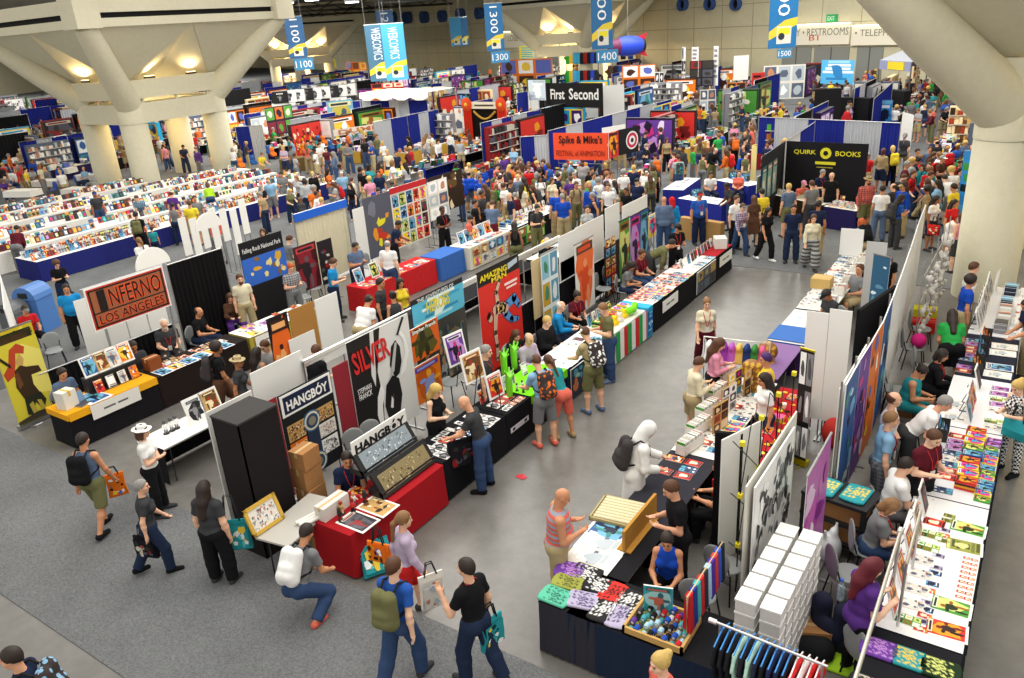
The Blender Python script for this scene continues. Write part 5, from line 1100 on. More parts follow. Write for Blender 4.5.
fr = empty('framed_picture', (-8.55, 5.72, .75), R9, 'gilt-framed picture standing on the small white table', 'picture'); mt = Matrix.Rotation(-.35, 4, 'X'); b = MB()
for q in ((-.28, .28, 0, .05), (-.28, .28, .37, .42), (-.28, -.23, 0, .42), (.23, .28, 0, .42)): b.box(q[0], q[1], -.02, .02, q[2], q[3], '#d0a840', mtx=mt)
b.build('frame', 'plastic', fr); b = MB(); art(b, (-.23, .0, .05), (1, 0, 0), (0, 0, 1), .46, .32, random.Random(3), 'pale', 'crowd'); b.v = [tuple(mt @ Vector(v)) for v in b.v]; b.build('picture', 'print', fr)
for i in range(3): b = MB(); b.tube([(-8.25+.07*i, 5.95, .78), (-8.1+.07*i, 6.6, .79)], .03, '#e8e6de', 8); tag(b.build('paper_tube', 'matte'), 'white rolled print lying on the small white table', 'tube', 'rolled prints on the small white table')
for i, (px, py) in enumerate(((327, 535), (340, 545), (352, 535))): x, y = G(px, py, .3); carton(x, y, 0, .38, .3, .3, .3*i, ['open cardboard carton under the small white table', 'cardboard carton beside the kneeling man', 'cardboard carton touching the dark red cloth'][i])
def tote(x, y, z, a, w_, h_, pal, label, strap=.28, lean=.0, seed=1, thick=.06, group=None):
    r = empty('tote_bag', (x, y, z), math.radians(a), label, 'bag', group); mt = Matrix.Rotation(lean, 4, 'X')
    b = MB(); v = []
    for (yy, inset) in ((-thick, .02), (-thick*1.3, .0), (thick*1.3, 0), (thick, .02)): pass
    b.add([(-w_/2, -thick*.5, 0), (w_/2, -thick*.5, 0), (w_/2, thick*.5, 0), (-w_/2, thick*.5, 0), (-w_/2+.02, -thick, h_*.45), (w_/2-.02, -thick, h_*.45), (w_/2-.02, thick, h_*.45), (-w_/2+.02, thick, h_*.45), (-w_/2, -.012, h_), (w_/2, -.012, h_), (w_/2, .012, h_), (-w_/2, .012, h_)],
          [(3, 2, 1, 0), (8, 9, 10, 11)]+[(a_, a_+1, a_+5, a_+4) for a_ in (0, 1, 2, 4, 5, 6)]+[(3, 0, 4, 7), (7, 4, 8, 11)], PALS[pal][0])
    art(b, (-w_/2+.03, -thick-.004, .04), (1, 0, 0), (0, 0, 1), w_-.06, h_*.8, random.Random(seed), pal, 'collage'); b.v = [tuple(mt @ Vector(q)) for q in b.v]; b.build('sack', 'cloth_print', r)
    b = MB()
    for s in (-1, 1): b.tube([tuple(mt @ Vector(q)) for q in ((-w_*.25, s*.015, h_-.02), (-w_*.12, s*.02, h_+strap*.8), (w_*.12, s*.02, h_+strap*.8), (w_*.25, s*.015, h_-.02))], .01, '#1c1c20', 5)
    b.build('strap', 'matte', r); return r
x, y = G(381, 575, 0); tote(x, y, .02, 60, .48, .5, 'teal', 'teal printed swag bag lying on the floor against the dark red cloth', lean=-.7, seed=5, thick=.1)
t = xt(F_, 8.3, 10.1, '#15151a', 'black tablecloth before the blonde seller', pleat=False); PBL = 'on the black table before the blonde seller'
spread(t, PBL, [('comic_book', -.25, .2, ['bw', 'hot', 'cool', 'dark'], .95), ('comic_book', .0, .2, ['bw', 'pale', 'hot'], .9), ('postcard', .2, .13, ['bw', 'pale'], .7)], 9)
for px, py, w_, h_, pal, lab in ((462, 352, .5, .62, 'purple', 'large white-edged blue purple print standing above the blonde seller'), (480, 372, .5, .55, 'sepia', 'white-edged print of a golden figure leaning on the larger print'), (499, 388, .38, .45, 'hot', 'white-edged red and grey print at the right of the three')):
    x, y = G(px, py, 1.55 if h_ > .5 else 1.25); r = empty('large_print', (x, y, .76), R9-.15, lab, 'picture'); b = MB(); H_ = (.55 if h_ > .5 else .3)+.3
    mt = Matrix.Rotation(-.2, 4, 'X'); z0 = H_-h_+ (.3 if h_ > .5 else .15)
    b.box(-w_/2, w_/2, -.01, .01, z0, z0+h_, '#f4f3f0', mtx=mt); b2 = MB(); art(b2, (-w_/2+.04, -.012, z0+.04), (1, 0, 0), (0, 0, 1), w_-.08, h_-.08, random.Random(int(px)), pal, 'figure'); b2.v = [tuple(mt @ Vector(v)) for v in b2.v]
    b.build('board', 'print', r); b2.build('picture', 'print', r); b = MB(); b.tube([(0, .03, z0+h_*.6), (0, .25, 0)], .01, '#222'); b.tube([(0, .02, z0+h_*.6), (0, -.02, 0)], .01, '#222'); b.build('easel', 'plastic', r)
t = xt(F_, 10.15, 11.9, '#16161a', 'black tablecloth with a small white emblem facing the shiny aisle', pleat=False, top='#1a1a1e')
o = empty('table_emblem', (F_+.045, 10.5, .4), R9, 'small pale emblem strip on the black cloth', 'sign'); MB().box(-.3, .3, -.006, 0, -.05, .05, '#d4d4dc').box(-.24, -.16, -.009, -.006, -.03, .03, '#333338').box(.15, .23, -.009, -.006, -.03, .03, '#333338').build('strip', 'print', o)
spread(t, 'on the black table right of the bald customer', [('postcard', -.25, .13, ['bw', 'hot', 'dark'], .95), ('comic_book', .0, .2, ['pale', 'hot', 'bw'], .9), ('upright_book', .25, .24, ['hot', 'purple'], .7)], 10, u1=-.1)
g_ = MB(); g_.box(F_-.78, F_+.02, 10.95, 12.3, .757, .765, '#7ce020'); g_.box(F_+.03, F_+.035, 10.95, 12.3, .6, .765, '#7ce020'); tag(g_.build('table_runner', 'cloth_print'), 'bright lime green table runner on the black table', 'table runner')
spread((t[0], t[1], t[2], t[3], t[4], t[5]+.01), 'on the lime green runner', [('figurine', -.2, .14, ['dark', 'green', 'bw'], .95), ('figurine', -.05, .16, ['dark', 'hot', 'bw'], .8), ('upright_book', .2, .22, ['bw', 'pale'], .9)], 11, u0=-.05)
sign_card((F_+.06, 11.75, .5), R9, .42, .3, '#efefef', 'white card sign hanging below the lime green runner')
for i in range(3):
    x, y = G(*((503, 352), (513, 345), (508, 372))[i], 1.25); r = empty('alien_plant', (x, y, .76), 0, ['tall lime green inflatable hand, left one', 'tall lime green inflatable hand, right one', 'low lime green inflatable beside the seated woman'][i], 'inflatable')
    pr = [cone((0, 0, 0), (0, 0, .35), .06, .07)]+[cone((0, 0, .33), (sin(q)*.12, cos(q)*.12, .5+.05*cos(q*2)), .03, .02) for q in (-1.2, -.4, .5, 1.3, 3.)]
    vs, fs = sdf_mesh(pr, .025); link('body', np_mesh('body', vs, fs, 'plastic', np.array(lin('#7cd82c'))), r)
t = xt(F_, 12.35, 14.3, '#1c2c4c', 'dark blue pictured tablecloth on the white-topped table', top='#ecebe6', pleat=False)
o = board(F_+.05, 12.4, F_+.05, 13.7, .06, .7, 'dark blue and teal picture panel on the table front', artp(50, ['#14283c', '#2c6c8c', '#3c94a8', '#90b8b0', '#c86c3c'], 'collage'), feet=False, name='table_front_panel')
spread(t, 'on the white-topped table by the orange backpack', [('art_print', -.2, .34, ['pale', 'pale', 'cool', 'hot'], .9), ('comic_book', .15, .3, ['dark', 'pale'], .8)], 12)
t = xt(F_, 14.4, 16.2, '#d8d8d4', 'green white and red striped tablecloth facing the shiny aisle', top='#e4e2da')
b = MB()
for i in range(9): b.box(F_+.05, F_+.056, 14.42+i*.195, 14.42+(i+1)*.195-.005, .04, .745, ('#2f9c50', '#e8e8e4', '#c83030')[i % 3])
tag(b.build('striped_front', 'cloth_print'), 'green white red striped cloth front', 'cloth')
b = MB(); b.box(F_-.7, F_+.08, 16.02, 16.3, .04, .8, '#2c9cd0', tops='#38a8d8'); art(b, (F_+.085, 16.03, .1), (0, 1, 0), (0, 0, 1), .25, .6, random.Random(5), 'cool', 'abstract'); tag(b.build('cloth_covered_stand', 'cloth_print'), 'bright blue cloth-covered stand at the end of the striped table', 'stand')
spread(t, 'on the striped table', [('plush_toy', -.18, .24, ['green', 'pop', 'hot', 'pale', 'orange'], .9), ('book_stack', .1, .3, ['pop', 'green', 'hot'], .9), ('upright_book', .3, .24, ['pale', 'cool', 'green'], .8)], 13)
g_ = MB(); g_.tube([(F_-.25, 15.4, .85), (F_-.1, 15.6, .9), (F_-.2, 15.9, .88)], .09, '#7ce030', 8); tag(g_.build('green_cushion', 'cloth_print'), 'lime green rolled cushion on the striped table', 'cushion')
t = xt(F_, 16.45, 19.1, '#141317', 'black tablecloth with a white name card, nearest of the two right of the striped table', top='#e9e8e2', pleat=False); PB = 'on the white-topped table by the seated woman in grey'
spread(t, PB, [('comic_book', -.28, .19, ['hot', 'pale', 'cool', 'orange', 'pop'], .95), ('comic_book', -.02, .19, ['orange', 'pale', 'hot', 'pop', 'cool'], .95), ('comic_book', .24, .19, ['hot', 'cool', 'pale'], .8)], 14)
o = sign_card((F_+.06, 17.4, .36), R9, .95, .3, '#f0efea', 'white name card on the black cloth right of the striped table', None, '#333333')
t = xt(F_, 19.15, 22.0, '#151418', 'long black tablecloth with dark framed pictures on its front', top='#e9e8e2', pleat=False)
o = board(F_+.05, 19.2, F_+.05, 20.6, .1, .72, 'dark picture panel with six painted portraits on the black table front', artp(51, ['#1c1c20', '#8a7440', '#4c5c6c', '#a88c50', '#38383c'], 'panels'), feet=False, name='table_front_panel')
sign_card((F_+.06, 21.4, .38), R9, 1.0, .3, '#efeee8', 'white name strip at the far end of the middle row')
spread(t, 'on the far long table of the middle row', [('comic_book', -.25, .22, ['pale', 'cool', 'bw'], .9), ('upright_book', .05, .25, ['cool', 'dark', 'pale'], .8), ('comic_book', .25, .22, ['pale', 'hot'], .6)], 15)
x, y = G(808, 300, .8)
b = MB(); b.box(F_-.77, F_+.03, 20.7, 22.0, .757, .765, '#a01c24'); tag(b.build('table_runner', 'cloth_print'), 'dark red table runner at the far end of the middle row', 'table runner')
carton(F_-.2, 21.6, .77, .34, .4, .3, .5, 'tilted white magazine rack at the far end of the middle row', '#d8d8d0', name='magazine_rack')
# long cardboard case on end by the man in the red cap
x0, y0 = G(681, 238, 0); x1, y1 = G(722, 245, 0); board(x0, y0, x1, y1, 0, .75, 'long brown cardboard case standing behind the tables by the red-capped man', None, col='#b08850', thick=.25, feet=False, name='cardboard_case', cat='box')
# back side tables of the middle row
t = xt(-12.9, 6.4, 8.0, '#17161a', 'black tablecloth on the white-topped table behind the middle row', top='#f0efec', side=-1, pleat=False)
for u, pal in ((-.5, 'sepia'), (-.15, 'bw')): good('framed_print', pal, on(t, u, .1), -R9+PI, 'on the white-topped table behind the white corner panel', 1.2)
for u in (0, .1, .22): good('figurine', 'bw', on(t, u+.2, -.1), 0, 'on the white-topped table behind the white corner panel', 1.6)
board(-12.9, 6.36, -12.45, 6.36, .25, .72, 'small green and brown picture hanging at the end of the black cloth', artp(55, 'green', 'figure'), feet=False, name='table_front_panel')
t = xt(-12.6, 12.5, 18.4, '#1a1a1e', 'long black tablecloth hidden behind the silver banner', side=-1)
t = xt(-12.4, 18.6, 22, '#1a1a1e', 'black tablecloth behind the light blue banner stand', side=-1, top='#d8d8d4')
spread(t, 'on the black table behind the light blue banner stand', [('book_stack', 0, .3, ['pale', 'bw', 'cool'], .8), ('wire_basket', .2, .5, ['pale', 'bw'], .7)], 16)
(y0, _), (y1, _) = PX(300, 348, -10.15), PX(560, 250, -10.15)
b = MB(); b.box(0, y1-y0, -.03, .03, 2.0, 2.12, '#ecebe6'); b.tube([(0, 0, 2.06), (y1-y0, 0, 2.06)], .04, '#d8d8d4')
for k in range(6): b.tube([((y1-y0)*k/5, .0, 0), ((y1-y0)*k/5, 0, 2.1)], .02, '#b8b8b8')
tag(b.build('pipe_rail', 'metal', None, (-10.15, y0, 0), R9), 'long white top rail on poles along the back of the middle row', 'rail')
# hand truck
r = empty('hand_truck', (*G(568, 310, 0), 0), R9+.3, 'red hand truck behind the seated woman in maroon', 'hand truck'); b = MB()
b.tube([(-.18, 0, .1), (-.18, 0, 1.15), (-.1, 0, 1.28), (.1, 0, 1.28), (.18, 0, 1.15), (.18, 0, .1)], .02, '#d02828')
for z in (.4, .7, 1.0): b.tube([(-.18, 0, z), (.18, 0, z)], .014, '#d02828')
b.build('frame', 'plastic', r); MB().box(-.2, .2, -.22, 0, .05, .07, '#d02828').build('toe_plate', 'plastic', r)
for s in (-1, 1): b = MB(); b.tube([(s*.2, .06, .12), (s*.25, .06, .12)], .11, '#1c1c1c', 14); b.build('wheel', 'plastic', r)
# ---------------------------------------------------------------- right-hand island: tables facing the shiny aisle
Cf = -4.33
t = xt(Cf, 6.3, 8.3, '#34333c', 'dark speckled cloth on the corner table of folded shirts', side=-1, top='#1c1c20')
t2 = table(-2.98, 6.7, 1.9, .8, 0, '#1e2a40', 'navy cloth on the front table with socks and scarves', top='#1c1c20', pleat=True)
for i, (px, py, pal, c) in enumerate(((556, 597, 'mint', ''), (569, 582, 'moss', ''), (571, 571, 'purple', '#7a3c9c'), (586, 574, 'bw', ''), (598, 586, 'bw', ''), (583, 601, 'lavender', ''), (612, 594, 'hot', '#e03028'), (603, 611, 'bw', ''), (620, 617, 'lavender', ''), (628, 602, 'bw', ''), (637, 612, 'bw', ''), (640, 622, 'moss', ''))):
    x, y = G(px, py, .76); o = good('folded_shirt', pal, (x, y, .755), .1*(i % 3)+(.0 if i > 5 else -R9), 'on the corner table of shirts', 1.15)
r = empty('wooden_tray', (-2.86, 6.6, .755), 0, 'shallow wooden tray of rolled socks at the front corner', 'tray'); b = MB()
for q in ((-.36, .36, -.3, -.27), (-.36, .36, .27, .3), (-.36, -.33, -.3, .3), (.33, .36, -.3, .3)): b.box(*q, 0, .1, '#c8a060')
b.box(-.36, .36, -.3, .3, 0, .02, '#b08c50'); b.build('tray', 'cardboard', r)
rng = random.Random(8)
for i in range(8):
    for j in range(6):
        c = rng.choice(['#c02830', '#2850b0', '#3c3c44', '#48a0a8', '#e8e8e8', '#603c90', '#202024', '#a8d0e0']); b = MB(); z = .79+.05*((i+j) % 2); x, y = -3.15+i*.083, 6.36+j*.095
        b.tube([(x, y-.035, z), (x, y+.035, z)], .033, c, 8); b.tube([(x, y-.037, z), (x, y-.03, z)], .02, '#e0e0e0', 6); tag(b.build('rolled_socks', 'cloth_print'), 'rolled pair of socks in the wooden tray at the front corner', 'socks', 'rolled socks in the wooden tray')
r = empty('scarf_rack', (-2.55, 7.05, 0), R9, 'rack hung with coloured scarves above the wooden tray', 'rack'); b = MB(); b.tube([(-.5, 0, .75), (-.5, 0, 1.35), (.6, 0, 1.35), (.6, 0, .75)], .014, '#d0b080'); b.build('frame', 'plastic', r)
for i, c in enumerate(('#c02830', '#2c3c90', '#48b0b0', '#c83038', '#303038', '#a8c8e8', '#5030a0', '#d04040', '#3858c0', '#202838')):
    b = MB(); u = -.45+i*.11; b.add([(u-.045, -.03, 1.36), (u+.045, -.03, 1.36), (u+.05, -.05, .85+.03*(i % 3)), (u-.05, -.05, .85), (u-.045, .03, 1.36), (u+.045, .03, 1.36), (u+.05, .05, .9), (u-.05, .05, .92)], [(0, 1, 2, 3), (7, 6, 5, 4), (0, 4, 5, 1), (3, 2, 6, 7), (0, 3, 7, 4), (1, 5, 6, 2)], c); b.build('scarf', 'cloth_print', r)
x, y = G(648, 610, .9); good('art_print', 'cool', (x, y, .76), 0, 'teal canvas lying', 1.0) if 0 else None
r = board(x-.1, y+.1, x+.22, y+.2, .78, 1.15, 'teal picture canvas standing behind the folded shirts', artp(61, ['#3ca8b0', '#a8d8d8', '#c86850', '#f0f0f0', '#2c6870'], 'figure', '#3ca8b0'), feet=False, name='canvas_picture', cat='picture')
t = xt(Cf, 8.35, 10.3, '#2a2a30', 'dark cloth on the table with a tray of white poster tubes', side=-1, top='#303038')
for i, (px, py, pal) in enumerate(((612, 531, 'cool'), (603, 544, 'pale'), (592, 558, 'pale'))): x, y = G(px, py, .76); good('art_print', pal, (x, y, .755), -R9, 'in a row below the tray of poster tubes', 1.5)
for i in range(5): x, y = G(583+i*5, 562+i*1.5, .76); good('postcard', ('hot', 'cool', 'pale', 'pop', 'hot')[i], (x, y, .756), -R9, 'between the prints and the folded shirts')
r = empty('tube_tray', (*G(621, 514, .76), .757), -R9+.1, 'shallow tray filled with cream poster tubes', 'tray'); b = MB(); b.box(-.3, .3, -.36, .36, 0, .02, '#a89c70')
for q in ((-.3, .3, -.36, -.34), (-.3, .3, .34, .36), (-.3, -.28, -.36, .36), (.28, .3, -.36, .36)): b.box(*q, 0, .06, '#b8a878')
b.build('tray', 'cardboard', r)
for i in range(8): b = MB(); b.tube([(-.24+i*.068, -.31, .05), (-.24+i*.068, .31, .06)], .03, '#dcd4b0', 8); b.build('poster_tube', 'matte', r)
r = empty('wooden_display', (*G(640, 520, .95), .76), -R9, 'upright wooden slat display behind the poster tubes', 'display'); b = MB(); b.box(-.5, .5, -.02, .02, 0, .32, '#b8863c'); b.box(-.5, .5, -.1, .1, 0, .02, '#b8863c'); b.build('board', 'cardboard', r)
t = xt(Cf, 10.35, 13.4, '#26262a', 'dark cloth on the comics table where the white-hooded figure browses', side=-1, top='#e8e6e0')
spread(t, 'on the comics table by the white-hooded figure', [('comic_book', -.26, .2, ['cool', 'orange', 'hot', 'pale', 'pop'], .95), ('comic_book', 0., .2, ['pale', 'cool', 'hot', 'pale'], .9), ('comic_book', .25, .2, ['pale', 'pop', 'cool'], .9)], 20)
spread(xt(Cf, 9.4, 10.3, None, '', side=-1, tlabel='bare folding table end under the comics by the poster tubes', D=.7), 'next to the tray of poster tubes', [('comic_book', -.2, .2, ['cool', 'orange', 'hot'], .95), ('comic_book', .1, .2, ['hot', 'cool'], .9)], 21)
for i in range(5): x, y = G(690+i*9, 438-i*17, .95); good('comic_box', 'pop', (x, y, .76), -.2, 'in the line of cartons on the comics table', .9)
t = xt(-3.45, 9.8, 13.3, '#a81c24', 'red and gold patterned cloth on the inner table behind the comics', side=-1, top='#b02028', D=.55)
b = MB(); rng = random.Random(3)
for i in range(90): x, y = rng.uniform(-3.43, -2.95), rng.uniform(9.9, 13.2); s = rng.uniform(.03, .07); b.poly((x, y, .752), (1, 0, 0), (0, 1, 0), [(s*cos(q+i), s*sin(q+i)*rng.uniform(.5, 1)) for q in range(6)], rng.choice(['#e0b020', '#f0d060', '#200c0c']), .001*(1+i % 3))
for i in range(60): y, z = rng.uniform(9.9, 13.2), rng.uniform(.1, .7); s = .05; b.poly((-3.475, y, z), (0, -1, 0), (0, 0, 1), [(s*cos(q+i), s*sin(q+i)) for q in range(6)], rng.choice(['#e0b020', '#f0d060']), .03)
tag(b.build('cloth_pattern', 'cloth_print'), 'gold and black leaf pattern on the red cloth', 'cloth')
for i in range(6): x, y, z = on(t, -1.4+i*.45, 0); good(('paperback', 'cup', 'storage_tin')[i % 3], ('hot', 'pale', 'pop')[i % 3], (x, y, z), 0, 'on the red and gold cloth')
# upright magazines between the tables
for i, (px, py) in enumerate(((713, 416), (722, 398), (728, 383), (744, 380))): x, y = G(px, py, 1.1); r = board(x, y, x+.1, y+.42, .76, 1.25, ['brown ribbed board standing on the comics table, nearest', 'second standing board on the comics table', 'yellow comic pictures on a standing board', 'tall wooden shutter beside the purple-haired vendor'][i], artp(70+i, ('sepia', 'bw', 'pop', 'sepia')[i], 'panels'), col='#b08840', feet=False)
# costume stall: ornate gold pieces, dresses on a rail
t = xt(Cf-.05, 13.6, 15.3, '#5a3a7c', 'purple cloth on the costume stall table', side=-1, top='#8a6a9c')
r = empty('clothes_rail', (*G(736, 352, 1.2), 0), .15, 'rail of bright small dresses at the costume stall', 'rack'); b = MB(); b.tube([(-.6, 0, 0), (-.6, 0, 1.45), (.6, 0, 1.45), (.6, 0, 0)], .018, '#e8e4dc'); b.build('frame', 'metal', r)
for i, c in enumerate(('#f0f0f0', '#40b8c0', '#a040b0', '#c060c8', '#e8c060', '#203878', '#3c8a40', '#e06090')):
    u = -.5+i*.14; vs, fs = sdf_mesh([ell((u, 0, 1.3), (.05, .14, .09)), cone((u, 0, 1.28), (u, 0, .98), .07, .11, cut=(0, 1))], .03); link('dress', np_mesh('dress', vs, fs, 'matte', np.array(lin(c))), r)
for i, (px, py, lab) in enumerate(((752, 372, 'ornate gold quilted armour bodice on a stand, tallest one'), (768, 345, 'ornate gold bodice on a stand behind the taller one'), (757, 352, 'small ornate gold headpiece stand at the costume stall'))):
    x, y = G(px, py, 1.1); s = (1, .85, .6)[i]; r = empty('costume_stand', (x, y, 0), -R9, lab, 'costume'); pr = [ell((0, 0, 1.15*s), (.13, .2, .2)), ell((0, 0, .92*s), (.1, .14, .18)), cone((0, 0, .86*s), (0, 0, .55*s), .14, .2, cut=(0, 1))]
    vs, fs = sdf_mesh(pr, .025); cc = np.where((np.sin(vs[:, 2]*60)+np.sin(vs[:, 1]*60) > .3)[:, None], np.array(lin('#d8a838')), np.array(lin('#8a5c1c'))); link('bodice', np_mesh('bodice', vs, fs, 'plastic', cc), r); MB().tube([(0, 0, 0), (0, 0, .6*s)], .02, '#333').lathe([(0, .02), (.18, .02), (.18, 0)], '#333').build('pole', 'metal', r)
t = xt(Cf, 15.4, 17.4, '#3c68b0', 'bright blue cloth on the table left of the tall white double panel', side=-1, top='#dcdcd8')
spread(t, 'on the blue-clothed table by the white double panel', [('art_print', -.15, .34, ['pale', 'hot', 'bw'], .9), ('comic_book', .2, .25, ['hot', 'pale', 'dark'], .8)], 22)
b = MB(); b.box(Cf-.02, Cf+.78, 15.45, 16.3, .757, .77, '#4470b8'); b.box(Cf-.03, Cf-.02, 15.45, 16.3, .3, .77, '#4470b8'); tag(b.build('cloth_cover', 'cloth_print'), 'folded blue cloth over the near end of the table', 'cloth')
t = xt(Cf, 17.5, 22.0, '#1c1c20', 'black cloth on the long book table ending at the cross aisle, right island', side=-1, top='#d8d8d4')
spread(t, 'on the long book table of the right island', [('comic_book', -.27, .2, ['cool', 'pale', 'purple', 'pale', 'hot'], .95), ('comic_book', -.03, .2, ['pale', 'cool', 'bw'], .9), ('upright_book', .15, .3, ['pale', 'bw', 'sepia'], .7), ('wire_basket', .28, .9, ['pale'], .6)], 23)
carton(*G(822, 283, .85), .757, .45, .4, .25, 0, 'open brown carton of books on the long book table', '#c8a868')
(x0, z0), (x1, z1) = PY(840, 243, 22), PY(863, 243, 22); board(x0, 22, x1, 22, .76, 1.5, 'white card board standing at the far end of the long book table', feet=False)

# ---- centre wall of the right island
def bY(Y, pl, pr, zb, label, paint=None, **k):
    (x0, z0), (x1, z1) = PY(*pl, Y), PY(*pr, Y); return board(x0, Y, x1, Y, zb, (z0+z1)/2, label, paint, **k)
xm, _ = PY(830, 311, 13.1)
bY(13.1, (807, 313), (829.5, 311), .35, 'left half of the tall white double panel'); bY(13.1, (830, 311), (853, 309), .35, 'right half of the tall white double panel')
x0, y0 = G(855, 306, 2.4); b = MB(); b.box(0, 1.6, -.03, .03, .02, 2.3, '#141316'); tag(b.build('curtain', 'cloth_print', None, (x0+.05, y0+.1, 0), R9-.2), 'black curtain panel behind the white double panel', 'curtain')
rollup(*G(874, 254, 2.2), *G(891, 258, 2.2), 2.2, 'narrow blue and white comic banner stand near the end of the right island', artp(80, ['#2c5c7c', '#88b8d0', '#d8e8ee', '#143044', '#5c90a8'], 'collage'))
bY(17.9, (867, 244), (888, 240), .3, 'plain grey panel behind the blue and white banner', col='#b8b8b6')
Wp = [G(*p, 2.35) for p in ((846, 385), (860, 360), (872, 341), (884, 320), (893, 297), (902, 273), (911, 247), (919, 222), (926, 204))]
W = ['blue comic', 'magenta and red', 'orange and black', 'blue and pink', 'pale striped', 'plain white', 'plain pale', 'last plain']
for i in range(8):
    (x0, y0), (x1, y1) = Wp[i], Wp[i+1]
    board(x0, y0, x0+(x1-x0)*.97, y0+(y1-y0)*.97, .25, 2.35, W[i]+' panel in the long wall seen edge-on, '+['nearest', 'second', 'third', 'fourth', 'fifth', 'sixth', 'seventh', 'farthest'][i]+' one', artp(85+i, ['cool', 'purple', 'orange', 'cool', 'pale', 'bw', 'bw', 'bw'][i], 'collage') if i < 4 else None, col='#e8e8e6', feet=False)
    b = MB(); b.tube([(x0-.05, y0, 0), (x0-.05, y0, 2.4)], .018, '#a8a8aa'); tag(b.build('frame_pole', 'metal'), 'grey upright pole of the long panel wall', 'pole', 'poles of the long panel wall')
x0, y0 = G(845, 400, 2.1); x1, y1 = G(866, 350, 2.3)
o = board(-1.98, PX(843, 400, -1.98)[0]-.3, -1.98, PX(866, 350, -1.98)[0], .5, 2.15, 'white banner with grey letters facing the right aisle'); L = PX(866, 350, -1.98)[0]-PX(843, 400, -1.98)[0]+.3; bq = MB(); [bq.box(.2+q*.14, .3+q*.14, -.014, -.01, 1.2, 1.36, '#4c4e58') for q in range(int((L-.4)/.14))]; bq.build('printed_line', 'print', o)
(y0, z0), (y1, z1) = PX(809, 458, -1.8), PX(829, 442, -1.8); rollup(-1.8, y0, -1.8, y1+.1, 2.1, 'magenta and lilac banner stand with a swirling creature', artp(92, ['#a838a0', '#e8c8e8', '#7c2c8c', '#f4ecf4', '#c860b8'], 'collage', '#b860b0'))
(y0, z0), (y1, z1) = PX(755, 482, -2.25), PX(794, 432, -2.25)
board(-2.25, y0, -2.25, y1, .55, (z0+z1)/2, 'large banner drawn with a dense black and white crowd', artp(93, 'bw', 'crowd'), col='#f0f0ee')
board(-2.32, y0-.1, -2.32, y1+.35, .2, (z0+z1)/2+.05, 'off-white fabric backing behind the black and white banner', col='#d8d6cc')
o = empty('popup_frame', (-2.6, 8.4, 0), R9, 'folding display frame of thin black rods with yellow joints', 'frame'); b = MB(); j = MB()
for i in range(4):
    for k in range(3):
        u, z = i*.75, .05+k*.75; b.tube([(u, 0, z), (u+.0, .0, z+.75)], .009, '#222'); 
        if i < 3: b.tube([(u, 0, z), (u+.75, .12, z+.75)], .007, '#333'); b.tube([(u+.75, 0, z), (u, .12, z+.75)], .007, '#333')
        j.box(u-.03, u+.03, -.03, .03, z+.72, z+.78, '#e0d020')
b.build('rods', 'metal', o); j.build('joints', 'plastic', o)
(x0, z0), (x1, z1) = PY(724, 438, 9.7), PY(738, 425, 9.7); x0, y0 = G(722, 440, 2.2); x1, y1 = G(762, 420, 2.2)
board(x0, y0, x1, y1, .3, 2.2, 'white stretched screen above the purple-haired vendor', col='#e4e4e0'); 
x0, y0 = G(735, 433, 2.15); b = MB(); b.box(-.25, .1, -.03, .03, .3, 2.15, '#141316'); art(b, (-.1, -.035, .9), (1, 0, 0), (0, 0, 1), .14, .75, random.Random(4), 'orange', 'text'); tag(b.build('black_panel', 'cloth_print', None, (x0, y0, 0), .3), 'narrow black panel with an orange strip of characters', 'panel')
(x0, y0), (x1, y1) = G(801, 348, 2.1), G(815, 352, 2.1); o = rollup(x0, y0, x1, y1, 2.1, 'black panel with two grey portrait photographs and a yellow edge', artp(95, 'bw', 'panels', '#181818'), base='#d8c820')
# storage area behind
for i in range(6):
    for j in range(2):
        for k in range(8):
            b = None
            if 'wb' not in GM: bb = MB(); bb.box(-.105, .105, -.11, .11, 0, .14, '#e6e5e2'); bb.box(-.112, .112, -.117, .117, .146, .17, '#f4f3f0'); bb.box(-.107, .107, -.112, .112, .14, .146, '#9c9c9a'); GM['wb'] = bb.mesh('white_box', 'cardboard')
            o = link('white_box', GM['wb'], None, (-1.98+j*.27+i*.006, 6.85+i*.27, .02+k*.171), .0); tag(o, 'white lidded box in the tall white stack behind the clothes rail', 'box', 'white lidded boxes in the tall stack')
r = empty('clothes_rail', (-1.55, 6.15, 0), -.05, 'rail of shirts on blue hangers at the bottom edge', 'rack'); b = MB(); b.tube([(-.55, 0, 1.5), (.55, 0, 1.5)], .016, '#c8c8ca'); b.tube([(-.5, 0, 0), (-.5, 0, 1.5)], .016, '#c8c8ca'); b.tube([(.5, 0, 0), (.5, 0, 1.5)], .016, '#c8c8ca'); b.tube([(-.62, 0, 1.5), (-.54, 0, 1.5)], .03, '#f0f0f0'); b.build('frame', 'metal', r)
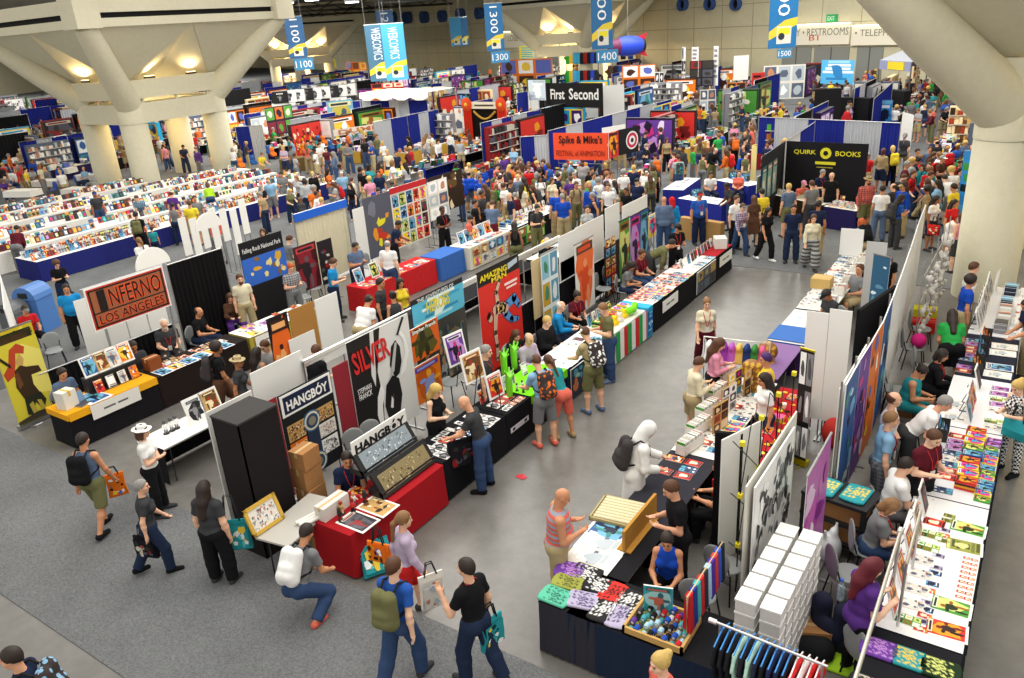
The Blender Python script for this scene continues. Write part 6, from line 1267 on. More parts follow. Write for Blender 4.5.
for i in range(15):
    c = (['#15151a', '#1a1a22', '#17171c', '#b8e0d0', '#1c1c24', '#b8e0d0', '#20243a', '#15151a', '#202850', '#1c2444', '#15151a', '#d82c2c', '#e8e8e8', '#d82c2c', '#c82424'])[i]
    u = -.48+i*.068; h = empty('hanging_shirt', (0, 0, 0)); b = MB(); b.tube([(u, -.2, 1.37), (u, 0, 1.44), (u, .2, 1.37)], .008, '#3c90e0' if i < 11 else '#e8e8e8', 5); b.tube([(u, 0, 1.44), (u, .02, 1.5)], .006, '#3c90e0' if i < 11 else '#e8e8e8', 5)
    mt = Matrix.Translation((-1.55, 6.15, 0)) @ Matrix.Rotation(-.05, 4, 'Z'); h.matrix_world = mt; tag(h, ['black', 'black', 'black', 'pale mint', 'black', 'pale mint', 'navy', 'black', 'navy', 'navy', 'black', 'red', 'white', 'red', 'red'][i]+' shirt hanging on the rail at the bottom edge', 'shirt', 'hanging shirts on the bottom rail '+(['black', 'black', 'black', 'mint', 'black', 'mint', 'navy', 'black', 'navy', 'navy', 'black', 'red', 'white', 'red', 'red'][i]))
    b.build('hanger', 'plastic', h); pr = [cone((u, -.16, 1.34), (u, .16, 1.34), .024, .024), ell((u, 0, 1.1), (.026, .22, .3)), cone((u, -.18, 1.33), (u, -.24, 1.18), .022, .02), cone((u, .18, 1.33), (u, .24, 1.18), .022, .02)]
    vs, fs = sdf_mesh(pr, .02); cc = np.tile(np.array(lin(c)), (len(vs), 1)); link('shirt', np_mesh('shirt', vs, fs, 'matte', cc), h)
b = MB(); b.tube([(-.72, 5.7, 1.75), (-.75, 8.2, 1.75)], .02, '#d8d4c8'); b.tube([(-.75, 8.2, 1.75), (-.75, 8.22, 0)], .02, '#c8c8c8'); b.tube([(-.72, 5.72, 1.75), (-.72, 5.7, 0)], .02, '#c8c8c8'); b.tube([(-.75, 8.2, 1.75), (-.75, 8.28, 1.75)], .035, '#f4f4f0'); tag(b.build('garment_rail', 'metal'), 'long pale pipe rail over the right-hand seats at the bottom', 'rail')
b = MB(); b.tube([(-.62, 7.9, 1.6), (-.64, 9.0, 1.6)], .018, '#d8d4c8'); b.tube([(-.64, 9.0, 1.6), (-.64, 9.0, 0)], .018, '#c8c8c8'); b.tube([(-.62, 7.9, 1.6), (-.62, 7.9, 0)], .018, '#c8c8c8'); tag(b.build('garment_rail', 'metal'), 'shorter pale pipe rail beside the longer one', 'rail')
x, y = G(834, 640, 0)
vs, fs = sdf_mesh([cone((-.14, 0, .12), (-.14, 0, .6), .12, .12, k=.05), cone((.14, 0, .12), (.14, 0, .6), .12, .12, k=.05), ell((0, -.1, .3), (.2, .08, .18))], .025)
r = empty('suitcase', (*G(832, 620, .4), 0), -.3, 'dark blue soft suitcase behind the purple-shirted seller', 'suitcase'); link('case', np_mesh('case', vs, fs, 'matte', np.array(lin('#1c2038'))), r); MB().tube([(-.1, .1, .6), (-.1, .1, .85), (.1, .1, .85), (.1, .1, .6)], .012, '#888').build('handle', 'metal', r)
good('bottle', 'cool', (*G(841, 590, .85), .72), 0, 'standing on the dark blue suitcase', 1.3)
def soft(name, x, y, z, prims, col, label, cat, vox=.025, rz=0., m='matte'):
    vs, fs = sdf_mesh(prims, vox, [((0, 0, 0), (0, 0, -1))]); o = link(name, np_mesh(name, vs, fs, m, np.array(lin(col))), None, (x, y, z), rz); return tag(o, label, cat)
soft('plastic_bag', *G(829, 548, .2), 0, [ell((0, 0, .2), (.16, .2, .24)), ell((.03, .04, .42), (.06, .1, .1)), cone((.05, .1, .42), (.05, .12, .56), .03, .02), cone((-.05, -.08, .42), (-.05, -.1, .54), .03, .02)], '#dcdfe2', 'crumpled white plastic bag beside the magenta banner', 'bag')
soft('lime_cloth', *G(842, 655, 0), 0, [ell((0, 0, .02), (.5, .35, .07)), ell((.2, .25, .05), (.2, .3, .1)), ell((-.3, -.1, .04), (.25, .2, .09))], '#b4e830', 'bright lime green cloth heaped on the floor by the seller in purple', 'cloth')
soft('duffel_bag', *G(803, 640, .2), 0, [cone((-.2, 0, .15), (.2, 0, .15), .17, .17)], '#17171a', 'black round-topped bag behind the clothes rail', 'bag')
carton(*G(815, 628, .3), 0, .35, .3, .35, .4, 'brown carton beside the black bag behind the clothes rail')
r = empty('utility_cart', (*G(838, 520, .4), 0), -.15, 'black two-shelf utility cart with brown cartons', 'cart')
for z in (.18, .5, .82): MB().box(-.45, .45, -.28, .28, z, z+.05, '#232326').build('shelf', 'plastic', r)
for sx in (-1, 1):
    for sy in (-1, 1): MB().box(sx*.41-.03, sx*.41+.03, sy*.25-.03, sy*.25+.03, .1, .85, '#232326').build('post', 'plastic', r); b = MB(); b.tube([(sx*.41, sy*.25-.02, .05), (sx*.41, sy*.25+.02, .05)], .05, '#888', 12); b.build('wheel', 'plastic', r)
x, y = G(838, 520, .4); carton(x, y, .231, .7, .42, .24, -.15, 'brown carton on the lower shelf of the black cart'); carton(x, y, .551, .72, .42, .22, -.15, 'brown carton on the middle shelf of the black cart')
for i in range(2): good('folded_shirt', 'teal', (x-.2+i*.4, y, .872), -.15, 'in teal on top of the black cart', 1.3)
carton(*G(842, 400, .6), 0, .45, .5, .62, 0, 'blue grey storage tub with papers on its lid', '#4c5478', name='storage_tub'); soft('red_cloth_bag', *G(835, 420, .5), 0, [ell((0, 0, .25), (.2, .2, .28))], '#b02c24', 'red and orange cloth bag behind the white lettered banner', 'bag')
for i, (px, py, lab) in enumerate(((903, 398, 'carton under the table behind the seated man in white'), (922, 385, 'carton beside the seated woman in teal'), (893, 305, 'brown carton between the blue banner and the long wall'))): carton(*G(px, py, .3), 0, .4, .4, .4, .1, 'brown '+lab if i < 2 else lab)
# ---------------------------------------------------------------- right-hand tables facing the right aisle
Df = .02
def dt(y0, y1, cloth, label, **k): return xt(Df, y0, y1, cloth, label, D=.88, **k)
t = dt(6.0, 7.75, '#16171c', 'dark cloth on the table of bright printed shirts at the bottom right', top='#1c1d22')
for i in range(3):
    for j in range(3): good('folded_shirt', ('orange', 'pop', 'hot', 'cool', 'pop', 'dark', 'green', 'teal', 'purple')[i*3+j], on(t, -.65+i*.6, -.27+j*.28), R9, 'on the dark table at the bottom right', 1.15)
t = dt(7.8, 10.75, '#1c1c24', 'dark cloth with white top under the green landscape prints', top='#efefee')
spread(t, 'on the white table by the woman in houndstooth', [('art_print', -.24, .42, ['green', 'hot', 'green', 'moss'], .9), ('postcard', -.02, .12, ['hot', 'moss', 'cool', 'lavender'], .7), ('comic_book', .12, .3, ['green', 'pale', 'hot'], .8), ('framed_print', .25, .55, ['dark', 'hot', 'green', 'sepia'], .9)], 30)
for i in range(11):
    for j in range(2): good('postcard', 'hot', on(t, -.75+i*.1, -.4+j*.085), R9, 'in the two red and white rows of stickers', .55)
t = dt(10.8, 13.0, '#1c1c28', 'dark cloth under the crowded books beside the crouching men', top='#e8e8ea')
spread(t, 'on the crowded book table of the right aisle', [('paperback', -.35, .15, ['green', 'pop', 'hot', 'cool', 'purple'], .95), ('book_stack', -.12, .2, ['pop', 'hot', 'cool', 'green'], .9), ('comic_book', .13, .19, ['pale', 'cool', 'purple', 'hot'], .9), ('card_stand', .33, .5, ['pop', 'cool'], .8)], 31)
t = dt(13.05, 15.1, '#1c2034', 'navy cloth with white top under the round prints and green stands', top='#eeeef0')
spread(t, 'on the white-topped table by the man leaning in white', [('comic_book', -.3, .22, ['green', 'pale', 'purple', 'hot'], .9), ('framed_print', .0, .34, ['cool', 'hot', 'dark'], .9), ('art_print', .27, .5, ['pale', 'pale'], .6)], 32)
t = dt(15.15, 17.3, '#20263c', 'dark blue cloth and top under the blue lit pictures', top='#262a38')
spread(t, 'on the dark blue table of the right aisle', [('art_print', -.22, .36, ['cool', 'pale', 'cool'], .9), ('card_stand', .1, .5, ['cool', 'hot', 'pop'], .9), ('comic_book', .32, .2, ['cool', 'hot', 'purple'], .8)], 33)
t = dt(17.35, 20.6, '#c8c8ca', 'pale grey cloth under the white printed bags and mugs', top='#e4e4e6')
spread(t, 'on the pale table near the concrete column', [('framed_print', .25, .3, ['pale', 'bw', 'pale', 'sepia'], .95), ('wire_basket', -.1, .5, ['pale', 'bw', 'cool'], .9), ('cup', -.33, .13, ['bw', 'pale', 'orange'], .9)], 34)
for i in range(3): x, y, z = on(t, 1.0+i*.15, .2); b = MB(); b.tube([(0, 0, 0), (.02*i, .03, .55)], .035, '#e8e6e0', 7, r1=.004); tag(b.build('paper_cone', 'matte', None, (x, y, z)), 'tall white paper cone beside the concrete column', 'cone', 'paper cones by the column')
random.seed(4)
# white netted bags on the panel wall, cartons and bins near the column
for i in range(4):
    for j in range(3):
        x, y = -1.75+.02*j, 17.6+i*1.05; soft('net_bag', x, y, .35+j*.55, [ell((random.uniform(-.04, .05), -.3+.1*q_+random.uniform(-.04, .04), random.uniform(.0, .34)), (.05, random.uniform(.03, .09), random.uniform(.03, .1)), k=.01) for q_ in range(7)]+[cone((0, -.3, .2), (0, .3, .2), .02, .02)], '#cfccc6', 'white netted bundle hanging on the back of the long wall', 'bundle', .04); bpy.context.scene.collection.objects[-1]['group'] = 'white bundles on the long wall'
b = MB()
for j in range(3): b.tube([(-1.8, 17.2, .75+j*.55), (-1.8, 21.3, .75+j*.55)], .01, '#bbbbbb')
for i in range(5): b.tube([(-1.8, 17.2+i, 0), (-1.8, 17.2+i, 2.2)], .012, '#bbbbbb')
tag(b.build('wire_grid', 'metal'), 'wire grid holding white bundles behind the long wall', 'grid')
for i, (px, py, col, lab) in enumerate(((924, 318, '#c82820', 'red plastic bin on the floor by the grey chairs'), (926, 306, '#d8d020', 'yellow plastic bin above the red bin'))): carton(*G(px, py, .3), 0, .5, .35, .25, .1, lab, col, tape=col, name='plastic_bin')
# ---------------------------------------------------------------- book tables on the left
rng = random.Random(41)
def book_row(X, y0, y1, n, stuff=None):
    nm = ['front', 'second', 'third', 'fourth', 'fifth', 'sixth'][n]
    L = (y1-y0)/3
    for i in range(3): table(X-.75, y0+L*(i+.5), L-.02, 1.5, R9, '#23286c' if n == 0 else '#e4e2dc', f"{'navy pleated' if n == 0 else 'white'} cloth on the {nm} row of book tables, {['left', 'middle', 'right'][i]} part", top='#eceae4', legs=False, group=None)
BOOKROWS = [(-28.3, 12.3, 26.6), (-31.0, 12.0, 27), (-33.7, 13, 27.5), (-36.4, 14, 28), (-39.1, 15, 23.5)]
kb = MB(); cnt = 0
for n, (X, y0, y1) in enumerate(BOOKROWS):
    book_row(X, y0, y1, n)
    for li, dx in enumerate((.3, .98)):
        y = y0+.1
        while y < y1-.1:
            if int(y*1.1+li+n) % 7 != 5:
                if n == 0 and li < 2 and cnt < 295:
                    o = good('upright_book', rng.choice(['pale', 'sepia', 'cool', 'pale', 'hot', 'bw', 'orange', 'green', 'dark']), (X-dx, y, .75), R9, 'in the front row of book tables', 1.0, 'books standing in the front row of book tables'); cnt += 1
                else:
                    c = rng.choice(PALS['pale']+PALS['sepia']+PALS['cool']+PALS['pale']+PALS['hot']); c2 = rng.choice(sum(PALS.values(), [])); x = X-dx
                    kb.add([(x, y-.08, .75), (x, y+.08, .75), (x-.06, y+.08, .98), (x-.06, y-.08, .98), (x-.1, y-.08, .75), (x-.1, y+.08, .75), (x-.1, y+.08, .98), (x-.1, y-.08, .98)], [(0, 1, 2, 3), (1, 5, 6, 2), (4, 0, 3, 7), (3, 2, 6, 7)], c)
                    kb.add([(x+.001, y-.05, .8), (x+.001, y+.05, .8), (x-.03, y+.05, .93), (x-.03, y-.05, .93)], [(0, 1, 2, 3)], c2)
            y += .1 if (n == 0 and li < 2) else .18
o = kb.build('upright_books', 'print'); tag(o, 'further rows of upright books and comics on the back rows of book tables', 'books', kind='stuff')
for i in range(3):
    x, y = G(*((12, 308), (34, 300), (92, 183))[i], .9); s = (1, 1.25, .9)[i]; c = ('#5c6064', '#4c7cc0', '#6c7074')[i]
    r = empty('recycling_bin', (x, y, 0), .4, ['grey domed bin at the left edge beside the blue bin', 'blue recycling bin with an arched lid at the left edge', 'small grey bin by the left concrete legs'][i], 'bin'); b = MB(); b.box(-.28*s, .28*s, -.26*s, .26*s, 0, .8*s, c); b.build('body', 'plastic', r)
    b = MB(); n = 8; pts = [(.3*s*cos(PI*k/n), .8*s+.3*s*sin(PI*k/n)) for k in range(n+1)]; b.add([(x_, -.28*s, z) for x_, z in pts]+[(x_, .28*s, z) for x_, z in pts], [tuple(range(n+1)), tuple(range(n+1, 2*n+2))[::-1]]+[(k, n+1+k, n+2+k, k+1) for k in range(n)], c); b.build('lid', 'plastic', r); MB().box(-.12*s, .12*s, -.285*s, -.27*s, .85*s, .97*s, '#15181c').build('slot', 'plastic', r)
for i, (px, py) in enumerate(((18, 174), (48, 180), (80, 188), (22, 190), (60, 168), (92, 174), (8, 160), (36, 160))):
    x, y = G(px, py, .74); table(x, y, 1.8, .8, R9*.2, '#e8e6e0' if i % 2 else '#dcdad4', 'white cloth on a seating-area table behind the book tables, '+['top left', 'second from the top', 'nearest the bin', 'left edge', 'upper middle', 'by the concrete leg', 'far left', 'farthest one'][i], legs=False, drop=.3)
for i in range(14): x, y = G(3+i*7, 164+(i*37) % 26, .5); chair(x, y, 40*i, 'blue plastic chair in the seating area behind the book tables', 'blue chairs in the seating area', '#2c50a8')
# ---------------------------------------------------------------- quirk books booth
o = board(*G(787, 141, 2.5), *G(869, 144, 2.5), .1, 2.5, 'wide black quirk books backdrop with yellow lettering', None, col='#15151a'); a0, a1 = G(787, 141, 2.5), G(869, 144, 2.5); L = math.hypot(a1[0]-a0[0], a1[1]-a0[1])
word(o, 'QUIRK', '#e8e030', L*.1, L*.38, 2.04, 2.22, -.02, .015); word(o, 'BOOKS', '#e8e030', L*.62, L*.92, 2.04, 2.22, -.02, .015)
b = MB(); b.poly((0, -.012, 0), (1, 0, 0), (0, 0, 1), [(L*.5+.2*cos(q*PI/8), 2.12+.2*sin(q*PI/8)) for q in range(16)], '#e8e030', .002); b.poly((0, -.014, 0), (1, 0, 0), (0, 0, 1), [(L*.5+.09*cos(q*PI/6), 2.12+.09*sin(q*PI/6)) for q in range(12)], '#15151a', .004); b.box(L*.38, L*.63, -.02, -.012, 1.72, 1.82, '#e8e030'); b.box(L*.4, L*.6, -.02, -.012, 1.6, 1.63, '#b0a840'); b.build('printed_art', 'print', o)
o = board(G(762, 157, 2.5)[0], G(762, 157, 2.5)[1], a0[0]-.05, a0[1]-.05, .1, 2.5, 'black side wall with framed teal posters beside the quirk books backdrop', None, col='#1a1a20'); b = MB()
for i in range(3): art(b, (.1+i*.75, -.012, .9), (1, 0, 0), (0, 0, 1), .6, 1.2, random.Random(i), ['#3c7c80', '#88b8b0', '#e0e0d8', '#1c3c40', '#c89060'], 'figure')
b.build('framed_posters', 'print', o)
def corner_table(pa, pb, D, cloth, label, h=.75, **k):
    """table whose public top edge the photo shows from pixel pa (left) to pb (right)"""
    a, b = G(*pa, h), G(*pb, h); an = math.atan2(b[1]-a[1], b[0]-a[0]); L = math.hypot(b[0]-a[0], b[1]-a[1])
    return table((a[0]+b[0])/2-sin(an)*D/2, (a[1]+b[1])/2+cos(an)*D/2, L, D, an, cloth, label, legs=False, **k)
t = corner_table((824, 206), (856, 211), .8, '#2a2358', 'dark purple skirted table in front of the quirk books booth', top='#e0ddd4')
spread(t, 'on the purple table of the quirk books booth', [('paperback', -.25, .15, PALN, .9), ('book_stack', .0, .25, ['pale', 'sepia', 'pop'], .8), ('upright_book', .25, .2, ['pale', 'bw', 'sepia'], .8)], 50)
t = corner_table((766, 193), (822, 205), .8, '#3a2c20', 'brown cloth on the left table of the quirk books booth', top='#d8d4c8')
spread(t, 'on the brown table of the quirk books booth', [('book_stack', -.1, .3, ['green', 'pale', 'sepia'], .8), ('paperback', .2, .18, PALN, .8)], 51)
# blue skirted tables by the red-capped man
for pa, pb, lab in (((678, 198), (722, 205), 'royal blue skirted table behind the red-capped man'), ((716, 180), (748, 186), 'royal blue skirted table behind the man in a white shirt'), ((683, 190), (700, 178), 'royal blue side table going back from the red-capped man')):
    t = corner_table(pa, pb, .8, '#232c88', lab, top='#e4e4e6'); spread(t, 'on the royal blue skirted tables', [('comic_book', 0, .3, ['pale', 'bw'], .6), ('card_stand', .2, .6, ['pale', 'cool'], .5)], 52)
board(*G(752, 145, 1.8), *G(757, 146, 1.8), .3, 1.8, 'narrow cream board at the corner of the black side wall', col='#e8d890')
# ---------------------------------------------------------------- landmark stands and signs further back
def bG(pl, pr, zt, zb, label, paint=None, **k): return board(*G(*pl, zt), *G(*pr, zt), zb, zt, label, paint, **k)
def dG(pl, pr, zt, col, label, **k): return drape(*G(*pl, zt), *G(*pr, zt), zt, col, label, **k)
BL, GY, WH_ = '#1f2a84', '#b4b8be', '#d8d8d6'
dG((759, 117), (901, 123), 2.4, [BL, GY, GY, BL, BL, GY, GY, BL], 'long blue and grey curtain wall behind the quirk books booth')
dG((765, 155), (815, 122), 2.4, [BL, WH_, BL], 'blue side curtain running back beside the quirk books booth')
(o) = bG((553, 133), (607, 133), 3.0, 1.95, 'orange Spike and Mike animation festival banner hung over the crowd', None, col='#e8502c'); a0, a1 = G(553, 133, 3), G(607, 133, 3); L = math.hypot(a1[0]-a0[0], a1[1]-a0[1])
word(o, 'Spike & Mike\u2019s', '#141014', .25, L-.2, 2.5, 2.9, -.02, .02); word(o, 'FESTIVAL of ANIMATION', '#7a1c14', .12, L-.12, 2.1, 2.32, -.02)
bG((608, 133), (618, 130), 3.0, 2.0, 'red and pink poster joined to the orange banner', artp(101, 'hot', 'figure'))
o = bG((618, 130), (638, 126), 3.0, 2.0, 'black poster with a white and red swirl emblem', None, col='#17171a'); b = MB()
for k, (r_, c) in enumerate(((.36, '#e8e8e8'), (.3, '#c02c50'), (.18, '#e8e8e8'), (.09, '#222'))): b.poly((0, -.014, 0), (1, 0, 0), (0, 0, 1), [(.8+r_*cos(q*PI/10), 2.5+r_*sin(q*PI/10)) for q in range(20)], c, .002*(k+1))
b.build('emblem', 'print', o)
dG((520, 137), (548, 135), 2.4, [BL, GY], 'blue and grey curtain left of the orange animation banner'); dG((548, 131), (640, 107), 2.4, [BL, GY, BL, BL, GY, BL], 'blue and grey curtain behind the orange animation banner')
bG((602, 128), (625, 124), 2.6, 2.35, 'small white board with a dark edge above the blue curtain', feet=False)
dG((640, 107), (672, 99), 2.4, [GY, BL], 'grey and blue curtain joining the long poster wall')
bG((653, 107), (678, 100), 2.3, .7, 'wall of bright comic posters beside the blue curtain', artp(103, 'pop', 'panels'))
o = bG((546, 83), (602, 83), 3.6, 2.2, 'black chalk-lettered First Second booth header', None, col='#161616'); a0, a1 = G(546, 83, 3.6), G(602, 83, 3.6); L = math.hypot(a1[0]-a0[0], a1[1]-a0[1]); word(o, 'First', '#f0f0f0', L*.08, L*.34, 2.65, 3.25, -.02, .02); word(o, 'Second', '#f0f0f0', L*.42, L*.94, 2.65, 3.3, -.02, .02)
MB()
for u in (0.02, .98): b = MB(); b.tube([(a0[0]+(a1[0]-a0[0])*u, a0[1]+(a1[1]-a0[1])*u, 0), (a0[0]+(a1[0]-a0[0])*u, a0[1]+(a1[1]-a0[1])*u, 3.6)], .12, '#161616', 8); tag(b.build('booth_post', 'matte'), 'black post holding up the chalk-lettered booth header', 'post', 'posts of the chalk-lettered booth')
t = corner_table((548, 117), (600, 119), .8, '#141416', 'black counter under the chalk-lettered header', h=1.0)
bG((602, 86), (624, 84), 3.3, .9, 'tall blank white screen right of the chalk-lettered header'); bG((578, 101), (598, 99), 2.4, 1.3, 'white board inside the chalk-lettered booth'); bG((628, 106), (642, 104), 2.0, .9, 'small white board right of the tall white screen'); bG((528, 80), (545, 80), 3.2, 1.8, 'pale blue projection screen left of the chalk-lettered header', artp(104, 'pale', 'abstract', '#d4e4ee'))
bG((734, 56), (749, 55), 3.6, 1.8, 'white projection screen high in the middle distance')
for pl, pr, zt, lab in (((815, 89), (842, 88), 2.6, 'black monolith booth block behind the curtain wall'), ((842, 97), (872, 98), 1.9, 'low black booth counter right of the monolith'), ((868, 86), (880, 85), 2.0, 'black screen by the blue slanted curtain'), ((885, 89), (908, 91), 1.8, 'black display at the foot of the slanted curtain'), ((217, 92), (248, 88), 2.9, 'large black screen right of the left concrete column')): bG(pl, pr, zt, .1, lab, col='#121214', thick=.5, feet=False)
bG((877, 100), (893, 100), 1.9, .3, 'bright blue panel with a white peak mark', artp(105, 'cool', 'abstract', '#2c88d0')); dG((874, 99), (893, 82), 2.4, BL, 'blue curtain running back by the bright blue panel')
o = bG((822, 60), (855, 60), 2.9, 1.2, 'wide sky blue booth panel in the right distance', artp(106, ['#4cb0e8', '#9cd8f4', '#e8f4fa', '#2c80c0', '#ffffff'], 'abstract', '#58b4e8')); bG((826, 64), (832, 64), 2.5, 1.5, 'black t-shirt board before the sky blue panel', col='#141414')
bG((965, 150), (977, 152), 2.6, .3, 'blue and white poster board behind the right concrete column', artp(107, ['#2c8cd8', '#58b0e8', '#14181c', '#ffffff', '#3c9c50'], 'abstract', '#3494dc'))
bG((903, 112), (914, 115), 2.3, .3, 'white board standing in the right-hand crowd'); bG((757, 177), (775, 168), 1.5, .9, 'yellow and white notice on the corner table', artp(108, 'pop', 'text', '#e8e060'))
# tent with a yellow sign
x0, y0 = G(880, 60, 3.0); x1, y1 = G(912, 62, 3.0); L = math.hypot(x1-x0, y1-y0); r = empty('canopy_tent', (x0, y0, 0), math.atan2(y1-y0, x1-x0), 'grey peaked canopy tent with a yellow sign', 'tent'); b = MB()
b.add([(0, 0, 3), (L, 0, 3), (L, L, 3), (0, L, 3), (L/2, L/2, 4.1)], [(0, 1, 4), (1, 2, 4), (2, 3, 4), (3, 0, 4), (3, 2, 1, 0)], '#a8acb4'); b.box(0, L, -.03, .02, 2.4, 3.0, '#8c90b0'); b.box(-.02, .02, 0, L, 2.4, 3, '#8c90b0'); b.build('canopy', 'matte', r); MB().box(L*.3, L*.8, -.08, -.03, 2.45, 2.95, '#e0c828').build('sign', 'print', r)
for q in ((0, 0), (L, 0), (L, L), (0, L)): MB().tube([(*q, 0), (*q, 3)], .05, '#888').build('pole', 'metal', r)
# theatre-like booth with red and gold curtains
x0, y0 = G(463, 101, 2.9); x1, y1 = G(506, 101, 2.9); L = math.hypot(x1-x0, y1-y0); an = math.atan2(y1-y0, x1-x0)
r = empty('theatre_booth', (x0, y0, 0), an, 'booth dressed like a theatre with red curtains and gold rosettes', 'booth'); b = MB(); b.box(L*.15, L*.85, .05, .1, 0, 2.7, '#15100e'); b.build('backdrop', 'cloth_print', r)
for s in (0, 1):
    b = MB(); u0 = L*(0 if s == 0 else .8)
    for i in range(8): b.tube([(u0+L*.025*i, -.05*(i % 2), .0), (u0+L*.025*i, -.05*(i % 2), 2.7)], L*.018, '#c8301c', 6)
    b.build('curtain', 'cloth_print', r); mt = Matrix.Translation((u0+L*.1, -.1, 2.7)) @ Matrix.Rotation(PI/2, 4, 'X'); b = MB(); b.lathe([(0, .08), (.15, .08), (.4, .02), (.42, 0)], '#d8481c', 14); b.lathe([(0, .1), (.12, .1), (.13, .08)], '#e8b040', 10); b.v = [tuple(mt @ Vector(v)) for v in b.v]; b.build('rosette', 'matte', r)
MB().box(L*.2, L*.8, -.06, 0, 2.45, 2.85, '#e8e0c8').box(L*.28, L*.72, -.07, -.06, 2.6, 2.7, '#504838').build('name_board', 'print', r); b = MB(); b.tube([(L*.25+L*.5*i/10, -.05, 2.3-.45*sin(PI*i/10)) for i in range(11)], .07, '#b89040', 6); b.build('swag', 'cloth_print', r)
t = corner_table((455, 143), (492, 143), .9, '#c89c30', 'gold cloth on the table before the red theatre booth', top='#b86030'); spread(t, 'on the gold-clothed tables', [('book_stack', 0, .35, ['hot', 'bw', 'pale'], .8), ('upright_book', .2, .3, ['bw', 'hot'], .7)], 60)
t = corner_table((492, 144), (506, 133), .9, '#c89c30', 'gold cloth on the side table before the red theatre booth')
# comics publisher booth with white canopy, curtains and big pictures
x0, y0 = G(359, 93, 3.2); x1, y1 = G(428, 92, 3.2); L = math.hypot(x1-x0, y1-y0); r = empty('draped_canopy', (x0, y0, 0), math.atan2(y1-y0, x1-x0), 'white draped canopy frame over the blue and white curtain booth', 'canopy')
b = MB(); n = 12
for i in range(n): u0_, u1_ = L*i/n, L*(i+1)/n; s0, s1 = .35*abs(sin(i*PI/3)), .35*abs(sin((i+1)*PI/3)); b.add([(u0_, 0, 3.2), (u1_, 0, 3.2), (u1_, -.05, 2.85-s1*.6), (u0_, -.05, 2.85-s0*.6), (u0_, 3, 3.2), (u1_, 3, 3.2)], [(0, 3, 2, 1), (0, 1, 5, 4)], '#e6e4da')
b.build('canopy_cloth', 'cloth_print', r)
for q in ((0, 0), (L/2, 0), (L, 0), (0, 3), (L, 3)): MB().tube([(*q, 0), (*q, 3.2)], .04, '#ccc').build('pole', 'metal', r)
dG((352, 101), (427, 100), 2.6, [BL, GY, BL, BL, WH_, GY, BL, BL], 'blue and white curtain wall under the white canopy'); o = bG((326, 102), (352, 99), 3.0, .6, 'large light blue picture of a hatted figure in the left distance', artp(110, ['#6ca8c0', '#c8b850', '#283038', '#e0d8a0', '#40606c'], 'figure', '#74b0c8'))
bG((366, 108), (378, 106), 2.3, .4, 'tall grey picture panel on the blue curtain', artp(111, 'pale', 'figure')); o = bG((333, 130), (422, 117), 1.7, 1.3, 'pale letter banner reading dumbrella across the crowded booth', None, col='#e8e0d0'); a0, a1 = G(333, 130, 1.7), G(422, 117, 1.7); L = math.hypot(a1[0]-a0[0], a1[1]-a0[1]); word(o, 'DUMBRELLA', '#c87850', L*.05, L*.95, 1.36, 1.64, -.02, .03)
dG((235, 127), (262, 125), 2.3, [BL, GY], 'blue and grey curtain behind the orange toys'); dG((290, 120), (335, 112), 2.4, [GY, GY, BL], 'grey and blue curtain between the two picture stalls')
bG((264, 108), (291, 104), 2.9, 1.0, 'black, green and orange stall backdrop in the left distance', artp(112, ['#2a1c30', '#e07030', '#58a040', '#e8d8c8', '#802838'], 'panels')); bG((383, 122), (395, 120), 2.0, 1.3, 'small lime green sign over the crowded booth', artp(113, 'green', 'text', '#88e040'), feet=False)
rng = random.Random(9)
for j in range(3):
    for i in range(9):
        x0, y0 = G(280+i*8.5, 91+j*12-i*.9, 3.2-j*.95); b = MB(); c = '#e2e2e0' if (i+j) % 3 else '#1a1a1c'; b.box(-.62, .62, -.5, .5, 0, .92, c); art(b, (-.3, -.51, .12), (1, 0, 0), (0, 0, 1), .6, .7, rng, 'bw', 'figure', c); tag(b.build('display_cube', 'print', None, (x0, y0, 3.2-j*.95-.94), .7), ('white' if (i+j) % 3 else 'black')+' printed cube in the stacked cube wall, '+['top', 'middle', 'bottom'][j]+' layer', 'cube', 'stacked '+('white' if (i+j) % 3 else 'black')+' cubes '+str(j))
for i, (px, py) in enumerate(((268, 150), (272, 152), (303, 148), (318, 140), (323, 140), (316, 134), (252, 160), (283, 155), (240, 163), (330, 145))):
    x, y = G(px, py, 1.2); good('plush_toy', 'orange' if i % 3 else 'cool', (x, y, .95), 0, 'on the far toy shelf', 2.2)
t = corner_table((285, 157), (330, 149), .8, '#7a6440', 'tan counter under the orange toys', h=.95)
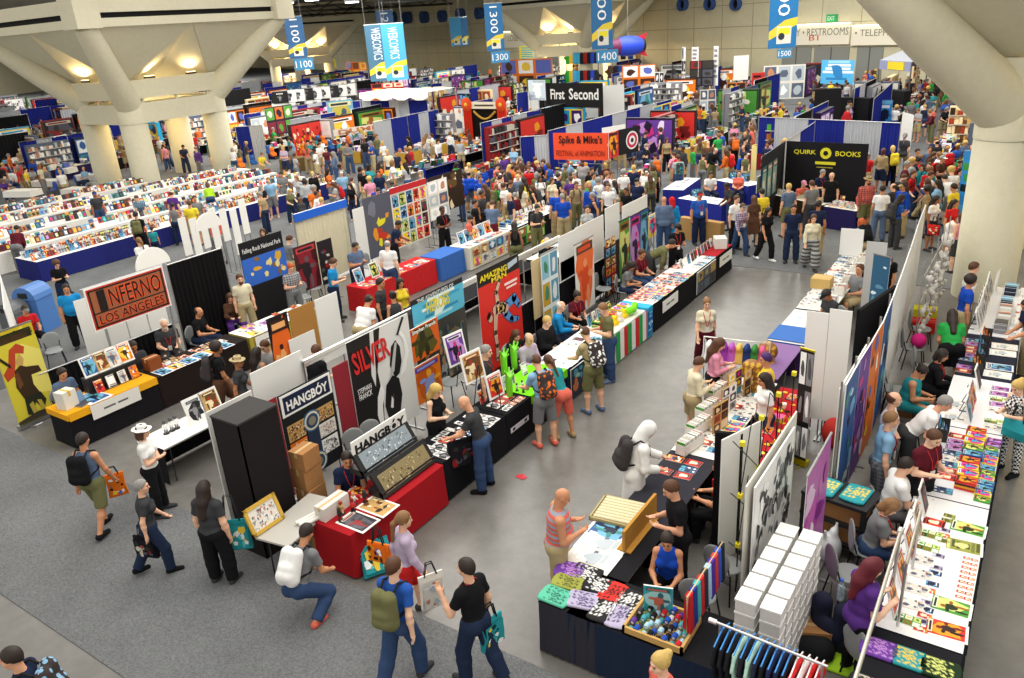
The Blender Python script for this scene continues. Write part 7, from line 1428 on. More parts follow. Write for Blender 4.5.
# hanging clothes wall and the rocket balloon
for k, (px0, py0, px1, zt, n, lab) in enumerate(((566, 53, 598, 3.9, 9, 'upper'), (566, 71, 598, 2.5, 9, 'lower'), (612, 48, 642, 4.2, 4, 'right upper'), (608, 66, 634, 2.9, 5, 'right lower'))):
    a, b_ = G(px0, py0, zt), G(px1, py0-1, zt); an = math.atan2(b_[1]-a[1], b_[0]-a[0]); L = math.hypot(b_[0]-a[0], b_[1]-a[1])
    if L > 9: L = 9
    rl = MB(); rl.tube([(0, 0, zt), (L, 0, zt)], .04, '#999'); rl.tube([(0, 0, 0), (0, 0, zt)], .05, '#999'); rl.tube([(L, 0, 0), (L, 0, zt)], .05, '#999'); tag(rl.build('clothes_rail', 'metal', None, (*a, 0), an), lab+' rail of the tall t-shirt display below the 1400 banner', 'rail')
    for i in range(n):
        c = ['#2fa040', '#e0c020', '#48a8d8', '#38a0d0', '#181818', '#a02020', '#181820', '#2848c0', '#282830'][i] if k < 2 else ['#4a3424', '#1c1c28', '#1c3c80', '#8c6c3c', '#e0e0e0'][i]; u = L*(i+.5)/n
        vs, fs = sdf_mesh([cone((0, -.0, -.25), (0, 0, -1.05), .3, .32, cut=(0, 1)), cone((-.45, 0, -.5), (.45, 0, -.5), .16, .16), ], .12); vs[:, 1] *= .35
        o = link('hanging_shirt', np_mesh('hanging_shirt', vs, fs, 'matte', np.array(lin(c))), None, (a[0]+cos(an)*u, a[1]+sin(an)*u, zt), an); tag(o, ['green', 'yellow', 'light blue', 'blue', 'black', 'dark red', 'black', 'royal blue', 'charcoal'][i]*(k < 2)+['brown', 'black', 'navy', 'tan', 'white', '', '', '', ''][i]*(k > 1)+' shirt on the '+lab+' rail of the tall t-shirt display', 'shirt', 'shirts of the tall display '+lab)
x, y, z = AT(628, 46, 66); r = empty('balloon_rocket', (x, y, z), YAW*-1+.2, 'blue and red inflated rocket hanging by the t-shirt display', 'balloon'); vs, fs = sdf_mesh([ell((0, 0, 0), (1.5, .75, .75)), ell((-1.0, 0, 0), (.7, .55, .55))], .12); cc = np.where((vs[:, 0] < -.75)[:, None], np.array(lin('#6a1c50')), np.array(lin('#2448d0'))); link('body', np_mesh('body', vs, fs, 'plastic', cc), r)
for s in ((.6, .8), (.6, -.8)): b = MB(); b.add([(.5, -.05, s[1]*.7), (1.6, -.05, s[1]*1.1), (1.3, -.05, s[1]*.3), (.5, .05, s[1]*.7), (1.6, .05, s[1]*1.1), (1.3, .05, s[1]*.3)], [(0, 1, 2), (5, 4, 3), (0, 3, 4, 1), (1, 4, 5, 2), (2, 5, 3, 0)], '#c02030'); b.build('fin', 'plastic', r)
b = MB(); b.lathe([(0, .0), (.45, 0), (.5, -.3), (0, -.3)], '#18181c', 12); mt = Matrix.Translation((1.35, 0, 0)) @ Matrix.Rotation(PI/2, 4, 'Y'); b.v = [tuple(mt @ Vector(v)) for v in b.v]; b.build('nozzle', 'plastic', r); MB().tube([(0, 0, .7), (0, 0, 11-z)], .02, '#999').build('cord', 'matte', r)
for pl, pr, zt, zb, pal, lab in (((622, 66), (656, 64), 3.2, .2, 'orange', 'wall of orange patterned goods right of the t-shirt display'), ((682, 47), (686, 47), 4.4, 1.5, 'bw', 'narrow black banner, left one of the pair on the far wall'), ((692, 47), (699, 47), 4.4, 2.2, 'bw', 'black banner with a white figure in the middle distance'), ((714, 46), (719, 46), 4.4, 1.5, 'bw', 'narrow black banner, right one of the pair'), ((690, 61), (714, 60), 3.4, 1.5, 'dark', 'black booth backdrop with white shapes in the distance'), ((655, 72), (664, 72), 2.8, .3, 'bw', 'black panel beside the orange goods wall'), ((752, 73), (765, 72), 2.6, .3, 'hot', 'red and white poster stand right of the white screen'), ((727, 83), (746, 82), 2.4, .3, 'orange', 'wall of orange figures in the middle distance'), ((323, 60), (335, 59), 3.6, 2.2, 'pop', 'yellow hanging sign right of the 1100 banner'), ((519, 46), (536, 46), 4.2, 2.2, 'pop', 'yellow hanging sign left of the t-shirt display'), ((371, 84), (404, 82), 3.3, 2.6, 'hot', 'red booth header under the webcomics banners'), ((345, 62), (366, 62), 3.4, 1.4, 'orange', 'glowing orange shop-like booth in the far left'), ((500, 60), (552, 58), 3.6, .6, 'orange', 'long orange booth front before the far wall'), ((700, 90), (716, 89), 2.3, .3, 'pale', 'grey wall of small pictures in the middle aisle'), ((764, 66), (806, 64), 2.9, .5, 'pale', 'pale merchandise wall below the 1500 banner')):
    bG(pl, pr, zt, zb, lab, artp(hash_(lab), pal, 'panels' if 'wall' in lab or 'booth' in lab else 'text', '#e8dc30' if 'yellow' in lab else None), col='#161616' if 'black' in lab else '#ddd')
# ---------------------------------------------------------------- blocks of further booths
rng = random.Random(77)
ZN = lambda x, y: ('at the far left beyond the concrete column' if x < -52 else 'in the left distance' if x < -36 else 'in the middle distance' if x < -18 else 'in the right distance')
def visible(x, y, h=1., m=30):
    d = np.array([x, y, h-CAMH]); c = (d@_X, d@_Y, d@_F)
    if c[2] < 1: return False
    u, v = c[0]/c[2]*FOC+512, c[1]/c[2]*FOC+339
    return -m < u < 1024+m and -m < v < 678+m
CW = {'#1f2a84': 'blue', '#b4b8be': 'grey', '#161618': 'black', '#d8d8d6': 'white', '#7a1c24': 'dark red', '#2a2350': 'purple', '#c8a040': 'gold', '#2c6c3c': 'green', '#e4e2dc': 'white'}
GOODS = {}
def goods_mesh(i):
    if i not in GOODS:
        r = random.Random(i); b = MB(); allc = sum(PALS.values(), [])
        for k in range(46): x, y = r.uniform(-1.35, 1.35), r.uniform(-.32, .32); s, t, h = r.uniform(.05, .14), r.uniform(.05, .12), r.choice([.03, .05, .12, .22, .3]); b.box(x-s, x+s, y-t, y+t, 0, h, r.choice(allc), tops=r.choice(allc))
        GOODS[i] = b.mesh('table_goods', 'print')
    return GOODS[i]
FT = {}
def far_table(x, y, rz, L, col, zone):
    k = (round(L, 1), col)
    if k not in FT:
        t = table(0, 0, L, .76, 0, col, 'x', legs=False, top='#e2e0da' if len(FT) % 2 else col); r, c = C.objects[-2], C.objects[-1]
        top = [o for o in C.objects if o.name.startswith('tabletop')][-1]; cl = [o for o in C.objects if o.name.startswith('tablecloth')][-1]
        FT[k] = (top.data, cl.data); rt = top.parent; bpy.data.objects.remove(top); bpy.data.objects.remove(rt); bpy.data.objects.remove(cl)
    r = empty('skirted_table', (x, y, 0), rz, f"{CW[col]} skirted booth table {zone}", 'table', f"{CW[col]} skirted tables {zone}"); link('tabletop', FT[k][0], r); link('cloth', FT[k][1], r)
DR = {}
def far_drape(x, y, rz, L, cols, zone, h=2.4):
    k = (cols, h)
    if k not in DR:
        b = MB(); n = int(L/.12)
        for i in range(n):
            u0_, u1_ = L*i/n, L*(i+1)/n; d0, d1 = .04*(i % 2), .04*((i+1) % 2); c = cols[min(int(i/n*len(cols)), len(cols)-1)]
            b.add([(u0_, d0, .05), (u1_, d1, .05), (u1_, d1, h), (u0_, d0, h)], [(0, 1, 2, 3)], c)
        p = MB(); p.tube([(0, 0, 0), (0, 0, h+.05), (L, 0, h+.05), (L, 0, 0)], .025, '#c8c8ca', 5); DR[k] = (b.mesh('curtain', 'cloth_print'), p.mesh('pipe_frame', 'metal'))
    r = empty('pipe_and_drape', (x, y, 0), rz, f"{' and '.join(dict.fromkeys(CW[c] for c in cols))} booth curtain {zone}", 'curtain', f"{' and '.join(dict.fromkeys(CW[c] for c in cols))} booth curtains {zone}"); link('curtain', DR[k][0], r); link('pipe_frame', DR[k][1], r)
SP = {}
def far_wall(x, y, rz, pal, sty, zone, L=2.6, h=2.2):
    k = (pal, sty)
    if k not in SP:
        b = MB(); b.box(-L/2, L/2, 0, .3, 0, h, PALS[pal][2]); rr = random.Random(hash_(pal+sty))
        if sty == 'shelf':
            for j in range(5):
                u = -L/2+.05
                while u < L/2-.1: w_ = rr.uniform(.08, .2); b.box(u, u+w_, -.12, 0, .15+j*.42, .15+j*.42+rr.uniform(.15, .34), rr.choice(PALS[pal])); u += w_+.02
                b.box(-L/2, L/2, -.16, 0, .11+j*.42, .14+j*.42, '#c8c4bc')
        else: art(b, (-L/2+.05, -.002, .2), (1, 0, 0), (0, 0, 1), L-.1, h-.3, rr, pal, sty, off=.004)
        SP[k] = b.mesh('merchandise_display', 'print')
    o = link('merchandise_display', SP[k], None, (x, y, 0), rz); wd = {'shelf': 'stocked shelf', 'panels': 'picture wall', 'figure': 'large poster wall', 'collage': 'patterned wall', 'crowd': 'busy picture wall'}[sty]; tag(o, f"{PALW[pal]} {wd} {zone}", 'display', f"{PALW[pal]} {wd}s {zone}")
ISL = []
def island(x0, x1, y0, y1, walls=True):
    ISL.append((x0, x1, y0, y1)); n = int((y1-y0)/3); 
    for i in range(n):
        y = y0+3*i+1.5; zone = ZN((x0+x1)/2, y)
        if not visible((x0+x1)/2, y, 1.2, 60): continue
        col = rng.choice(['#1f2a84', '#161618', '#e4e2dc', '#1f2a84', '#7a1c24', '#2a2350', '#161618', '#c8a040'])
        for xs, rz in ((x1-.4, R9), (x0+.4, -R9)):
            if rng.random() < .9:
                far_table(xs, y, rz, 2.8, col, zone); o = link('table_goods', goods_mesh(rng.randrange(9)), None, (xs, y, .755), rz); tag(o, 'jumble of small goods on the booth tables '+zone, 'goods', 'jumbled goods '+zone, 'stuff')
        if not walls: continue
        m_ = (x0+x1)/2; q = rng.random()
        if q < .6: far_drape(m_, y-1.5, R9, 3, rng.choice([(BL, GY, BL), (GY, GY), (BL, BL), (BL, WH_), ('#161618',), (GY, BL)]), zone, 2.4)
        if rng.random() < .55: far_wall(m_+.35, y, R9, rng.choice(PALN), rng.choice(['shelf', 'shelf', 'panels', 'figure', 'collage', 'crowd']), zone)
        if rng.random() < .5: far_wall(m_, y+rng.choice([-1.3, 1.2]), 0, rng.choice(PALN), rng.choice(['shelf', 'panels', 'figure', 'collage']), zone, 2.6)
for k in range(1, 18):
    xc = -2.2-7.6*k+.0
    for (y0, y1) in ((34, 46), (49, 61), (64, 73), (77, 86)):
        x0, x1 = xc-2.2, xc+2.2
        if k <= 1 and y0 == 34: y0 = 37
        if k == 2: y0 = max(y0, 38)
        if x1 > -38 and y1 > 75-.45*(x0+15)+-2: y1 = 72-.45*(x0+15)
        if x0 < -100: y1 = min(y1, 60)
        if y1-y0 > 3: island(x0, x1, y0, y1)
island(-4.5, -1.5, 37, 60); island(2, 6, 33, 56)
for x0, y0, y1 in ((-18.6, 29.5, 33), (-26.5, 27, 33), (-34, 31, 33.5), (-55, 24, 32), (-62, 22, 33), (-70, 20, 33), (-78, 24, 34), (-51, 37, 44)): island(x0, x0+4.4, y0, y1, x0 < -50) if y1-y0 >= 3 else None
# ---------------------------------------------------------------- the people
COL = {'black': '#19191c', 'dark grey': '#3c3d40', 'grey': '#76787a', 'light grey': '#a8aaac', 'white': '#e8e8e6', 'cream': '#d8d0b4', 'navy': '#1e2844', 'blue': '#2a56a8', 'bright blue': '#1e86c4', 'light blue': '#86b0d0', 'slate blue': '#5a6c88',
       'teal': '#2a8a90', 'green': '#2c9c48', 'olive': '#6c6c48', 'lime': '#a0d030', 'yellow': '#e0c838', 'orange': '#d86a28', 'red': '#c02428', 'maroon': '#5a1c28', 'pink': '#d890a8', 'coral': '#d86858', 'purple': '#54307c', 'lilac': '#b8a8c0',
       'brown': '#5c4030', 'tan': '#a08c68', 'khaki': '#b0a078', 'denim': '#34486c', 'dark denim': '#232f48', 'royal blue': '#1c48b0', 'dark hair': '#2a1f1a', 'brown hair': '#543420', 'light brown hair': '#84603c', 'blond hair': '#c8a860', 'ginger hair': '#b0501c', 'grey hair': '#8c8a86', 'white hair': '#dcdad4', 'red hair': '#5c1420', 'purple hair': '#3c1c5c', 'bald head': '#c89070'}
TW = {'tee': 't-shirt', 'longsleeve': 'long-sleeved shirt', 'tank': 'sleeveless top', 'dress': 'dress', 'jacket': 'jacket', 'robe': 'robe'}
BW = {'trousers': 'trousers', 'shorts': 'shorts', 'skirt': 'skirt', 'longskirt': 'long skirt', 'leggings': 'leggings'}
def head_off(pose, build):
    J = skeleton(pose, build); t = J['H']+np.array([0, 0, .11]); return t
def put(line):
    f = [q.strip() for q in line.split('|')]
    hx, hy, fc, pose, build, skin, hair, top, bot, place = f[:10]; ex = dict(e.split('=') for e in f[10].split(';')) if len(f) > 10 and f[10] else {}
    hx, hy, fc, skin = float(hx), float(hy), float(fc), int(skin)
    t = head_off(pose, build); s = float(ex.get('s', .945 if 'f' in build else 1.0)); a = math.radians(fc+35)
    hk, hc = hair.split(':'); tk, tc = top.split(':'); bk, bc = bot.split(':')
    X, Y = G(hx, hy, t[2]*s); X -= (cos(a)*t[0]-sin(a)*t[1])*s; Y -= (sin(a)*t[0]+cos(a)*t[1])*s
    hat = None
    if 'hat' in ex: q = ex['hat'].split(':'); hat = (q[0], COL[q[1]])
    hw = '' if hk == 'none' else hc
    pt = (ex['pat']+' ') if 'pat' in ex else ''
    lab = f"person in {tc} {pt}{TW[tk]}{' and '+bc+' '+BW[bk] if bk != 'no' and not pose.startswith('sit') else ''}, {place}"
    if len(lab.split()) > 16: lab = f"person in {tc} {TW[tk]}, {place}"
    if len(lab.split()) > 16: lab = f"person {place}"
    p = person(X, Y, fc, lab, pose, build, skin, None if hk == 'none' else (hk, COL[hc]), (tk, COL[tc]), None if bk == 'no' else (bk, COL[bc]), COL[ex.get('shoes', 'dark grey')],
               hat, (('beard', COL[ex['beard']]) if 'beard' in ex else None), ('#b82020' if 'ly' in ex else None), s, pat=ex.get('pat'), bpat=ex.get('bpat'))
    if 'pack' in ex: q = ex['pack'].split(':'); backpack(p, pose, build, COL[q[0]], f"{q[0]} backpack worn by the person {place}", q[1] if len(q) > 1 else None)
    if 'seat' in ex or pose.startswith('sit'): chair(X, Y, fc+35, 'grey plastic chair under the person '+place, None)
    return p
PEOPLE = '''
81,434|80|walk|m|2|short:dark hair|tank:slate blue|shorts:olive|walking on the grey carpet at the left|pack=black;shoes=black
141,426|5|cross|f|0|bob:brown hair|tee:white|trousers:black|with a white brimmed hat near the yellow table|hat=brim:white
140,481|30|walk2|f|0|short:grey hair|tee:dark grey|trousers:dark denim|walking behind the woman with the hat|shoes=black;s=.9
203,482|75|stand|fh|0|long:dark hair|tee:dark grey|trousers:black|with long dark hair on the grey carpet
305,526|65|crouch|m|2|short:dark hair|tee:grey|trousers:denim|kneeling before the small white table|pack=white;shoes=coral
403,513|20|walk|f|0|pony:light brown hair|longsleeve:lilac|shorts:red|with a long plait beside the man in blue
393,559|62|walk2|m|3|short:brown hair|tee:blue|trousers:denim|seen from behind at the bottom centre|pack=olive
465,560|140|gesture|m|0|short:dark hair|tee:black|trousers:dark denim|raising a hand at the bottom centre|ly=1
562,490|5|hands|mh|2|none:bald head|tank:coral|trousers:khaki|bald and striped in the shiny aisle|pat=stripe;shoes=tan
660,655|200|stand|f|3|bun:blond hair|tee:coral|trousers:denim|whose blond head shows at the bottom edge
8,650|190|walk|m|1|short:dark hair|tee:navy|trousers:denim|cut off by the bottom left corner|pack=light blue:blotch
464,397|165|reach|m|1|none:bald head|tee:dark grey|trousers:denim|bald, shopping before the blonde seller|shoes=black
436,385|320|hands|f|3|long:blond hair|tank:black|trousers:black|blonde, selling beside the light boxes
346,453|290|sit|m|2|short:dark hair|tee:navy|trousers:dark grey|seated behind the dark red table|ly=1
486,346|345|stand|m|0|short:grey hair|tee:dark grey|trousers:dark denim|standing under the red hero banner|ly=1
536,356|115|reach|m|0|short:brown hair|tee:light blue|shorts:grey|with an orange backpack at the lime table|hat=cap:grey;pack=orange:blotch;shoes=coral
548,356|120|lean|f|2|pony:brown hair|tee:teal|shorts:coral|in a cap beside the orange backpack|hat=cap:dark grey;shoes=tan
585,328|120|reach|m|0|short:brown hair|tee:khaki|shorts:olive|in a white cap at the white-topped table|hat=cap:white;pack=white:blotch;shoes=slate blue
603,304|190|hands|m|0|short:light brown hair|tee:olive|trousers:denim|browsing the green toys of the striped table|ly=1;shoes=slate blue
516,331|300|sit|f|0|long:brown hair|jacket:black|trousers:black|seated left of the lime green table|ly=1
529,334|310|sit|m|0|fringe:grey hair|longsleeve:lilac|trousers:dark grey|elderly, seated beside the dark-jacketed woman
547,317|320|sit|mh|3|short:blond hair|jacket:black|trousers:black|seated in a black and white jacket
561,302|350|sit|m|0|fringe:white hair|longsleeve:bright blue|trousers:dark denim|seated in bright blue by the banner
577,292|290|sit|f|2|bun:dark hair|tee:maroon|trousers:black|seated below the desert figure banner|ly=1
632,262|340|sitread|f|2|long:dark hair|tee:grey|trousers:dark denim|seated by the wooden comic rack|hat=cap:dark grey
642,250|310|sit|m|2|short:brown hair|tee:maroon|trousers:denim|seated right of the comic rack|ly=1
672,240|345|bend|m|2|short:dark hair|longsleeve:olive|trousers:dark grey|bending over behind the far table
678,224|285|hands|m|2|short:dark hair|tee:black|trousers:black|in a dark cap at the end of the middle row|hat=cap:black;ly=1
700,192|280|stand|mh|2|short:dark hair|tee:blue|trousers:navy|in a red cap holding a pole|hat=cap:red;ly=1
727,183|200|reach|m|5|short:dark hair|tee:dark grey|trousers:denim|opposite the red-capped man
711,172|270|sit|m|2|short:dark hair|tee:white|trousers:navy|seated behind the royal blue table
739,171|250|sitback|f|0|short:brown hair|tee:coral|trousers:navy|leaning back behind the royal blue table
743,204|285|walk|f|0|short:brown hair|longsleeve:lilac|trousers:denim|in plaid crossing the aisle end|pat=plaid;hat=cap:grey;ly=1
737,196|300|stand|m|0|short:brown hair|tee:white|trousers:black|just behind the plaid shirt
754,196|95|stand|f|3|long:brown hair|dress:brown|no:x|in a dark dress by the blue tables
762,189|100|stand|m|0|short:dark hair|tee:yellow|trousers:black|in a green cap near the blue tables|hat=cap:green
769,208|290|walk|f|2|long:dark hair|tee:black|trousers:black|carrying a woven tote in white shoes|shoes=white
789,184|95|stand|m|0|short:blond hair|tee:slate blue|shorts:olive|seen from behind before the quirk tables
794,205|250|stand|m|2|short:dark hair|tee:navy|trousers:dark denim|holding a white bag in the cross aisle
814,215|255|walk|f|0|pony:brown hair|longsleeve:cream|longskirt:light grey|in a striped long skirt|bpat=greystripe
819,201|65|walk2|m|4|short:dark hair|tee:navy|trousers:khaki|walking away past the long skirt
804,181|280|sit|m|0|none:bald head|tee:coral|trousers:grey|seated at the quirk booth in a pink cap|hat=cap:pink
812,181|95|stand|m|0|short:brown hair|tee:grey|trousers:dark grey|back turned at the quirk books table
823,170|290|hands|m|0|short:grey hair|tee:navy|trousers:black|showing a book inside the quirk booth|ly=1
832,173|240|stand|m|0|fringe:grey hair|tee:black|trousers:black|at the right inside the quirk booth
869,177|285|stand|mh|2|short:brown hair|longsleeve:coral|shorts:olive|big and bearded in a brimmed hat|pat=plaid;hat=brim:tan;beard=brown hair;s=1.06
883,186|60|stand|m|2|short:dark hair|tee:white|trousers:slate blue|in white beside the big plaid man
903,183|200|stand|m|2|short:dark hair|longsleeve:royal blue|trousers:khaki|in a khaki cap at the panel wall end|hat=cap:khaki
902,195|10|hands|f|2|long:dark hair|tee:blue|trousers:dark grey|reading at the end of the panel wall|pack=dark grey
862,219|85|lean|f|3|bob:ginger hair|tee:light blue|trousers:khaki|ginger-haired at the end of the book table|pack=black
918,149|275|walk|mh|2|short:dark hair|longsleeve:royal blue|trousers:khaki|walking towards us in blue and white
893,146|90|stand|f|3|bob:blond hair|tee:black|trousers:black|blonde behind the quirk booth|pack=yellow
945,175|100|lean|m|3|short:dark hair|tee:white|shorts:grey|bending in the crowd left of the blue poster
954,184|120|stand|m|2|short:dark hair|tee:yellow|trousers:dark grey|crowded beside the blue poster board
937,196|300|stand|f|4|long:dark hair|tee:white|shorts:dark denim|with a red handbag near the column
955,200|290|stand|f|2|long:dark hair|tee:red|shorts:denim|behind the white plush holder
962,213|100|stand|f|0|long:brown hair|tank:pink|shorts:dark grey|carrying a big white plush toy
975,263|345|stand|m|0|short:brown hair|tee:white|trousers:khaki|behind the blue and red shirt near the column
972,276|345|stand|m|2|afro:dark hair|tee:royal blue|trousers:khaki|standing at the table by the column
953,310|70|lean|fh|2|long:dark hair|tee:green|skirt:black|bending in bright green
1028,300|180|reach|m|2|short:dark hair|tee:navy|trousers:khaki|reaching in from the right edge
1019,381|195|hands|f|3|bun:blond hair|tank:white|leggings:white|in houndstooth with black boots|pat=chevron;bpat=chevron;shoes=black
943,350|330|sit|f|2|bob:dark hair|longsleeve:black|trousers:black|seated in black right of the teal dress|ly=1
922,366|330|sitread|fh|2|bun:dark hair|tank:teal|shorts:teal|seated reading in teal
895,393|330|hip|m|0|fringe:brown hair|tee:white|trousers:black|with a hand on the hip behind the light blue shirt
892,413|345|stand|m|0|short:light brown hair|tee:light blue|shorts:grey|looking right in light blue|bpat=plaid;ly=1
946,397|335|lean|m|1|short:grey hair|tee:white|trousers:dark grey|grey-haired, leaning on the right-hand table
935,431|290|hands|m|3|short:brown hair|tee:maroon|trousers:black|in maroon looking down at the right tables|ly=1
907,459|350|sit|mh|0|short:dark hair|tee:white|shorts:grey|seated in white beside the crowded books
892,500|345|sitread|f|0|bob:light brown hair|tee:grey|trousers:denim|seated with a phone in grey|ly=1
875,560|5|hands|fh|3|long:red hair|tee:purple|leggings:black|red-haired behind the bottom right tables
720,461|150|sit|m|2|short:brown hair|tee:black|trousers:black|seated with his back to the black panel|ly=1
671,482|185|hands|m|1|short:brown hair|tee:black|trousers:black|hand at chin behind the poster tubes
667,534|250|sit|f|2|pony:dark hair|tank:royal blue|trousers:black|seated in blue behind the scarves
766,354|170|stand|f|2|short:purple hair|tank:yellow|trousers:denim|purple-haired at the costume stall
764,374|190|stand|f|2|long:dark hair|tee:white|trousers:dark denim|curly-haired in white at the costume stall
720,339|350|hands|f|0|long:brown hair|longsleeve:pink|trousers:black|reading a sheet at the costume stall
699,358|10|hands|f|0|short:brown hair|longsleeve:cream|skirt:tan|in a ruffled costume skirt
707,299|265|walk|f|0|bun:light brown hair|tee:cream|trousers:maroon|walking towards us in the shiny aisle|ly=1
648,424|5|reach|m|1|none:x|robe:white|no:x|in a white hooded robe|hat=hood:white;pack=dark grey:blotch;shoes=brown
827,290|195|sitread|m|4|short:dark hair|tee:dark grey|trousers:denim|seated at the long book table|hat=cap:black
860,265|200|sitback|m|2|short:brown hair|tee:grey|shorts:khaki|with bare knees behind the book table
889,257|250|bend|m|2|short:brown hair|tee:black|trousers:black|bending beside the narrow comic banner
61,369|330|sit|m|2|short:dark hair|tee:slate blue|trousers:black|seated at the left end of the yellow table
94,361|320|sit|f|2|bun:dark hair|tee:maroon|trousers:black|seated behind the picture rack
132,342|310|sit|m|4|short:dark hair|tee:dark grey|trousers:black|seated just under the inferno sign
163,320|300|sit|mh|0|fringe:white hair|tee:dark grey|trousers:dark grey|stout and white-bearded at the black table|beard=white hair;ly=1
198,308|350|sit|m|2|fringe:dark hair|tee:black|trousers:dark denim|balding, seated right of the white beard
229,294|300|sit|f|0|long:brown hair|longsleeve:brown|trousers:purple|seated beside the standing cream shirt
239,275|300|stand|m|0|short:brown hair|tee:cream|trousers:khaki|standing before the black curtain|beard=brown hair
290,264|310|hands|m|0|short:ginger hair|tee:light grey|trousers:grey|ginger-haired in plaid|pat=plaid
333,259|0|hands|m|0|short:brown hair|tee:bright blue|trousers:navy|in bright blue behind the red-clothed table
355,243|320|hands|mh|2|short:dark hair|tee:slate blue|trousers:navy|in a tan cap left of the star posters|hat=cap:tan
387,241|70|stand|mh|3|fringe:grey hair|tee:white|trousers:denim|in white with his back to us at the cream table
289,236|40|hands|m|3|short:brown hair|tee:grey|trousers:khaki|in a cream cap behind the monster poster|hat=cap:cream
262,229|280|walk|f|0|long:brown hair|longsleeve:maroon|trousers:black|behind the yellow hills banner
380,279|350|stand|m|2|short:dark hair|tee:dark grey|trousers:black|left of the yellow-topped woman, back aisle
368,296|60|lean|mh|2|short:dark hair|tee:white|shorts:khaki|in a green cap with a shoulder strap|hat=cap:olive
400,279|300|stand|f|2|long:dark hair|tank:yellow|trousers:denim|in yellow behind the silver banner
392,292|120|stand|f|2|bun:dark hair|tank:dark grey|shorts:black|in a dark top behind the silver banner
398,221|0|reach|m|4|short:dark hair|tee:navy|trousers:black|pointing before the poster wall
442,207|310|cross|m|5|short:dark hair|tee:black|trousers:black|arms folded right of the poster wall|ly=1
475,200|350|stand|m|2|short:dark hair|tee:black|trousers:black|in black behind the long black table
482,191|330|stand|m|4|short:dark hair|tee:dark grey|trousers:black|behind the two in black, left aisle
470,216|0|hands|m|2|short:dark hair|tee:coral|shorts:khaki|small, in a navy cap with an orange bag|hat=cap:navy;s=.88
492,201|70|reach|mh|0|short:brown hair|tee:slate blue|shorts:maroon|in maroon shorts at the long black table
509,193|200|stand|m|0|none:bald head|tee:navy|shorts:grey|bald, opposite the maroon shorts
437,181|290|stand|mh|2|short:dark hair|tee:cream|trousers:khaki|in cream behind the action poster
424,184|300|stand|m|2|short:blond hair|tee:light grey|trousers:denim|blond between the poster panels
514,222|90|stand|f|4|long:dark hair|tank:black|shorts:olive|with a tan bag in the left aisle
216,343|20|walk|m|4|afro:dark hair|tee:black|shorts:brown|carrying a dark patterned pack in the left aisle|pack=dark grey:blotch
237,357|10|walk2|f|4|short:brown hair|tee:dark grey|shorts:brown|in a tan hat and bright scarf, left aisle|hat=brim:khaki
256,348|60|stand|f|2|long:dark hair|tank:grey|trousers:dark grey|with black hair right of the tan hat
264,341|240|hands|m|0|short:brown hair|longsleeve:light grey|trousers:brown|facing the black-haired woman
315,346|70|reach|m|0|short:brown hair|tee:black|trousers:denim|in a brown cap behind the white double board|hat=cap:brown
16,226|95|lean|m|2|short:dark hair|longsleeve:maroon|trousers:grey|in maroon at the front book tables
24,306|320|sit|m|2|short:dark hair|tee:red|trousers:black|in red with a grey cap above the yellow banner|hat=cap:grey
65,285|300|stand|mh|2|short:dark hair|tee:bright blue|trousers:black|left of the inferno sign|pack=black
94,192|310|stand|m|4|short:dark hair|tee:dark grey|trousers:denim|in a blue cap between the book tables|hat=cap:royal blue
136,196|280|lean|m|0|short:brown hair|tee:light blue|trousers:denim|in blue plaid between the book tables|pat=plaid
135,212|100|stand|m|2|short:dark hair|tee:black|shorts:black|with a green backpack at the book tables|hat=cap:cream;pack=olive;shoes=brown
171,191|80|stand|m|0|fringe:brown hair|tee:purple|trousers:dark grey|in purple behind the book tables
172,203|100|stand|f|2|short:dark hair|tank:grey|trousers:dark denim|leaning to the books left of the yellow shirt
189,201|95|stand|mh|2|short:brown hair|tee:yellow|shorts:khaki|in plain yellow at the book tables
194,196|300|stand|m|2|short:brown hair|tee:grey|trousers:denim|in grey right of the yellow shirt
207,183|110|lean|f|0|bob:brown hair|longsleeve:lime|trousers:denim|in lime green at the far book tables
151,227|110|stand|f|2|short:dark hair|tee:teal|shorts:navy|small, beside the green backpack|s=.7
268,178|280|stand|m|0|short:light brown hair|tee:light blue|shorts:grey|in white shoes right of the book tables|shoes=white
281,172|290|hands|m|2|short:dark hair|tee:grey|trousers:grey|taking a photograph in the left cross aisle
296,176|250|stand|f|0|bob:light brown hair|longsleeve:light grey|trousers:dark grey|between the photographer and the black hoodie|pack=black
312,172|285|stand|f|3|long:blond hair|longsleeve:black|leggings:black|blonde in black in the left cross aisle
341,171|285|stand|m|0|short:grey hair|tee:light blue|trousers:denim|in a white cap above the cream sheet curtain|hat=cap:white
363,169|280|stand|m|0|short:brown hair|tee:black|trousers:khaki|holding an orange bag above the posters
378,171|275|stand|m|2|short:dark hair|tee:navy|trousers:blue|in navy left of the poster wall top
562,194|95|stand|mh|2|short:grey hair|tee:royal blue|trousers:khaki|in a blue jersey, nearest of the three
556,189|100|stand|mh|0|none:bald head|tee:royal blue|trousers:tan|in a blue jersey, left of the three
590,184|250|stand|m|4|none:bald head|longsleeve:royal blue|trousers:black|in a blue jersey, right of the three
537,205|300|hands|m|0|short:dark hair|tee:dark grey|trousers:olive|reading in the left aisle behind the boards|pack=black
547,238|280|stand|m|0|none:bald head|tee:black|trousers:black|bald behind the light blue banner stand
587,206|280|stand|f|0|short:dark hair|tee:light grey|trousers:black|behind the white panel row
608,184|250|stand|m|0|short:brown hair|tee:white|trousers:black|in white behind the tall white panels
650,174|95|stand|f|2|long:brown hair|tee:olive|trousers:dark grey|long-haired before the blue booth curtain
664,197|80|stand|mh|2|none:bald head|jacket:slate blue|trousers:denim|in a slate jacket at the end panels
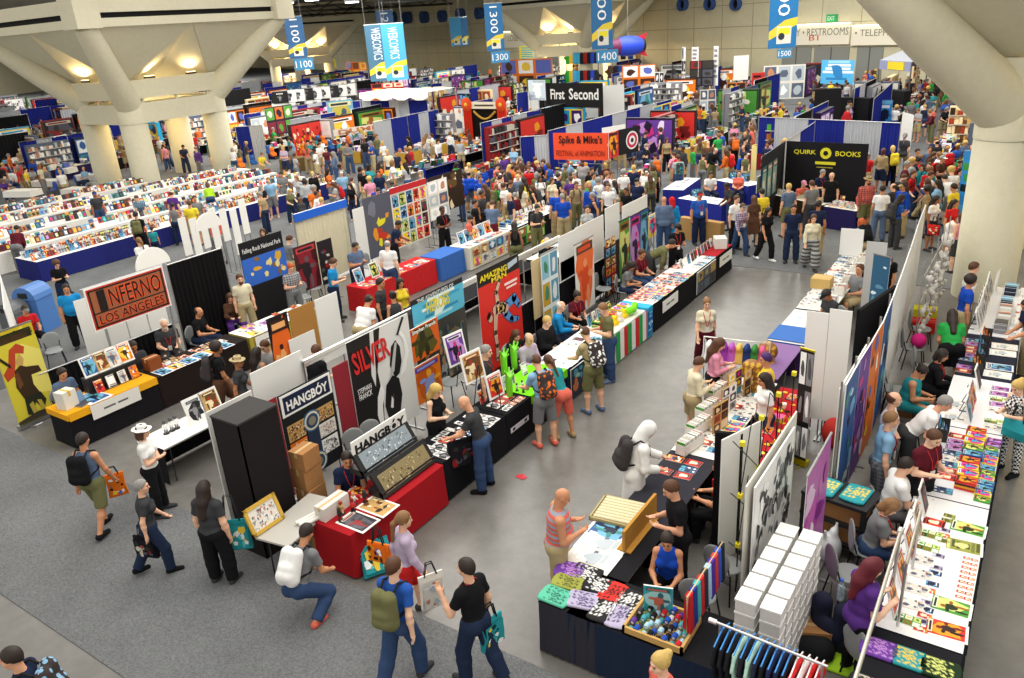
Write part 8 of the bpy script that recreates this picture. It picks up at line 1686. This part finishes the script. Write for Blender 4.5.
672,198|90|stand|f|0|none:x|robe:bright blue|no:x|in a red hood and blue costume robe|hat=hood:red
646,132|10|hands|m|2|short:dark hair|tee:navy|trousers:navy|reading before the blue and grey curtain
708,141|90|stand|mh|0|none:bald head|tee:brown|trousers:dark grey|in brown walking up the middle aisle
700,138|80|stand|f|2|long:brown hair|tank:olive|shorts:denim|left of the brown shirt, middle aisle
734,133|95|stand|m|2|short:dark hair|tee:brown|trousers:black|with an orange pack further up the aisle|pack=orange
678,155|95|stand|m|2|short:brown hair|tee:light grey|trousers:denim|with a big teal backpack|pack=teal:blotch
655,153|95|stand|m|2|short:dark hair|tee:grey|trousers:denim|with an orange and blue backpack|pack=orange
667,138|280|stand|f|2|long:brown hair|tee:tan|trousers:black|long-haired behind the teal backpack
540,176|280|stand|f|4|long:dark hair|tee:white|leggings:black|in white left of the blue jerseys|pack=light blue
552,178|300|stand|f|0|bob:brown hair|tee:cream|shorts:denim|in cream behind the blue jerseys
576,182|290|stand|m|2|short:brown hair|tee:tan|trousers:olive|between two blue jerseys|pack=dark grey
592,168|280|stand|mh|2|short:dark hair|tee:black|trousers:black|broad and in black under the orange banner
612,172|290|stand|m|2|short:brown hair|tank:white|shorts:grey|in a white vest under the emblem poster
'''
for ln in PEOPLE.strip().split('\n'):
    a, rest = ln.split('|', 1); hx, hy = a.split(','); put(f"{hx}|{hy}|{rest}")
NP = len([1 for l in PEOPLE.strip().split('\n')])
# hand-carried and shoulder things
def near_hand(hx, hy, h): return (*G(hx, hy, h), h)
x, y, z = near_hand(212, 530, .8); tote(x, y, .62, 75, .34, .32, 'sepia', 'tan printed handbag on the long-haired woman on the carpet', strap=.5, seed=3, thick=.05)
x, y, z = near_hand(237, 540, .6); tote(x, y, .45, 40, .42, .5, 'teal', 'teal and black swag bag behind the long-haired woman', strap=.5, seed=4)
x, y, z = near_hand(146, 545, .5); tote(x, y, .3, 20, .36, .36, 'dark', 'black bag carried by the short grey-haired walker', strap=.25, seed=8)
x, y, z = near_hand(118, 490, .5); tote(x, y, .4, 60, .3, .42, 'orange', 'yellow and white plastic bag of the backpack walker', strap=.15, seed=9)
x, y, z = near_hand(380, 555, .8); tote(x, y, .7, 10, .34, .3, 'orange', 'orange handbag of the woman with the long plait', strap=.3, seed=10)
x, y, z = near_hand(432, 590, .8); tote(x, y, .55, 60, .32, .5, 'pale', 'grey and yellow bag held before the woman with the plait', strap=.2, seed=11)
x, y, z = near_hand(492, 635, .6); tote(x, y, .45, 80, .34, .4, 'teal', 'teal bag in the hand of the man in black at the bottom', strap=.25, seed=12)
x, y, z = near_hand(463, 460, .6); tote(x, y, .5, 60, .5, .5, 'dark', 'black swag bag with a fiery picture held by the bald customer', strap=.3, seed=13)
x, y, z = near_hand(1016, 430, .9); tote(x, y, .75, 150, .4, .32, 'teal', 'teal handbag of the woman in houndstooth', strap=.3, seed=14)
x, y, z = near_hand(764, 222, .8); tote(x, y, .7, -20, .4, .3, 'sepia', 'woven tan tote on the woman in black', strap=.3, seed=15)
x, y, z = near_hand(793, 240, .5); tote(x, y, .3, -20, .34, .4, 'bw', 'white plastic bag in the hand of the man in navy', strap=.2, seed=16)
x, y, z = near_hand(934, 228, .8); tote(x, y, .6, -20, .34, .3, 'hot', 'red handbag near the concrete column', strap=.3, seed=17)
soft('plush_toy', *G(950, 235, .9), .6, [ell((0, 0, .2), (.2, .22, .24)), ell((0, 0, .5), (.17, .18, .17)), ell((0, .16, .62), (.06, .06, .06)), ell((0, -.16, .62), (.06, .06, .06)), cone((.1, .2, .3), (.25, .3, .2), .08, .07), cone((.1, -.2, .3), (.25, -.3, .2), .08, .07), cone((.1, .12, .05), (.3, .15, 0), .09, .08), cone((.1, -.12, .05), (.3, -.15, 0), .09, .08)], '#e8e6e0', 'big white plush bear carried near the concrete column', 'toy', .04)
soft('yellow_bag', *G(545, 245, .6), .1, [ell((0, 0, .35), (.2, .12, .35))], '#e0c020', 'bright yellow bag hanging in the aisle behind the boards', 'bag', .04)
x, y = G(521, 477, 0); MB().add([(-.1, -.05, .004), (.08, -.07, .012), (.11, .03, .006), (.0, .08, .02), (-.09, .04, .004)], [(0, 1, 2, 3, 4)], '#c83040').build('paper_scrap', 'print', None, (x, y, 0)); tag(C.objects[-1], 'small red scrap of paper on the shiny aisle floor', 'paper')
# empty chairs
for i, (px, py, fc, pl_) in enumerate(((275, 243, 300, 'before the dark banner with yellow hills'), (303, 292, 300, 'left of the two chairs by the monster poster'), (313, 283, 300, 'right of the two chairs by the monster poster'), (370, 262, 320, 'left of the star posters'), (358, 447, 300, 'beside the seated man in navy'), (375, 438, 300, 'behind the upper light box'), (450, 375, 320, 'behind the blonde seller'), (279, 498, 300, 'beside the gilt-framed picture'), (604, 283, 330, 'by the striped table'), (613, 275, 330, 'left of the comic rack'), (657, 245, 330, 'under the teal banner stand'), (664, 262, 320, 'beside the maroon-shirted seller'),
    (700, 585, 60, 'behind the scarf rack'), (727, 555, 40, 'nearer the black and white banner'), (850, 563, 0, 'beside the white plastic bag'), (873, 640, 20, 'at the lower end of the long pipe rail'), (905, 425, 10, 'behind the leaning man in white'), (927, 360, 340, 'behind the woman in black'), (915, 340, 340, 'holding a pink bag'), (922, 322, 340, 'below the red bin'), (713, 498, 150, 'beside the seated man in black'), (898, 382, 330, 'next to the teal dress'), (52, 345, 300, 'before the dark curtain by the yellow banner'))): chair(*G(px, py, .6), fc+35, 'empty grey plastic chair '+pl_, None)
soft('pink_bag', *G(918, 345, .5), .47, [ell((0, 0, .13), (.15, .17, .15))], '#d0207c', 'bright pink backpack on a grey chair by the panel wall', 'bag')
# ---------------------------------------------------------------- the crowd further off
rng = random.Random(2024)
PLACED = [(o.location.x, o.location.y) for o in C.objects if o.name.startswith('person')]
TOPS = ['black', 'black', 'black', 'black', 'dark grey', 'dark grey', 'grey', 'grey', 'white', 'white', 'white', 'light grey', 'light grey', 'navy', 'navy', 'slate blue', 'tan', 'lilac', 'blue', 'royal blue', 'light blue', 'red', 'maroon', 'coral', 'pink', 'yellow', 'green', 'olive', 'orange', 'purple', 'teal', 'cream', 'brown']
BOTS = ['denim', 'denim', 'dark denim', 'black', 'khaki', 'tan', 'grey', 'olive']; HRS = ['dark hair', 'dark hair', 'brown hair', 'brown hair', 'light brown hair', 'blond hair', 'grey hair']
def blocked(x, y, m=.25):
    if (round(x*2), round(y*2)) in BLK: return True
    for (a, b_, c, d) in ISL:
        if a-m < x < b_+m and c-m < y < d+m: return True
    for cx, cy in ((-44.6, 24.5), (-40.8, 24.5), (-44.6, 29.6), (-40.8, 29.6), (-.95, 22.2), (3.2, 22.2), (-.95, 27), (3.2, 27)):
        if math.hypot(x-cx, y-cy) < 1.1: return True
    return -36-4 < x < -27.8 and 11.5 < y < 28.2
def crowd_zone(x, y):
    if x < -52: return 'in the crowd at the far left'
    if x < -36: return 'in the crowd beyond the concrete columns' if y < 45 else 'in the distant left crowd'
    if x < -19: return 'in the crowd of the left aisles' if y < 36 else 'in the distant middle crowd'
    if x < -10: return 'in the middle aisle crowd' if y < 44 else 'in the distant right-centre crowd'
    return 'in the right aisle crowd' if y < 44 else 'in the distant crowd below the wall signs'
REG = [(-20, -12, 22.4, 34, 52), (-12.5, -9.6, 31, 60, 26), (-19.5, -13, 24, 30, 16), (-28, -19.5, 20, 35, 46), (-27, -21, 9, 20, 3), (-50, -28, 28, 36.5, 60), (-62, -45, 12, 24, 26), (-80, -50, 22, 38, 34), (-4.3, -1.6, 27, 62, 60), (-1.6, 5, 28, 36, 12), (-10, -4.5, 31.5, 37, 8), (-36, -12, 36, 50, 60), (-12, 0, 45, 62, 40), (-60, -36, 36, 60, 40)]
SEATED = [(-62, -45, 12, 24)]
AISLE_PT = []
for (x0, x1, y0, y1, n) in REG:
    k = 0; tries = 0
    while k < n and tries < n*40:
        tries += 1; x, y = rng.uniform(x0, x1), rng.uniform(y0, y1)
        if blocked(x, y) or not visible(x, y, 1.2, 0) or any((x-a)**2+(y-b_)**2 < .36 for a, b_ in PLACED): continue
        PLACED.append((x, y)); AISLE_PT.append((x, y)); k += 1
AISLE_PT.sort(key=lambda p: dist(*p)); NIND = 300-NP
NEARP = AISLE_PT[:NIND]; FARP = AISLE_PT[NIND:]
def spec(x, y):
    fem = rng.random() < .42; build = ('f' if fem else 'm')+('h' if rng.random() < .22 else ''); hk = rng.choice(['long', 'pony', 'bun', 'bob', 'long']) if fem else rng.choice(['short', 'short', 'short', 'fringe', 'afro'])
    pose = rng.choice(['stand', 'hands', 'walk', 'walk2', 'stand', 'cross', 'hip', 'reach']) if y > 24.5 or x > -45 else rng.choice(['sit', 'sitread', 'stand', 'sitback'])
    return pose, build, hk, rng.choice(HRS), rng.choice(['tee', 'tee', 'longsleeve', 'tank' if fem else 'tee']), rng.choice(TOPS), rng.choice(['trousers', 'trousers', 'shorts', 'leggings' if fem else 'shorts']), rng.choice(BOTS), rng.randrange(7), rng.uniform(.9, 1.04)
for x, y in NEARP:
    pose, build, hk, hc, tk, tc, bk, bc, sk, s = spec(x, y); zone = crowd_zone(x, y); hat = ('cap', COL[rng.choice(['black', 'navy', 'red', 'white'])]) if rng.random() < .12 else None
    lab = f"person in {tc} {TW[tk]} and {bc} {BW[bk]} with {hc}, {zone}"
    if len(lab.split()) > 16: lab = f"person in {tc} {TW[tk]} with {hc}, {zone}"
    p = person(x, y, rng.uniform(0, 360), lab, pose, build, sk, (hk, COL[hc]), (tk, COL[tc]), (bk, COL[bc]), '#333333', hat, size=s*(.95 if 'f' in build else 1), group=lab.replace('person', 'people', 1))
    if rng.random() < .2: c = rng.choice(['black', 'dark grey', 'red', 'olive', 'royal blue']); q = backpack(p, pose, build, COL[c], f"{c} backpack on a person {zone}"); q['group'] = f"{c} backpacks {zone}"
# everybody beyond the nearest three hundred, as one object
vs_, fs_, cs_ = [], [], []; nv = 0
def data(me):
    k = me.name
    if k not in MD:
        v = np.zeros(len(me.vertices)*3, np.float32); me.vertices.foreach_get('co', v); f = np.zeros(len(me.loops), np.int32); me.loops.foreach_get('vertex_index', f); MD[k] = (v.reshape(-1, 3), f.reshape(-1, 4))
    return MD[k]
MD = {}
ext = []
for (x0, x1, y0, y1, n) in ((-60, -20, 50, 72, 120), (-100, -50, 38, 90, 150), (-20, 0, 60, 72, 60), (-140, -60, 50, 110, 80)):
    k = 0; t_ = 0
    while k < n and t_ < n*30:
        t_ += 1; x, y = rng.uniform(x0, x1), rng.uniform(y0, y1)
        if blocked(x, y, .1) or not visible(x, y, 1.2, 0): continue
        if y > 75-.45*(x+15)-2: continue
        ext.append((x, y)); k += 1
for x, y in FARP+ext:
    pose, build, hk, hc, tk, tc, bk, bc, sk, s = spec(x, y); a = rng.uniform(0, 6.28); build = build[0]
    if tk == 'tank': tk = 'tee'
    for me, col in ((pc(('b', pose, build, 2), body_mesh, pose, build, 2), SKIN[sk]), (pc((tk, pose, build, 2), garment, tk, pose, build, 2), COL[tc]), (pc((bk, pose, build, 2), garment, bk, pose, build, 2), COL[bc]), (pc((hk, pose, build, 2), headwear, hk, pose, build, 2), COL[hc])):
        v, f = data(me); v = v*s; w_ = np.stack([v[:, 0]*cos(a)-v[:, 1]*sin(a)+x, v[:, 0]*sin(a)+v[:, 1]*cos(a)+y, v[:, 2]], 1); vs_.append(w_); fs_.append(f+nv); nv += len(v); cs_.append(np.tile(np.array(lin(col), np.float32), (len(v), 1)))
if vs_:
    o = link('distant_crowd', np_mesh('distant_crowd', np.concatenate(vs_), np.concatenate(fs_), 'matte', np.concatenate(cs_))); tag(o, 'distant crowd of small figures between the far booths', 'people', kind='stuff')
